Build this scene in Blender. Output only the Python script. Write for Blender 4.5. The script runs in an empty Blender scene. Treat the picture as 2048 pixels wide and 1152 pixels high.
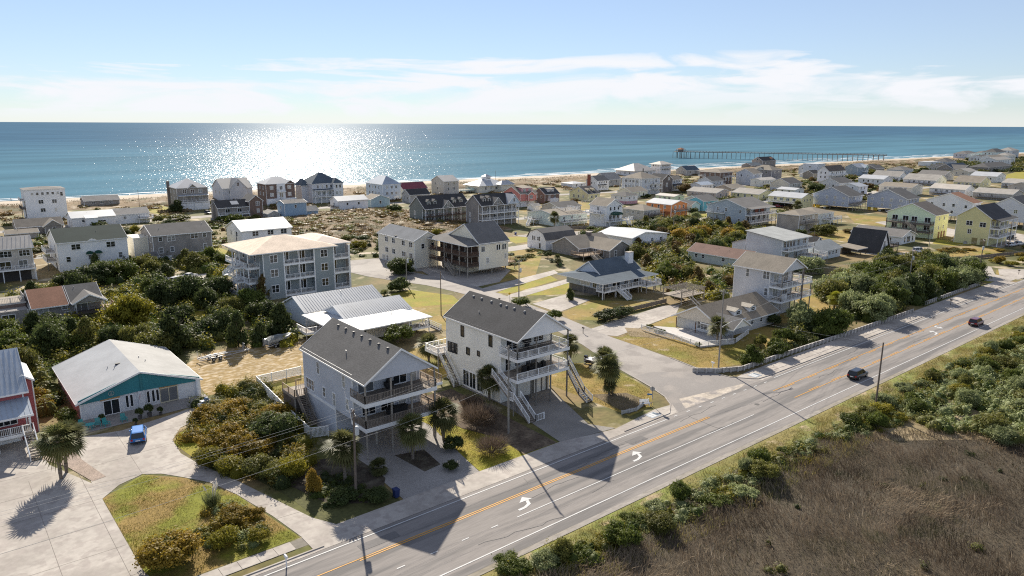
import bpy, math, random
import numpy as np
from mathutils import Matrix, Vector
R = math.radians
scene = bpy.context.scene
COL = scene.collection
# ---------------------------------------------------------------- camera (drone, 42 m above the island)
F_PX, PITCH, ROLL, HEAD, CAM_Z = 1450.0, math.atan(328 / 1450.0), math.atan2(10, 2048), R(39.5), 42.0
cam = bpy.data.cameras.new('camera'); cam_o = bpy.data.objects.new('camera', cam); COL.objects.link(cam_o)
cam.sensor_width = 36.0; cam.lens = 36.0 * F_PX / 2048; cam.clip_start = 1.0; cam.clip_end = 120000.0
_f = Vector((math.sin(HEAD) * math.cos(PITCH), math.cos(HEAD) * math.cos(PITCH), -math.sin(PITCH)))
_r = Vector((math.cos(HEAD), -math.sin(HEAD), 0)); _u = _r.cross(_f)
_rr = _r * math.cos(ROLL) + _u * math.sin(ROLL); _uu = _u * math.cos(ROLL) - _r * math.sin(ROLL)
cam_o.matrix_world = Matrix(((_rr.x, _uu.x, -_f.x, 0), (_rr.y, _uu.y, -_f.y, 0), (_rr.z, _uu.z, -_f.z, CAM_Z), (0, 0, 0, 1)))
scene.camera = cam_o
# ---------------------------------------------------------------- sky, sun, exposure
SUN_EL, SUN_AZ = R(29.0), HEAD - R(15.2)          # azimuth from +Y towards +X
SKY_STRENGTH, SUN_STRENGTH = 0.064, 4.8
scene.view_settings.view_transform = 'Standard'; scene.view_settings.look = 'None'
scene.view_settings.gamma = 1.0; scene.view_settings.use_curve_mapping = False
scene.view_settings.exposure = 0.86
world = bpy.data.worlds.new('World'); scene.world = world; world.use_nodes = True
def build_sky():
    nt = world.node_tree; nt.nodes.clear(); N = nt.nodes.new; Lk = nt.links.new
    out = N('ShaderNodeOutputWorld'); bg = N('ShaderNodeBackground'); bg.inputs[1].default_value = SKY_STRENGTH
    sky = N('ShaderNodeTexSky'); sky.sky_type = 'NISHITA'; sky.sun_disc = False
    sky.sun_elevation = SUN_EL; sky.sun_rotation = SUN_AZ; sky.altitude = 40
    sky.air_density = 1.0; sky.dust_density = 0.0; sky.ozone_density = 3.0
    co = N('ShaderNodeTexCoord'); sep = N('ShaderNodeSeparateXYZ'); Lk(co.outputs['Generated'], sep.inputs[0])
    # thin high cloud: noise stretched along the horizon, thickest low down
    def noise(scale, detail, off, rough=.55):
        mp = N('ShaderNodeMapping'); mp.inputs['Scale'].default_value = scale; mp.inputs['Location'].default_value = off
        Lk(co.outputs['Generated'], mp.inputs[0]); n = N('ShaderNodeTexNoise'); n.inputs['Scale'].default_value = 1
        n.inputs['Detail'].default_value = detail; n.inputs['Roughness'].default_value = rough; n.inputs['Distortion'].default_value = .5
        Lk(mp.outputs[0], n.inputs['Vector']); return n.outputs[0]
    def rng(sock, a, b, c, d, smooth=True):
        m = N('ShaderNodeMapRange'); m.inputs[1].default_value = a; m.inputs[2].default_value = b
        m.inputs[3].default_value = c; m.inputs[4].default_value = d; m.interpolation_type = 'SMOOTHSTEP' if smooth else 'LINEAR'
        Lk(sock, m.inputs[0]); return m.outputs[0]
    def mul(a, b, op='MULTIPLY'):
        m = N('ShaderNodeMath'); m.operation = op
        for i, s in enumerate((a, b)):
            if isinstance(s, (int, float)): m.inputs[i].default_value = s
            else: Lk(s, m.inputs[i])
        return m.outputs[0]
    n1 = noise((2.2, 2.2, 22), 7, (3.1, .4, .2)); n2 = noise((7, 7, 30), 6, (1.3, 2.2, 5.1)); n3 = noise((3.0, 3.0, 13), 6, (7.7, 1.2, 3.4), .5)
    wob = rng(n1, .35, .65, -.022, .022)
    zz = mul(sep.outputs[2], wob, 'ADD')
    band = mul(rng(zz, .058, .080, 1, 0), rng(zz, -.01, .035, .55, 1.0))
    band = mul(band, rng(n2, .34, .56, .25, 1.0))
    wisp = mul(rng(n3, .60, .80, 0, .8), rng(sep.outputs[2], .05, .10, 0, 1))
    haze_fill = mul(rng(sep.outputs[2], .0, .05, .55, .0), rng(sep.outputs[2], 0, .25, .34, .27), 'MAXIMUM')  # horizon haze, plus an even veil over the whole sky added as fill
    cl = mul(mul(band, wisp, 'MAXIMUM'), haze_fill, 'MAXIMUM')
    tint = N('ShaderNodeMix'); tint.data_type = 'RGBA'; tint.blend_type = 'MULTIPLY'; tint.inputs[0].default_value = 1
    Lk(sky.outputs[0], tint.inputs['A']); tint.inputs['B'].default_value = (.62, .73, .90, 1)
    mx = N('ShaderNodeMix'); mx.data_type = 'RGBA'; Lk(cl, mx.inputs['Factor']); Lk(tint.outputs['Result'], mx.inputs['A'])
    mx.inputs['B'].default_value = (8.0, 8.15, 8.5, 1)
    Lk(mx.outputs['Result'], bg.inputs[0]); Lk(bg.outputs[0], out.inputs[0])
build_sky()
sun = bpy.data.lights.new('sun', 'SUN'); sun.energy = SUN_STRENGTH; sun.angle = R(0.53); sun.color = (1.0, .92, .79)
sun_o = bpy.data.objects.new('sun', sun); COL.objects.link(sun_o)
SUN_DIR = Vector((math.sin(SUN_AZ) * math.cos(SUN_EL), math.cos(SUN_AZ) * math.cos(SUN_EL), math.sin(SUN_EL)))
sun_o.rotation_euler = SUN_DIR.to_track_quat('Z', 'Y').to_euler(); sun_o.location = (0, 0, 200)
try:
    scene.cycles.max_bounces = 5; scene.cycles.diffuse_bounces = 3
    scene.cycles.glossy_bounces = 2; scene.cycles.transmission_bounces = 3; scene.cycles.transparent_max_bounces = 6
    scene.cycles.sample_clamp_indirect = .6; scene.cycles.filter_width = 1.15; scene.cycles.use_denoising = False; scene.cycles.use_adaptive_sampling = False
except Exception: pass

# ---------------------------------------------------------------- mesh and object helpers
class MB:
    """collects boxes, prisms and tubes; build() links them as one mesh object"""
    def __init__(s): s.v = []; s.f = []
    def add(s, vs, fs):
        n = len(s.v); s.v += [tuple(p) for p in vs]; s.f += [tuple(n + i for i in f) for f in fs]; return s
    def box(s, x0, y0, z0, x1, y1, z1):
        return s.add([(x0,y0,z0),(x1,y0,z0),(x1,y1,z0),(x0,y1,z0),(x0,y0,z1),(x1,y0,z1),(x1,y1,z1),(x0,y1,z1)],
                     [(0,3,2,1),(4,5,6,7),(0,1,5,4),(1,2,6,5),(2,3,7,6),(3,0,4,7)])
    def prism(s, pts, a, b, axis='y'):
        """polygon pts (p,q) extruded along axis from a to b"""
        mp = {'y': lambda p, t: (p[0], t, p[1]), 'x': lambda p, t: (t, p[0], p[1]), 'z': lambda p, t: (p[0], p[1], t)}[axis]
        n = len(pts); vs = [mp(p, a) for p in pts] + [mp(p, b) for p in pts]
        return s.add(vs, [tuple(range(n)), tuple(range(2*n-1, n-1, -1))] + [(i, n+i, n+(i+1) % n, (i+1) % n) for i in range(n)])
    def tube(s, p0, p1, r0, r1=None, n=6, cap=True):
        r1 = r0 if r1 is None else r1
        p0, p1 = Vector(p0), Vector(p1); d = (p1 - p0).normalized()
        a = d.orthogonal().normalized(); b = d.cross(a)
        vs = [p0 + (a*math.cos(2*math.pi*i/n) + b*math.sin(2*math.pi*i/n))*r0 for i in range(n)] + \
             [p1 + (a*math.cos(2*math.pi*i/n) + b*math.sin(2*math.pi*i/n))*r1 for i in range(n)]
        fs = [(i, (i+1) % n, n+(i+1) % n, n+i) for i in range(n)]
        if cap: fs += [tuple(range(n-1, -1, -1)), tuple(range(n, 2*n))]
        return s.add(vs, fs)
    def bar(s, p0, p1, w, h=None):
        """square bar between two points"""
        h = w if h is None else h
        p0, p1 = Vector(p0), Vector(p1); d = (p1 - p0).normalized()
        a = d.cross(Vector((0, 0, 1)))
        a = a.normalized() if a.length > 1e-4 else Vector((1, 0, 0)); b = a.cross(d)
        vs = [p + a*(sx*w/2) + b*(sy*h/2) for p in (p0, p1) for sx, sy in ((-1,-1),(1,-1),(1,1),(-1,1))]
        return s.add(vs, [(0,1,2,3),(7,6,5,4),(0,4,5,1),(1,5,6,2),(2,6,7,3),(3,7,4,0)])
    def sphere(s, c, r, seg=10, rings=6, sc=(1,1,1)):
        vs = []; fs = []
        for i in range(rings+1):
            t = math.pi*i/rings
            for j in range(seg):
                p = 2*math.pi*j/seg
                vs.append((c[0]+r*sc[0]*math.sin(t)*math.cos(p), c[1]+r*sc[1]*math.sin(t)*math.sin(p), c[2]+r*sc[2]*math.cos(t)))
        for i in range(rings):
            for j in range(seg):
                a, b = i*seg+j, i*seg+(j+1) % seg
                fs.append((a, a+seg, b+seg, b))
        return s.add(vs, fs)
    def loft(s, rings, cap=True):
        n = len(rings[0]); vs = [p for r in rings for p in r]; fs = []
        for k in range(len(rings)-1):
            for i in range(n): fs.append((k*n+i, k*n+(i+1) % n, (k+1)*n+(i+1) % n, (k+1)*n+i))
        if cap: fs += [tuple(range(n-1, -1, -1)), tuple((len(rings)-1)*n+i for i in range(n))]
        return s.add(vs, fs)
    def mesh(s, name, mat, smooth=False):
        me = bpy.data.meshes.new(name); me.from_pydata(s.v, [], s.f)
        if mat: me.materials.append(mat)
        if smooth: me.polygons.foreach_set('use_smooth', [True]*len(me.polygons))
        return me
    def build(s, name, mat, parent=None, loc=(0,0,0), rz=0, smooth=False):
        return link(name, s.mesh(name, mat, smooth), parent, loc, rz)
def link(name, me, parent=None, loc=(0,0,0), rz=0):
    o = bpy.data.objects.new(name, me); COL.objects.link(o); o.location = loc
    if rz: o.rotation_euler = (0, 0, rz)
    if parent: o.parent = parent
    return o
def empty(name, loc=(0,0,0), rz=0):
    o = bpy.data.objects.new(name, None); COL.objects.link(o); o.location = loc; o.rotation_euler = (0,0,rz); o.empty_display_size = .5
    return o
def tag(o, label=None, cat=None, group=None, kind=None):
    if label: o['label'] = label
    if cat: o['category'] = cat
    if group: o['group'] = group
    if kind: o['kind'] = kind
    return o
def copy_tree(o, parent=None):
    c = o.copy(); COL.objects.link(c)
    if parent: c.parent = parent
    for ch in o.children: copy_tree(ch, c)
    return c
def np_mesh(name, verts, faces, mat, attr=None):
    """big meshes from arrays; faces (n,k); attr = per-face float stored as 'tint'"""
    me = bpy.data.meshes.new(name); nv, nf, k = len(verts), len(faces), faces.shape[1]
    me.vertices.add(nv); me.vertices.foreach_set('co', verts.astype(np.float32).ravel())
    me.loops.add(nf*k); me.loops.foreach_set('vertex_index', faces.astype(np.int32).ravel())
    me.polygons.add(nf); me.polygons.foreach_set('loop_start', np.arange(0, nf*k, k, dtype=np.int32))
    me.update(calc_edges=True)
    if attr is not None:
        a = me.attributes.new('tint', 'FLOAT', 'FACE'); a.data.foreach_set('value', attr.astype(np.float32))
    me.materials.append(mat); return me

# ---------------------------------------------------------------- materials
_M = {}
def mat(key, col, rough=.8, var=.12, scale=2.0, var2=.12, scale2=.12, spec=.3, metal=0., bump=0., col2=None, mix2=(.45,.6), scale_m=.2,
        col3=None, mix3=(.5,.62), scale_m3=.5, stretch=(1,1,1), lines=None, coat=0., tint=None, trans=0., detail=4):
    k = (key, tuple(col) if col else None)
    if k in _M: return _M[k]
    m = bpy.data.materials.new(key); m.use_nodes = True; nt = m.node_tree; N = nt.nodes.new; Lk = nt.links.new
    b = nt.nodes['Principled BSDF']; b.inputs['Roughness'].default_value = rough; b.inputs['Metallic'].default_value = metal
    b.inputs['Specular IOR Level'].default_value = spec; b.inputs['Coat Weight'].default_value = coat
    geo = N('ShaderNodeNewGeometry'); mp = N('ShaderNodeMapping'); mp.inputs['Scale'].default_value = stretch
    Lk(geo.outputs['Position'], mp.inputs[0]); pos = mp.outputs[0]
    def noise(sc, det=detail):
        n = N('ShaderNodeTexNoise'); n.inputs['Scale'].default_value = sc; n.inputs['Detail'].default_value = det
        Lk(pos, n.inputs['Vector']); return n.outputs[0]
    def rng(s, a, b_, c, d, clamp=True):
        r = N('ShaderNodeMapRange'); r.clamp = clamp
        for i, x in zip((1,2,3,4), (a, b_, c, d)): r.inputs[i].default_value = x
        Lk(s, r.inputs[0]); return r.outputs[0]
    def mixc(f, A, B, mode='MIX'):
        x = N('ShaderNodeMix'); x.data_type = 'RGBA'; x.blend_type = mode
        if isinstance(f, (int, float)): x.inputs[0].default_value = f
        else: Lk(f, x.inputs[0])
        for nm, c in (('A', A), ('B', B)):
            if isinstance(c, (tuple, list)): x.inputs[nm].default_value = (*c[:3], 1)
            else: Lk(c, x.inputs[nm])
        return x.outputs['Result']
    cur = tuple(col)
    if col2: cur = mixc(rng(noise(scale_m, 5), mix2[0], mix2[1], 0, 1), cur, col2)
    if col3: cur = mixc(rng(noise(scale_m3, 5), mix3[0], mix3[1], 0, 1), cur, col3)
    n1 = noise(scale)
    def vm(f, amt):
        v = rng(f, .3, .7, 1-amt, 1+amt); c = N('ShaderNodeCombineColor')
        for i in range(3): Lk(v, c.inputs[i])
        return c.outputs[0]
    if var: cur = mixc(1.0, cur, vm(n1, var), 'MULTIPLY')
    if var2: cur = mixc(1.0, cur, vm(noise(scale2, 3), var2), 'MULTIPLY')
    if lines:      # fine horizontal board or course lines, spacing in metres
        sp = N('ShaderNodeSeparateXYZ'); Lk(geo.outputs['Position'], sp.inputs[0])
        q = N('ShaderNodeMath'); q.operation = 'DIVIDE'; Lk(sp.outputs[{'x':0,'y':1,'z':2}[lines[2] if len(lines) > 2 else 'z']], q.inputs[0]); q.inputs[1].default_value = lines[0]
        fr = N('ShaderNodeMath'); fr.operation = 'FRACT'; Lk(q.outputs[0], fr.inputs[0])
        cur = mixc(rng(fr.outputs[0], .0, .3, lines[1], 0), cur, (0, 0, 0))
    if tint:       # per-leaf and per-plant variety stored on the mesh
        at = N('ShaderNodeAttribute'); at.attribute_name = 'tint'; oi = N('ShaderNodeObjectInfo')
        cur = mixc(at.outputs['Fac'], cur, tint)
        r = rng(oi.outputs['Random'], 0, 1, .8, 1.25); c = N('ShaderNodeCombineColor')
        for i in range(3): Lk(r, c.inputs[i])
        cur = mixc(1.0, cur, c.outputs[0], 'MULTIPLY')
    if isinstance(cur, tuple): b.inputs['Base Color'].default_value = (*cur, 1)
    else: Lk(cur, b.inputs['Base Color'])
    if bump:
        bp = N('ShaderNodeBump'); bp.inputs['Strength'].default_value = 1; bp.inputs['Distance'].default_value = bump
        Lk(n1, bp.inputs['Height']); Lk(bp.outputs[0], b.inputs['Normal'])
    if trans:      # thin leaves let some light through
        tr = N('ShaderNodeBsdfTranslucent'); mx = N('ShaderNodeMixShader'); mx.inputs[0].default_value = trans
        out = [n for n in nt.nodes if n.type == 'OUTPUT_MATERIAL'][0]
        if isinstance(cur, tuple): tr.inputs[0].default_value = (*cur, 1)
        else: Lk(cur, tr.inputs[0])
        Lk(b.outputs[0], mx.inputs[1]); Lk(tr.outputs[0], mx.inputs[2]); Lk(mx.outputs[0], out.inputs[0])
    _M[k] = m; return m
def siding(c): return mat('siding', tuple(min(.86, x*(1.60 if max(c) < .5 else 1.25)) for x in c), .65, .05, 3, .07, .25, lines=(.2, .10))
def shake(c): return mat('shake', tuple(min(.8, x*1.5) for x in c), .9, .28, 5, .14, .3, lines=(.2, .3), stretch=(1.6,1.6,1))
def shingle(c): return mat('roof_shingle', c, .95, .22, 4.5, .12, .35, bump=.01, lines=(.16, .16), spec=.2)
def metal(c): return mat('roof_metal', tuple(x*.82 for x in c), .55, .05, 2, .10, .3, spec=.3)
def paint(c, r=.5): return mat('paint', c, r, .04, 2, .05, .3, spec=.4)
WHITE = mat('white_trim', (.86,.86,.85), .5, .04, 3, .05, .4)
DECKWOOD = mat('grey_deck_wood', (.27,.23,.19), .85, .2, 5, .15, .6, stretch=(1,1,1))
WARMWOOD = mat('treated_wood', (.36,.26,.17), .8, .2, 5, .15, .6)
POSTWOOD = mat('post_wood', (.33,.30,.26), .85, .2, 5, .12, .5)
DARKWOOD = mat('dark_wood', (.11,.09,.075), .85, .2, 5, .15, .5)
GLASS = mat('window_glass', (.018,.022,.026), .06, 0, 1, 0, spec=.6)
GLASS2 = mat('window_glass_blind', (.16,.165,.17), .12, .1, 6, 0, spec=.6)
GLASS3 = mat('window_glass_pale', (.42,.42,.40), .15, .1, 6, 0, spec=.6)
BRICK = mat('brick', (.30,.10,.07), .9, .25, 8, .1, .5)
CONC = mat('concrete', (.43,.39,.345), .9, .10, 1.6, .13, .11, bump=.004, col2=(.33,.295,.26), mix2=(.48,.62), scale_m=.16, col3=(.36,.32,.285), mix3=(.50,.58), scale_m3=.7)
RUBBER = mat('rubber', (.02,.02,.02), .8, .1, 5, 0)
STEEL = mat('galvanised_steel', (.42,.43,.44), .45, .1, 5, .1, 1, metal=.5)

# ================================================================= the ground, the water, the roads
def hsh(x, y, s=0.0):
    return np.sin(x*1.0+s)*np.cos(y*1.13+s*1.7)
def fbm(x, y, sc, seed=0):
    v = 0; a = 1; t = 0
    for k in range(5):
        f = sc*(1.93**k); ang = .7*k+seed
        xx = (x*math.cos(ang)-y*math.sin(ang))*f; yy = (x*math.sin(ang)+y*math.cos(ang))*f
        v = v+a*np.sin(xx+1.7*np.sin(yy*.7+seed))*np.cos(yy+1.3*np.sin(xx*.6+2*seed)); t += a; a *= .55
    return v/t
def shore(X): return 490-.055*X
SHEETS = 0
def sheet(name, pts, z, m, parent=None, kind='structure', thick=0):
    global SHEETS; SHEETS += 1; z = z+.0003*SHEETS
    b = MB(); n = len(pts)
    if thick: b.prism(pts, z-thick, z, 'z')
    else: b.add([(x, y, z) for x, y in pts], [tuple(range(n))])
    o = b.build(name, m, parent)
    if kind and not parent: o['kind'] = kind
    return o
SAND = mat('sand', (.44,.365,.28), .95, .10, 1.2, .12, .05, bump=.01)
GROUND = mat('coastal_ground', (.215,.155,.068), .95, .22, 1.3, .18, .05, bump=.03, col2=(.095,.095,.025), mix2=(.40,.54), scale_m=.06,
             col3=(.44,.36,.24), mix3=(.55,.66), scale_m3=.12)
LAWN = mat('green_lawn', (.235,.225,.016), .95, .20, 2.2, .15, .18, bump=.03, col2=(.28,.215,.03), mix2=(.42,.62), scale_m=.22)
DRY = mat('dry_lawn', (.275,.19,.05), .95, .20, 2.0, .14, .15, bump=.03, col2=(.19,.17,.022), mix2=(.46,.62), scale_m=.13,
          col3=(.37,.29,.17), mix3=(.60,.70), scale_m3=.35)
SANDYLOT = mat('sandy_lot', (.28,.19,.07), .95, .2, 2.0, .12, .2, bump=.03, col2=(.50,.41,.29), mix2=(.47,.68), scale_m=.8, stretch=(1,1.5,1))
MULCH = mat('mulch_bed', (.055,.042,.030), .95, .3, 5, .2, .6, bump=.05, col2=(.10,.085,.06), scale_m=.8)
ASPH = mat('asphalt', (.255,.232,.215), .9, .14, 7, .08, .06, bump=.004, col2=(.165,.154,.147), mix2=(.47,.58), scale_m=.35, stretch=(.10,1.6,1))
OLDASPH = mat('worn_asphalt', (.33,.30,.272), .92, .12, 6, .10, .09, bump=.004, col2=(.26,.235,.215), mix2=(.48,.60), scale_m=.25)
DUNE = mat('dune_scrub', (.20,.135,.07), .95, .25, .9, .15, .07, bump=.05, col2=(.42,.35,.26), mix2=(.56,.64), scale_m=.16,
           col3=(.115,.10,.045), mix3=(.52,.62), scale_m3=.10)
MARSH = mat('marsh_soil', (.075,.06,.04), .95, .25, 2.5, .2, .2, bump=.05)
YEL = mat('yellow_paint', (.62,.31,.045), .7, .10, 6, .08, 1)
WPAINT = mat('white_road_paint', (.56,.555,.54), .7, .10, 6, .08, 1)

g = MB(); xs = np.concatenate([np.linspace(-700, 1500, 23), np.linspace(1700, 9000, 12)])
for i in range(len(xs)-1):
    a, b = float(xs[i]), float(xs[i+1])
    g.add([(a,-700,0),(b,-700,0),(b,shore(b)-30,0),(a,shore(a)-30,0)], [(0,1,2,3)])
tag(g.build('ground', GROUND), kind='structure')
# ocean: principled water, fine ripples carry the sun glitter
def water():
    m = bpy.data.materials.new('sea_water'); m.use_nodes = True; nt = m.node_tree; N = nt.nodes.new; Lk = nt.links.new
    b = nt.nodes['Principled BSDF']
    geo = N('ShaderNodeNewGeometry')
    def noise(sc, st, det):
        mp = N('ShaderNodeMapping'); mp.inputs['Scale'].default_value = st; Lk(geo.outputs['Position'], mp.inputs[0])
        n = N('ShaderNodeTexNoise'); n.inputs['Scale'].default_value = sc; n.inputs['Detail'].default_value = det; Lk(mp.outputs[0], n.inputs['Vector']); return n.outputs[0]
    def bump(h, d, prev=None):
        p = N('ShaderNodeBump'); p.inputs['Strength'].default_value = 1; p.inputs['Distance'].default_value = d; Lk(h, p.inputs['Height'])
        if prev: Lk(prev, p.inputs['Normal'])
        return p.outputs[0]
    n1 = bump(noise(.05, (.35,1,1), 3), 1.0); n2 = bump(noise(.28, (.6,1,1), 3), 1.05, n1); n3 = bump(noise(1.1, (.8,1,1), 2), .20, n2)
    # depth colour: turquoise over the bar, bluer offshore, slow streaks along the coast
    sp = N('ShaderNodeSeparateXYZ'); Lk(geo.outputs['Position'], sp.inputs[0])
    a = N('ShaderNodeMath'); a.operation = 'MULTIPLY_ADD'; Lk(sp.outputs[0], a.inputs[0]); a.inputs[1].default_value = .055; Lk(sp.outputs[1], a.inputs[2])
    r = N('ShaderNodeMapRange'); r.inputs[1].default_value = 490; r.inputs[2].default_value = 2300; r.interpolation_type = 'SMOOTHSTEP'; Lk(a.outputs[0], r.inputs[0])
    mx = N('ShaderNodeMix'); mx.data_type = 'RGBA'; Lk(r.outputs[0], mx.inputs[0])
    mx.inputs['A'].default_value = (.085,.185,.245,1); mx.inputs['B'].default_value = (.055,.125,.195,1)
    st = noise(.012, (.18,1,1), 4); r2 = N('ShaderNodeMapRange'); r2.inputs[1].default_value = .35; r2.inputs[2].default_value = .65; r2.inputs[3].default_value = .82; r2.inputs[4].default_value = 1.18; Lk(st, r2.inputs[0])
    cc = N('ShaderNodeCombineColor'); [Lk(r2.outputs[0], cc.inputs[i]) for i in range(3)]
    m2 = N('ShaderNodeMix'); m2.data_type = 'RGBA'; m2.blend_type = 'MULTIPLY'; m2.inputs[0].default_value = 1; Lk(mx.outputs['Result'], m2.inputs['A']); Lk(cc.outputs[0], m2.inputs['B'])
    # a wind-roughened sea mirrors only part of the sky: body colour plus a rough reflecting share
    df = N('ShaderNodeBsdfDiffuse'); Lk(m2.outputs['Result'], df.inputs[0]); gl = N('ShaderNodeBsdfGlossy'); gl.inputs['Roughness'].default_value = .19; Lk(n3, gl.inputs['Normal'])
    ms = N('ShaderNodeMixShader'); ms.inputs[0].default_value = .085; Lk(df.outputs[0], ms.inputs[1]); Lk(gl.outputs[0], ms.inputs[2])
    Lk(ms.outputs[0], nt.nodes['Material Output'].inputs[0]); nt.nodes.remove(b); return m
SEA_Z = -1.0
o = MB(); ys = [300, 700, 1500, 4000, 12000, 90000]
xx = [-60000, -6000, -500, 2500, 9000, 90000]
for i in range(5):
    for j in range(5):
        o.add([(xx[i],ys[j],SEA_Z),(xx[i+1],ys[j],SEA_Z),(xx[i+1],ys[j+1],SEA_Z),(xx[i],ys[j+1],SEA_Z)], [(0,1,2,3)])
tag(o.build('ocean', water()), kind='structure')
# beach slope and foredunes
def grid(name, X, Yf, Zf, m, kind='structure', smooth=True):
    nx, ny = len(X), Yf.shape[1]
    V = np.stack([np.repeat(X[:, None], ny, 1), Yf, Zf], -1).reshape(-1, 3)
    i, j = np.meshgrid(np.arange(nx-1), np.arange(ny-1), indexing='ij'); a = (i*ny+j).ravel()
    Fc = np.stack([a, a+ny, a+ny+1, a+1], 1)
    me = np_mesh(name, V, Fc, m)
    if smooth: me.polygons.foreach_set('use_smooth', [True]*len(me.polygons))
    return tag(link(name, me), kind=kind)
X = np.linspace(-500, 2600, 312); t = np.linspace(-46, 9, 12)
Yf = shore(X)[:, None]+t[None, :]; Z = np.interp(Yf-shore(X)[:, None], [-46,-30,-6,0,9], [.9,.75,-.55,-1.0,-1.6])
Z = Z+.10*fbm(X[:, None]+0*Yf, Yf, .12, 2)
grid('beach', X, Yf, Z, SAND)
X = np.linspace(-300, 1600, 480); t = np.linspace(-80, -38, 22)
Yf = shore(X)[:, None]+t[None, :]; u = (t+80)/42
env = (np.sin(math.pi*np.clip(u, 0, 1))**.6)[None, :]
Z = -.15+env*(1.7+1.5*fbm(X[:, None]+0*Yf, Yf, .075, 1)+.55*fbm(X[:, None]+0*Yf, Yf, .25, 3))
grid('dune_ridge', X, Yf, Z, DUNE)
def dune_z(x, y):
    ex = max(0, 1-((x-148)/44)**2)*max(0, 1-((y-278)/56)**2)
    return -.1+ex*(2.6+1.8*float(fbm(np.float64(x), np.float64(y), .11, 5))+.6*float(fbm(np.float64(x), np.float64(y), .4, 8)))
X = np.linspace(104, 192, 70); Yv = np.linspace(222, 334, 80)
YY = np.repeat(Yv[None, :], 70, 0); ZZ = np.array([[dune_z(x, y) for y in Yv] for x in X])
grid('dune_hill', X, YY, ZZ, DUNE)
# surf lines
FOAM = mat('foam', (.80,.82,.83), .7, .1, 1, .1, .1)
rs = random.Random(4)
for k, (off, wd, x0, x1) in enumerate(((3, 4.6, -200, 1500), (13, 2.6, -60, 620), (21, 4.2, 420, 1500), (36, 4.4, 520, 1300), (56, 2.6, 600, 1100))):
    b = MB(); prev = None; x = x0
    while x < x1:
        w = wd*(.25+.9*abs(math.sin(x*.031+k))*abs(math.sin(x*.083+2*k)))+.15; y = shore(x)+off+1.8*math.sin(x*.045+k)+.8*math.sin(x*.17)
        if prev: b.add([(prev[0],prev[1],SEA_Z+.06),(x,y,SEA_Z+.06),(x,y+w,SEA_Z+.06),(prev[0],prev[1]+prev[2],SEA_Z+.06)], [(0,1,2,3)])
        prev = (x, y, w); x += 6 if x < 600 else 9
    tag(b.build('surf', FOAM), label='thin white line of surf breaking along the beach', kind='stuff')

# ---- lawns, lots and beds (sheets a few millimetres apart)
def lawn(pts, m=LAWN, z=.010, name='lawn'): return sheet(name, pts, z, m)
sheet('verge', [(20,45.5),(260,45.5),(260,50.6),(20,50.6)], .006, mat('verge_grass', (.24,.20,.07), .95, .25, 2.2, .15, .25, bump=.03, col2=(.19,.21,.05), mix2=(.45,.6), scale_m=.2, col3=(.40,.31,.19), mix3=(.58,.68), scale_m3=.4, stretch=(.6,1,1)))
lawn([(12.2,69),(12,88),(17.0,91.4),(20.8,87.2),(24.2,79.2),(26.2,66.2),(20,66.2),(14,66.2),(8,66.2),(9,69)], mat('islandlawn', (.245,.165,.048), .95, .22, 2.4, .15, .2, bump=.03, col2=(.18,.185,.016), mix2=(.46,.58), scale_m=.16))
lawn([(22.4,98.5),(24,101.5),(27,103),(27,92),(23.4,90.5)])
lawn([(29.5,66.1),(38.2,66.1),(38.8,76),(33,84),(27,92),(26,87),(28.5,76)], mat('painted_shade_lawn', (.085,.085,.028), .95, .25, 2.4, .15, .3, bump=.03))  # lawn colour darkened to stand for the grey house's shade
lawn([(49.6,66.1),(62.8,66.1),(62.8,90),(52.6,90)], LAWN)
lawn([(40.5,97),(46.8,97),(46.8,113.2),(39.6,113.2)], DRY)
lawn([(31.4,113.5),(60,113),(58,133),(38,137),(33,131)], SANDYLOT)
lawn([(58,97),(64,97),(90,101),(100,131),(99,150),(88,158),(78,156),(82,136),(82,118),(62,112)], DRY)
lawn([(86,142),(98,138),(101,146),(96,158),(86,156)], LAWN, .016)
lawn([(77.2,66.2),(83,66.6),(88,71),(90.5,79),(91.4,86),(84,92),(77,90)], DRY)
lawn([(105.4,96),(107,94.6),(128.8,99.0),(131,92),(138,78),(133,70),(116,68.2),(103.2,72),(104.6,81)], DRY)
lawn([(131,92),(142,80),(165,70),(200,68.5),(200,90),(165,90),(156,82)], DRY, .008)
lawn([(108.2,111),(112.4,106.6),(135,107.4),(134,112),(124.5,120.8),(111,116.5)], DRY)
lawn([(111.8,141.3),(113.4,138.4),(134.4,143.1),(138.6,153.2)], LAWN)
lawn([(112,136),(124,129.4),(138,139.6),(135,142),(114,137.3)], LAWN, .014)
lawn([(225,66.6),(236,63.6),(238,73),(226,76)], LAWN); lawn([(238.5,63.6),(251,64.2),(248.5,72.5),(240,70)], DRY)
lawn([(256,90),(292,80),(297,88),(262,99)], DRY); lawn([(236,92),(250,92),(262,103),(250,109),(240,103)], SANDYLOT)
lawn([(262,118),(296,130),(292,147),(270,146)], DRY); lawn([(286,105),(298,108),(298,92),(286,98)], LAWN)
lawn([(225,150),(262,150),(262,172),(240,172)], DRY); lawn([(262,204),(300,198),(306,210),(276,214)], LAWN)
lawn([(224,240),(262,240),(300,282),(262,292),(232,276)], DRY); lawn([(28,214),(52,214),(54,238),(28,237)], LAWN)
lawn([(48,237),(53.6,237),(53.6,262),(48,262)], LAWN); lawn([(72,237),(79,237),(79,262),(72,262)], LAWN)
lawn([(88,362),(99,362),(98,420),(80,420)], LAWN); lawn([(165,198),(184,200),(186,210),(170,212)], LAWN, .014)
lawn([(114,150),(134,152),(166,184),(150,190),(120,176)], DRY, .006); lawn([(430,200),(470,210),(480,260),(440,250)], DRY)
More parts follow.
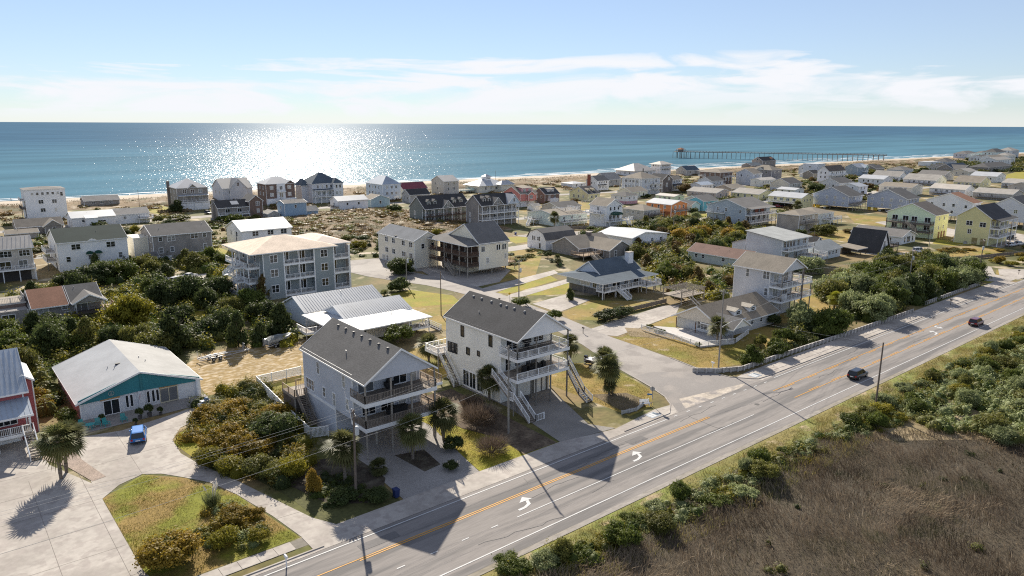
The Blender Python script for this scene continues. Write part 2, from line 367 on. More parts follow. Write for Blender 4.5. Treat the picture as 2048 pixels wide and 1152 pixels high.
lawn([(30,160),(46,150),(58,158),(44,172)], LAWN, .008); lawn([(700,180),(1000,230),(1000,262),(700,215)], LAWN)
lawn([(320,120),(352,140),(352,170),(320,150)], DRY)

# ---- paved drives and courts
def paved(name, pts, m=CONC, z=.022): return sheet(name, pts, z, m)
paved('driveway', [(11.6,87.5),(12.2,108.6),(18,107.3),(29.3,110.0),(31,113.0),(31.2,109.0),(28.2,105.2),(24.6,103.2),(22.6,99.6),(22.3,94.6),(23.2,90.0),(25.3,83.0),(27.4,74.5),(28.8,69.0),(30.3,66.05),(26.35,66.05),(25.6,72),(24.2,79.3),(22.7,84.2),(20.6,87.6),(18.8,90.2),(17.0,91.5),(14.2,90.3)])
JOINT = mat('joint_dark', (.25,.22,.19), .95)
def joint(o, p, q, w=.015): d_ = (Vector((*q, 0))-Vector((*p, 0))).normalized(); n_ = Vector((-d_.y, d_.x, 0))*w; z = .046; MB().add([(p[0]-n_.x,p[1]-n_.y,z),(q[0]-n_.x,q[1]-n_.y,z),(q[0]+n_.x,q[1]+n_.y,z),(p[0]+n_.x,p[1]+n_.y,z)], [(0,1,2,3)]).build('expansion_joint', JOINT, o)
dv = bpy.data.objects['driveway']
for p, q in (((17.0,91.6),(17.2,107.4)),((12.1,97.5),(22.4,98.5)),((17.1,103),(26.4,104.2)),((20.8,87.6),(25.0,84.4)),((22.9,84.0),(25.6,82.0)),((24.2,79.4),(26.6,78.0)),((25.0,75.2),(27.4,74.4)),((25.7,71.2),(28.2,71.0)),((12.0,92.4),(17.0,91.5))): joint(dv, p, q)
o2 = paved('driveway', [(-14,66.05),(13,66.05),(12.1,70),(11.9,92.3),(8.6,101.4),(7.5,112),(-14,114)], z=.018)
for k in range(7): joint(o2, (-10,70+6*k), (11.9,70+6*k))
for k in range(4): joint(o2, (-4+5*k,66.2), (-4+5*k,108 if k < 2 else 98))
paved('driveway', [(38.6,66.05),(49.4,66.05),(52.5,82),(51,95),(40,95),(39.6,82)], mat('driveway_gravel', (.30,.28,.26), .95, .25, 6, .12, .2, bump=.01))
paved('driveway', [(63.1,66.05),(72.4,64.6),(70.4,68),(76.6,84),(76,92),(65,92),(65.4,80)], mat('driveway_old', (.26,.24,.215), .95, .18, 5, .14, .25, bump=.006))
paved('driveway', [(102.4,102.4),(106.6,95.6),(130,99.2),(138,104.2),(134,106.2)])
paved('driveway', [(110.2,117),(124.6,121),(123.4,129),(111,127)])
paved('driveway', [(106,146.4),(111.4,142),(141,150),(143,154),(122,150)]); paved('driveway', [(109.8,136),(113,137.8),(138,142.6),(139,139.6),(114,134)], z=.024)
paved('driveway', [(104,149),(120,151),(133,162),(133,182),(112,178)], z=.026)
paved('driveway', [(230,64),(238,64),(239.5,70),(252,75),(256,88),(262,101),(246,108),(244,99),(247,86),(238,77),(226,70)])
paved('driveway', [(236.5,63.4),(252,63.4),(256,67),(250,72.5),(240.2,69.2)], z=.026)
paved('parking_court', [(84,196),(112,176),(134,186),(118,202),(96,206)], OLDASPH, .024); paved('driveway', [(295,86),(330,78),(345,100),(316,106),(300,104)])
paved('driveway', [(310,107),(330,110),(352,142),(330,146),(311,124)]); paved('driveway', [(245,196),(270,196),(300,190),(300,200),(262,206)])
paved('parking_court', [(176,214),(214,204),(232,196),(206,192),(180,200)], OLDASPH, .026); paved('driveway', [(440,178),(470,186),(500,240),(470,236)])
paved('footpath', [(128,206),(134,204),(100,222),(80,218),(82,215),(100,217)], SAND, .02); paved('parking_court', [(48,196),(62,196),(62,214),(44,214)], mat('pale_sand_court', (.56,.50,.44), .95, .1, 2, .1, .3))

paved('terrace', [(13.6,109.4),(31.4,110.4),(31.4,114.5),(13.6,114.5)], mat('painted_shade_terrace', (.30,.275,.25), .95, .2, 4, .15, .4), .020)  # paved strip, its concrete darkened to stand for the duplex's shade
# ---- highway
hw = sheet('highway', [(-120,49.9),(900,49.9),(900,62.55),(-120,62.55)], .030, ASPH); hw['kind'] = 'structure'
sheet('shoulder', [(-120,49.15),(900,49.15),(900,49.95),(-120,49.95)], .026, mat('shoulder', (.33,.30,.27), .95, .2, 3, .12, .2, col2=(.25,.22,.17), stretch=(.3,1,1)))
def stripe(name, x0, x1, y, w, m):
    b = MB(); b.add([(x0,y-w/2,.066),(x1,y-w/2,.066),(x1,y+w/2,.066),(x0,y+w/2,.066)], [(0,1,2,3)]); return b.build(name, m, hw)
stripe('edge_line', -60, 80.4, 61.95, .15, WPAINT); stripe('edge_line', 109.0, 900, 61.95, .15, WPAINT); stripe('edge_line', -60, 900, 51.45, .15, WPAINT)
for k in range(9): stripe('skip_dash', 82.2+k*2.9, 83.0+k*2.9, 62.0-.05*k, .16, WPAINT)
stripe('centre_line', 20, 86, 58.78, .13, YEL); stripe('centre_line', 29, 86, 58.48, .13, YEL); stripe('centre_line', -60, 20, 58.78, .13, YEL)
for k in range(-6, 3): stripe('centre_dash', 5+k*8, 8.2+k*8, 58.48, .13, YEL)
stripe('lane_line', 46.2, 92, 54.98, .13, WPAINT)
for k in range(12): stripe('lane_dash', 42.7-k*3.85, 43.6-k*3.85, 55.05, .14, WPAINT)
for yy, s in ((58.6, -1), (54.85, 1)):
    stripe('centre_line', 103.2, 900, yy, .13, YEL)
    for k in range(60): stripe('centre_dash', 106+k*7.4+(2 if s > 0 else 0), 109.2+k*7.4+(2 if s > 0 else 0), yy+s*.30, .13, YEL)
SEAL = mat('crack_seal', (.11,.105,.10), .7, .2, 3)
rc = random.Random(21)
for k in range(16):
    b = MB(); x = rc.uniform(10, 190); y = rc.choice((57.0, 60.2, 53.4, rc.uniform(50.4, 61.5))); p = Vector((x, y, .063)); a = rc.choice((0, 0, math.pi/2)); w = rc.uniform(.02, .04)
    for j in range(rc.randrange(4, 12)):
        q = p+Vector((math.cos(a+rc.uniform(-.35, .35)), math.sin(a+rc.uniform(-.35, .35)), 0))*rc.uniform(.5, 1.3)
        if not 50.2 < q.y < 61.7: break
        t = (q-p).normalized(); n_ = Vector((-t.y, t.x, 0))*w; b.add([p-n_, q-n_, q+n_, p+n_], [(0,1,2,3)]); p = q
    if b.f: b.build('crack_seal', SEAL, hw)
for x, y, w_, h_ in ((70,60.0,3.2,1.4),(118,53.4,5.2,1.5),(138,60.3,4.0,1.3),(30,60.4,4.4,1.2)): MB().add([(x,y-h_/2,.061),(x+w_,y-h_/2,.061),(x+w_,y+h_/2,.061),(x,y+h_/2,.061)], [(0,1,2,3)]).build('road_patch', mat('patch_asphalt', (.16,.15,.145), .9, .1, 6), hw)
MB().tube((0,0,0), (0,0,.008), .38, n=16).build('manhole_cover', mat('iron', (.09,.085,.08), .7), hw, (96,57.0,.056))
def arrow(x, y, rz=0):
    b = MB(); L = [(.1,.0),(1.0,.05),(1.7,.32),(2.0,.9)]; Rr = [(.1,-.32),(1.05,-.30),(2.05,.05),(2.42,.9)]
    for i in range(3): b.add([(*L[i],0),(*Rr[i],0),(*Rr[i+1],0),(*L[i+1],0)], [(0,1,2,3)])
    b.add([(1.15,1.0,0),(2.95,.88,0),(2.25,1.85,0)], [(0,1,2)])
    return b.build('turn_arrow', WPAINT, hw, (x,y,.066), rz)
arrow(47.2, 56.15); arrow((66.3,56.7)[0], 56.15); arrow(158.6, 55.6); arrow(167.3, 58.1, math.pi)
# ---- side street and the back street
st = sheet('side_street', [(83.5,62.56),(106.5,62.56),(103.6,66.5),(102.8,72),(103.8,80),(104.6,88),(105.2,96),(108,111),(111.2,136),(111.8,149),(110.4,165),(108.6,178),(103,186),(94,190),(95.4,180),(98.4,170),(102.2,160),(103.9,148),(104.6,131),(100.6,110),(96.9,95.8),(92.9,85.4),(91.0,79),(89.2,72.5),(87.0,67.0)], .028, OLDASPH)
sheet('junction_apron', [(84,62.6),(105,62.6),(103,66.6),(102.8,71.5),(94.5,77),(90.8,77.5),(89.4,73.0),(87.2,67.2)], .034, mat('junction_asphalt', (.245,.225,.21), .92, .12, 6, .08, .1, col2=(.30,.27,.245), mix2=(.50,.66), scale_m=.25))
sheet('sand_streak', [(86,62.9),(92,62.7),(100,62.7),(103,63.4),(98,64.4),(92,65.4),(88.5,66.0)], .036, mat('sand_streak', (.47,.41,.34), .95, .2, 2.5, .15, .4, col2=(.29,.26,.24), mix2=(.46,.58), scale_m=.5))
sheet('back_street', [(94,188),(103,184),(130,186),(160,187),(190,190),(230,194),(262,196),(262,203),(226,201),(188,197),(158,194),(128,193),(100,196)], .032, mat('pale_street', (.36,.33,.30), .92, .12, 5, .1, .15))
sheet('back_street', [(20,268),(100,262),(200,250),(300,232),(430,215),(560,205),(560,211),(430,222),(300,239),(200,257),(100,269),(20,275)], .020, mat('pale_street2', (.33,.31,.28), .92, .12, 5, .1, .15))
sheet('beach_road', [(0,338),(60,340),(180,342),(320,318),(480,290),(640,262),(900,232),(900,239),(640,269),(480,297),(320,326),(180,350),(60,348),(0,346)], .018, OLDASPH)
# kerbs
def kerb(pts, h=.13, w=.18, m=CONC):
    b = MB()
    for p, q in zip(pts, pts[1:]): b.bar((*p, h/2), (*q, h/2), w, h)
    return tag(b.build('kerb', m), kind='structure')
kerb([(-60,63.1),(27.4,63.1)]); kerb([(72.5,63.0),(82.6,63.2),(85.6,65.4),(87.4,67.9),(89.2,72.6),(90.6,77.5)]); kerb([(103.8,80),(102.6,72.4),(103.4,66.8),(106.4,63.4),(110,63.1),(228,63.1)]); kerb([(238.6,63.1),(252,63.1)])
# pavement slabs with open joints
sl = MB(); sl.box(0, 0, 0, 1.76, 1.62, .045); slab_me = sl.mesh('slab', CONC)
def walk(x0, x1, y0):
    b = MB(); b.add([(x0,y0,.014),(x1,y0,.014),(x1,y0+1.62,.014),(x0,y0+1.62,.014)], [(0,1,2,3)])
    root = tag(b.build('sidewalk', mat('joint_sand', (.20,.18,.15), .95)), kind='structure'); k = 0; x = x0
    while x+1.76 <= x1:
        link('slab', slab_me, root, (x, y0, .012+.006*((k*7) % 3)/3)); x += 1.80; k += 1
walk(-20, 26.6, 64.35); walk(112, 230, 64.2)
sheet('apron', [(26.3,62.6),(83.6,62.6),(86,65.2),(82,65.6),(72,64.4),(63,66.2),(38,66.15),(26.3,66.1)], .027, CONC); sheet('apron', [(106,62.6),(232,62.6),(232,66.6),(108,66.6),(104.5,66.2)], .011, CONC)
sheet('apron', [(-60,62.5),(26.4,62.5),(26.4,63.0),(-60,63.0)], .027, CONC)
# ramp panels at the corners (pale warning pads)
for x, y in ((79.2,63.55),(106.6,64.0)):
    b = MB(); b.box(0,0,0,2.0,1.5,.05); b.build('ramp_panel', mat('ramp_blue', (.46,.50,.54), .8), st, (x,y,.02))
    for k in range(3): c = MB(); c.box(.2+k*.6,.15,0,.6+k*.6,1.35,.02); c.build('ramp_pad', mat('ramp_grey', (.10,.13,.16), .8) if k == 2 else WPAINT, st, (x,y,.072))
# utility cracks and tyre marks stay in the asphalt texture; marsh floor
sheet('marsh_floor', [(18,-30),(190,-30),(190,30),(112,34),(104,40),(92,45.2),(70,46.8),(48,45.4),(30,46)], .012, MARSH)
sheet('sand_track', [(98,38.5),(112,28),(135,10),(150,12),(128,30),(108,42),(100,43)], .018, mat('track_sand', (.33,.26,.16), .95, .2, 3, .15, .3, col2=(.22,.17,.09)))
sheet('garden_bed', [(7.6,104.8),(10.2,99.5),(11.9,93.2),(13.4,93.6),(12.0,100.5),(11.6,107)], .030, mat('gravel_bed', (.33,.26,.215), .95, .35, 7, .1, 1, bump=.02))
sheet('garden_bed', [(43.6,76.6),(47.5,75.7),(46.8,70.8),(44.2,70.4)], .030, MULCH); sheet('garden_bed', [(30,84),(39.4,80),(39.6,72),(36.2,67.2),(31.6,70.4),(28.6,82)], .016, MULCH); sheet('garden_bed', [(56.8,66.4),(62.7,66.3),(63.2,92),(54.4,92),(55.4,78),(57.6,72)], .016, mat('brown_bed', (.105,.075,.05), .95, .35, 3, .25, .5, bump=.05, col2=(.16,.12,.08), scale_m=.6))
sheet('garden_bed', [(77.6,66.8),(84.2,67.6),(84,73),(79,76)], .016, mat('thin_bed', (.16,.12,.07), .95, .3, 4, .2, .5)); sheet('garden_bed', [(112.6,99),(124,86),(119,80.6),(108.6,94)], .013, mat('thin_bed2', (.25,.19,.11), .95, .3, 4, .2, .5))

# ================================================================= houses
VENTM = mat('vent_grey', (.10,.10,.105), .6)
FOOT = []        # footprints that plants keep clear of
rw = random.Random(11)
_WM = {}
def win_meshes(w, h, style, trim):
    k = (round(w, 2), round(h, 2), style, trim.name)
    if k in _WM: return _WM[k]
    f = MB(); t = .11 if w > .7 else .08; d = .07
    f.box(-w/2-t, -d, -h/2-t, -w/2, .0, h/2+t); f.box(w/2, -d, -h/2-t, w/2+t, 0, h/2+t)
    f.box(-w/2, -d, h/2, w/2, 0, h/2+t*1.2); f.box(-w/2-.04, -d-.04, -h/2-t*1.2, w/2+.04, 0, -h/2)
    if style == 'sash': f.box(-w/2, -.05, -.03, w/2, -.012, .03)
    if style == 'twin': f.box(-.06, -.05, -h/2, .06, -.012, h/2); f.box(-w/2, -.045, -.025, w/2, -.012, .025)
    if style == 'triple':
        for x in (-w/6, w/6): f.box(x-.05, -.05, -h/2, x+.05, -.012, h/2)
        f.box(-w/2, -.045, -.025, w/2, -.012, .025)
    if style == 'slide': f.box(-.045, -.05, -h/2, .045, -.012, h/2)
    if style == 'french':
        for x in (-w/2, -.09, .0, w/2-.09): f.box(x, -.05, -h/2, x+.09, -.012, h/2)
    p = MB(); p.add([(-w/2,-.011,-h/2),(w/2,-.011,-h/2),(w/2,-.011,h/2),(-w/2,-.011,h/2)], [(0,1,2,3)])
    r = (f.mesh('window', trim), [p.mesh('pane', m) for m in (GLASS, GLASS2, GLASS3)]); _WM[k] = r; return r
class House:
    def __init__(s, name, label, X0, Y0, w, d, ze, z0=0., wall=None, trim=WHITE, rot=0., cat='house', group=None, box=None, foot=True):
        s.w, s.d, s.ze, s.z0, s.wallm, s.trim = w, d, ze, z0, wall, trim
        s.root = tag(empty(name, (X0, Y0, 0), rot), label, cat, group); s.roofs = []
        if foot: FOOT.append((X0, Y0, X0+w, Y0+d))
        s.bx = box or (0, 0, w, d)
        if wall: s.block(*s.bx, z0, ze)
    def block(s, x0, y0, x1, y1, z0, z1, m=None, name='wall', trim=True):
        o = MB().box(x0, y0, z0, x1, y1, z1).build(name, m or s.wallm, s.root)
        if trim:
            for x, y in ((x0, y0), (x1, y0), (x0, y1)): MB().box(x-.05 if x == x0 else x-.10, y-.05 if y == y0 else y-.10, z0+.004, x+.10 if x == x0 else x+.05, y+.10 if y == y0 else y+.05, z1-.004).build('corner_board', s.trim, o)
        return o
    def put(s, me, name, face, a, z, parent=None, bx=None, off=0.):
        x0, y0, x1, y1 = bx or s.bx
        p, rz = {'F': ((x0+a, y0-.003-off, z), 0), 'L': ((x0-.003-off, y0+a, z), -math.pi/2), 'R': ((x1+.003+off, y0+a, z), math.pi/2), 'B': ((x0+a, y1+.003+off, z), math.pi)}[face]
        return link(name, me, parent or s.root, p, rz)
    def win(s, face, a, z, w=1.0, h=1.5, style='sash', g=None, bx=None, trim=None, name='window'):
        f, ps = win_meshes(w, h, style, trim or s.trim)
        g = rw.choice((0, 0, 0, 1, 2)) if g is None else g
        o = s.put(f, name, face, a, z, bx=bx); link('pane', ps[g], o); return o
    def row(s, face, n, z, w=1.0, h=1.45, style='sash', m=.12, bx=None, g=None):
        b = bx or s.bx; L = (b[2]-b[0]) if face in 'FB' else (b[3]-b[1])
        for k in range(n): s.win(face, L*(m+(1-2*m)*((k+.5)/n)), z, w, h, style, g, bx)
    def door(s, face, a, z0, w=1.0, h=2.1, m=None, bx=None):
        b = MB().box(-w/2, -.06, 0, w/2, 0, h); t = MB().box(-w/2-.1, -.05, 0, -w/2, 0, h+.1).box(w/2, -.05, 0, w/2+.1, 0, h+.1).box(-w/2, -.05, h, w/2, 0, h+.1)
        o = s.put(b.mesh('door', m or WHITE), 'door', face, a, z0, bx=bx); link('door_frame', t.mesh('door_frame', s.trim), o)
        link('handle', MB().box(w/2-.16, -.12, 1.0, w/2-.08, -.06, 1.08).mesh('handle', STEEL), o); return o
    def garage(s, face, a, z0, w=2.6, h=2.2, m=None, bx=None):
        b = MB()
        for k in range(4): b.box(-w/2, -.05, k*h/4+.012, w/2, 0, (k+1)*h/4-.012)
        o = s.put(b.mesh('garage_door', m or WHITE), 'garage_door', face, a, z0, bx=bx)
        link('door_frame', MB().box(-w/2-.12, -.07, 0, -w/2, 0, h+.12).box(w/2, -.07, 0, w/2+.12, 0, h+.12).box(-w/2, -.07, h, w/2, 0, h+.12).mesh('door_frame', s.trim), o); return o
    def gable(s, axis, rh, m, o=.45, g=.4, bx=None, ze=None, ends='both', wall=None, trim=None, t=.18, fascia=True, ridge=.5, hipends=0):
        x0, y0, x1, y1 = bx or s.bx; ze = s.ze if ze is None else ze; w = (x1-x0) if axis == 'y' else (y1-y0); p0 = x0 if axis == 'y' else y0
        a0, a1 = (y0, y1) if axis == 'y' else (x0, x1)
        rp = w*ridge; k1 = rh/rp; k2 = rh/(w-rp)
        out = [(p0-o, ze-o*k1), (p0+rp, ze+rh), (p0+w+o, ze-o*k2), (p0+w+o, ze-o*k2-t), (p0+rp, ze+rh-t-.03), (p0-o, ze-o*k1-t)]
        lift = t+.004
        out = [(p, q+lift) for p, q in out]
        r = MB().prism(out, a0-g, a1+g, axis).build('roof', m, s.root); s.roofs.append(r)
        f = MB(); tm = trim or s.trim
        if fascia:
            for a in (a0-g-.06, a1+g+.005):
                for i, j, e in ((0, 1, 1), (2, 1, -1)):
                    P, Q = out[i], out[j]; ad = e*.05
                    f.prism([(P[0]-ad, P[1]+.02), (Q[0], Q[1]+.02), (Q[0], Q[1]-.26), (P[0]-ad, P[1]-.26)], a, a+.055, axis)
            for i, e in ((0, -1), (2, 1)):
                P = out[i]; q0, q1 = sorted((P[0]+e*.005, P[0]+e*.05))
                f.prism([(q0, P[1]-.24), (q1, P[1]-.24), (q1, P[1]-.02), (q0, P[1]-.02)], a0-g, a1+g, axis)
            f.build('fascia', tm, r)
        tri = [(p0+.01, ze), (p0+rp, ze+rh-.02), (p0+w-.01, ze)]
        for a, e in ((a0, 'near'), (a1-.15, 'far')):
            if ends in ('both', e): MB().prism(tri, a+.001, a+.149, axis).build('gable_wall', wall or s.wallm, s.root)
        return r
    def hip(s, rh, m, o=.5, bx=None, ze=None, t=.18, trim=None, axis=None, run=None):
        x0, y0, x1, y1 = bx or s.bx; ze = s.ze if ze is None else ze
        X0, Y0, X1, Y1 = x0-o, y0-o, x1+o, y1+o; w, d = X1-X0, Y1-Y0; r = (min(w, d)/2) if run is None else run
        axis = axis or ('x' if w >= d else 'y')
        if axis == 'x': A, B = (X0+r, (Y0+Y1)/2), (X1-r, (Y0+Y1)/2)
        else: A, B = ((X0+X1)/2, Y0+r), ((X0+X1)/2, Y1-r)
        zz = ze+.004; b = MB(); v = [(X0,Y0,zz+t),(X1,Y0,zz+t),(X1,Y1,zz+t),(X0,Y1,zz+t),(*A,zz+t+rh),(*B,zz+t+rh),(X0,Y0,zz),(X1,Y0,zz),(X1,Y1,zz),(X0,Y1,zz)]
        fs = [(6,9,8,7),(0,6,7,1),(1,7,8,2),(2,8,9,3),(3,9,6,0)]
        fs += [(0,1,5,4),(1,2,5),(2,3,4,5),(3,0,4)] if axis == 'x' else [(0,1,4),(1,2,5,4),(2,3,5),(3,0,4,5)]
        ro = b.add(v, fs).build('roof', m, s.root); s.roofs.append(ro)
        f = MB(); f.box(X0-.03,Y0-.03,zz-.02,X1+.03,Y0-.002,zz+t-.02); f.box(X0-.03,Y0,zz-.02,X0-.002,Y1,zz+t-.02); f.box(X1+.002,Y0,zz-.02,X1+.03,Y1,zz+t-.02); f.build('fascia', trim or s.trim, ro); return ro
    def slab_roof(s, z0, z1, m, bx=None, o=.4, t=.18, axis='y'):
        """mono-pitch: z0 on the near edge, z1 on the far edge along axis"""
        x0, y0, x1, y1 = bx or s.bx; x0 -= o; y0 -= o; x1 += o; y1 += o
        a, b_ = (y0, y1) if axis == 'y' else (x0, x1)
        pts = [(a, z0), (b_, z1), (b_, z1+t), (a, z0+t)]
        r = MB().prism(pts, x0 if axis == 'y' else y0, x1 if axis == 'y' else y1, 'x' if axis == 'y' else 'y').build('roof', m, s.root); s.roofs.append(r)
        e = .03; pf = [(a-e, z0-.04), (a-.002, z0-.04), (a-.002, z0+t-.02), (a-e, z0+t-.02)]
        MB().prism(pf, x0 if axis == 'y' else y0, x1 if axis == 'y' else y1, 'x' if axis == 'y' else 'y').build('fascia', s.trim, r); return r
    def posts(s, pts, z1, r=.13, m=None, z0=0., name='post', n=8):
        for x, y in pts: MB().tube((0,0,0), (0,0,z1-z0), r, n=n).build(name, m or POSTWOOD, s.root, (x, y, z0))
    def rail(s, segs, z, h=1.0, m=None, parent=None, dense=.28, cap=.09):
        """segs: list of ((x,y),(x,y)) or with z per point; rails and posts in one part, balusters in another"""
        m = m or WHITE; r = None
        for p, q in segs:
            b = MB(); bal = MB()
            p3 = Vector((p[0], p[1], p[2] if len(p) > 2 else z)); q3 = Vector((q[0], q[1], q[2] if len(q) > 2 else z)); L = (q3-p3).length
            up = Vector((0, 0, 1))
            b.bar(p3+up*h, q3+up*h, cap, .06); b.bar(p3+up*.10, q3+up*.10, .06, .06)
            np_ = max(1, round(L/2.2))
            for k in range(np_+1): c = p3.lerp(q3, k/np_); b.box(c.x-.055, c.y-.055, c.z, c.x+.055, c.y+.055, c.z+h+.06)
            nb = max(1, int(L/dense))
            for k in range(nb):
                c = p3.lerp(q3, (k+.5)/nb); bal.box(c.x-.022, c.y-.022, c.z+.10, c.x+.022, c.y+.022, c.z+h)
            r = b.build('railing', m, parent or s.root); o = bal.build('baluster', m, r); o['kind'] = 'stuff'
        return r
    def deck(s, x0, y0, x1, y1, z, sides='FLR', m=None, rm=None, fm=None, th=.38, posts=True, pm=None, h=1.0, pz=0., dense=.28, pr=.12, inner=True, step=3.6):
        dk = MB().box(x0, y0, z-.08, x1, y1, z).build('deck_floor', m or DECKWOOD, s.root)
        f = MB()
        f.box(x0-.04, y0-.04, z-th, x1+.04, y0, z-.002); f.box(x0-.04, y0, z-th, x0, y1, z-.002); f.box(x1, y0, z-th, x1+.04, y1, z-.002); f.box(x0, y0, z-th+.05, x1, y1, z-.09)
        f.build('deck_fascia', fm or s.trim, dk)
        e = .08; seg = {'F': ((x0+e,y0+e),(x1-e,y0+e)), 'L': ((x0+e,y0+e),(x0+e,y1)), 'R': ((x1-e,y0+e),(x1-e,y1)), 'B': ((x0+e,y1-e),(x1-e,y1-e))}
        if sides: s.rail([seg[c] for c in sides], z, h, rm or s.trim, dk, dense)
        if posts:
            n = max(1, round((x1-x0)/step)); pts = [(x0+.15+(x1-x0-.3)*k/n, y0+.15) for k in range(n+1)]
            s.posts(pts, z-th if posts is True else posts, pr, pm or POSTWOOD, pz)
        return dk
    def stairs(s, p, q, w=1.2, n=None, m=None, rm=None, rail=True, sides=(1, -1)):
        """flight from p (bottom) to q (top)"""
        p, q = Vector(p), Vector(q); n = n or max(3, int(abs(q.z-p.z)/.19)); d = q-p; hd = Vector((d.x, d.y, 0)); side = Vector((-hd.y, hd.x, 0)).normalized()
        b = MB(); m = m or DECKWOOD
        for k in (1, -1): b.bar(p+side*(k*w/2), q+side*(k*w/2), .06, .28)
        for k in range(n):
            c = p+d*((k+.6)/n); run = hd.length/n*.55; u = hd.normalized()
            a = [c+side*(sx*w/2)+u*(sy*run) for sx, sy in ((-1,-1),(1,-1),(1,1),(-1,1))]
            b.add([(v.x,v.y,c.z) for v in a]+[(v.x,v.y,c.z+.05) for v in a], [(3,2,1,0),(4,5,6,7),(0,1,5,4),(1,2,6,5),(2,3,7,6),(3,0,4,7)])
        st_ = b.build('stairs', m, s.root)
        if rail: s.rail([(tuple(p+side*(k*w/2)+Vector((0,0,.1))), tuple(q+side*(k*w/2)+Vector((0,0,.1)))) for k in sides], 0, .95, rm or s.trim, st_)
        return st_
    def vents(s, axis, pts, m=None):
        for x, y, z in pts:
            o = MB().box(-.17,-.17,-.1,.17,.17,.04).build('roof_vent', m or VENTM, s.root, (x,y,z)); MB().box(-.12,-.12,.04,.12,.12,.12).build('vent_cap', m or VENTM, o)
    def pipe(s, x, y, z, h=.5): MB().tube((0,0,-.2), (0,0,h), .06, n=6).build('vent_pipe', STEEL, s.root, (x,y,z))
    def seams(s, r, lines, m):
        for p, q in lines: MB().bar(p, q, .035, .035).build('roof_seam', m, r)
    def chimney(s, x, y, z0, z1, w=1.0, d=.8, m=None):
        o = MB().box(-w/2,-d/2,z0,w/2,d/2,z1).build('chimney', m or s.wallm, s.root, (x,y,0)); MB().box(-w/2-.08,-d/2-.08,z1,w/2+.08,d/2+.08,z1+.12).build('chimney_cap', CONC, o); return o
    def dormer(s, x, y, z, w=1.8, h=1.5, d=3., rm=None, wm=None, rh=.8, face='F', win=True):
        """little gabled dormer whose front stands at (x,y,z)"""
        r = -math.pi/2 if face == 'L' else 0
        o = MB().box(-w/2, 0, 0, w/2, d, h).build('dormer', wm or s.wallm, s.root, (x,y,z), r)
        q = [(-w/2-.2, h-.12), (0, h+rh), (w/2+.2, h-.12), (w/2+.2, h+.0), (0, h+rh+.14), (-w/2-.2, h+.0)]
        MB().prism(q, -.25, d, 'y').build('dormer_roof', rm, o); MB().prism([(-w/2,h),(0,h+rh),(w/2,h)], .0, .1, 'y').build('dormer_gable', wm or s.wallm, o)
        if win:
            f, ps = win_meshes(w*.5, h*.66, 'sash', s.trim); link('dormer_window', f, o, (0,-.003,h*.5)); 
            link('dormer_pane', ps[0], o, (0,-.004,h*.5))
        return o
def C_(r, g, b): return tuple(((c/255)/12.92 if c/255 <= .04045 else ((c/255+.055)/1.055)**2.4) for c in (r, g, b))
# wall and roof finishes (wall tones lifted to make up for weak fill light)
W_WHITE = siding((.74,.74,.73)); W_CREAM = siding((.66,.62,.52)); W_OFF = siding((.68,.67,.62)); W_GREY = siding((.34,.355,.385)); W_LGREY = siding((.47,.49,.52))
W_BLUEG = siding((.185,.21,.215)); W_BLUE = siding((.20,.28,.36)); W_TAN = siding((.42,.39,.33)); W_YEL = siding((.60,.56,.30)); W_PYEL = siding((.68,.62,.36)); W_PGREEN = siding((.56,.66,.47))
W_RED = siding((.27,.075,.08)); W_CORAL = siding((.50,.20,.18)); W_ORANGE = siding((.62,.24,.09)); W_AQUA = siding((.50,.66,.63)); W_TEAL = siding((.024,.125,.145)); W_STEELB = siding((.36,.40,.45)); W_MIDG = siding((.135,.15,.14))
K_GREY = shake((.21,.195,.18)); K_DARK = shake((.135,.115,.105)); K_LIGHT = shake((.36,.34,.31)); K_BROWN = shake((.15,.105,.085)); K_TAUPE = shake((.31,.275,.24))
R_DARK = shingle((.085,.083,.083)); R_GREY = shingle((.135,.130,.125)); R_MID = shingle((.19,.18,.17)); R_TAN = shingle((.27,.235,.19)); R_GREEN = shingle((.045,.062,.055)); R_BLACK = shingle((.068,.066,.066)); R_BLUE = shingle((.10,.125,.15)); R_BROWN = shingle((.24,.155,.125)); R_RUST = shingle((.30,.155,.10)); R_PALE = shingle((.36,.335,.30))
T_WHITE = metal((.56,.57,.58)); T_GREY = metal((.45,.47,.50)); T_CREAM = metal((.62,.56,.48)); T_RED = metal((.26,.055,.075)); T_BLUE = metal((.46,.52,.59)); T_GALV = metal((.50,.52,.54))

# ---- the two raised houses by the highway
FURN = mat('dark_furniture', (.03,.03,.032), .6)
h = House('beach_house', 'grey raised beach house with weathered wood deck rails beside the highway', 40.1, 77.5, 10.9, 19.5, 10.3, 4.0, W_GREY, box=(.35,3.9,10.5,19.1))
h.block(.35,9.2,10.5,19.1,0,3.995, W_GREY); MB().box(.29,9.1,3.75,.36,19.15,4.15).build('band_board', WHITE, h.root); MB().box(.3,3.85,10.25,10.55,19.1,10.42).build('soffit', WHITE, h.root)
h.gable('y', 3.45, R_GREY, bx=(.42,.25,10.48,19.15), ze=10.3, o=.42, g=.3)
for y, z, w, hh, st_ in ((14.1,8.6,.75,1.7,'sash'),(6.3,8.8,.75,1.7,'sash'),(17.1,5.35,2.5,1.5,'triple'),(12.5,5.5,.75,1.3,'sash'),(9.4,5.3,.75,1.8,'sash'),(5.5,5.8,.75,1.6,'sash')): h.win('L', y-3.9, z, w, hh, st_)
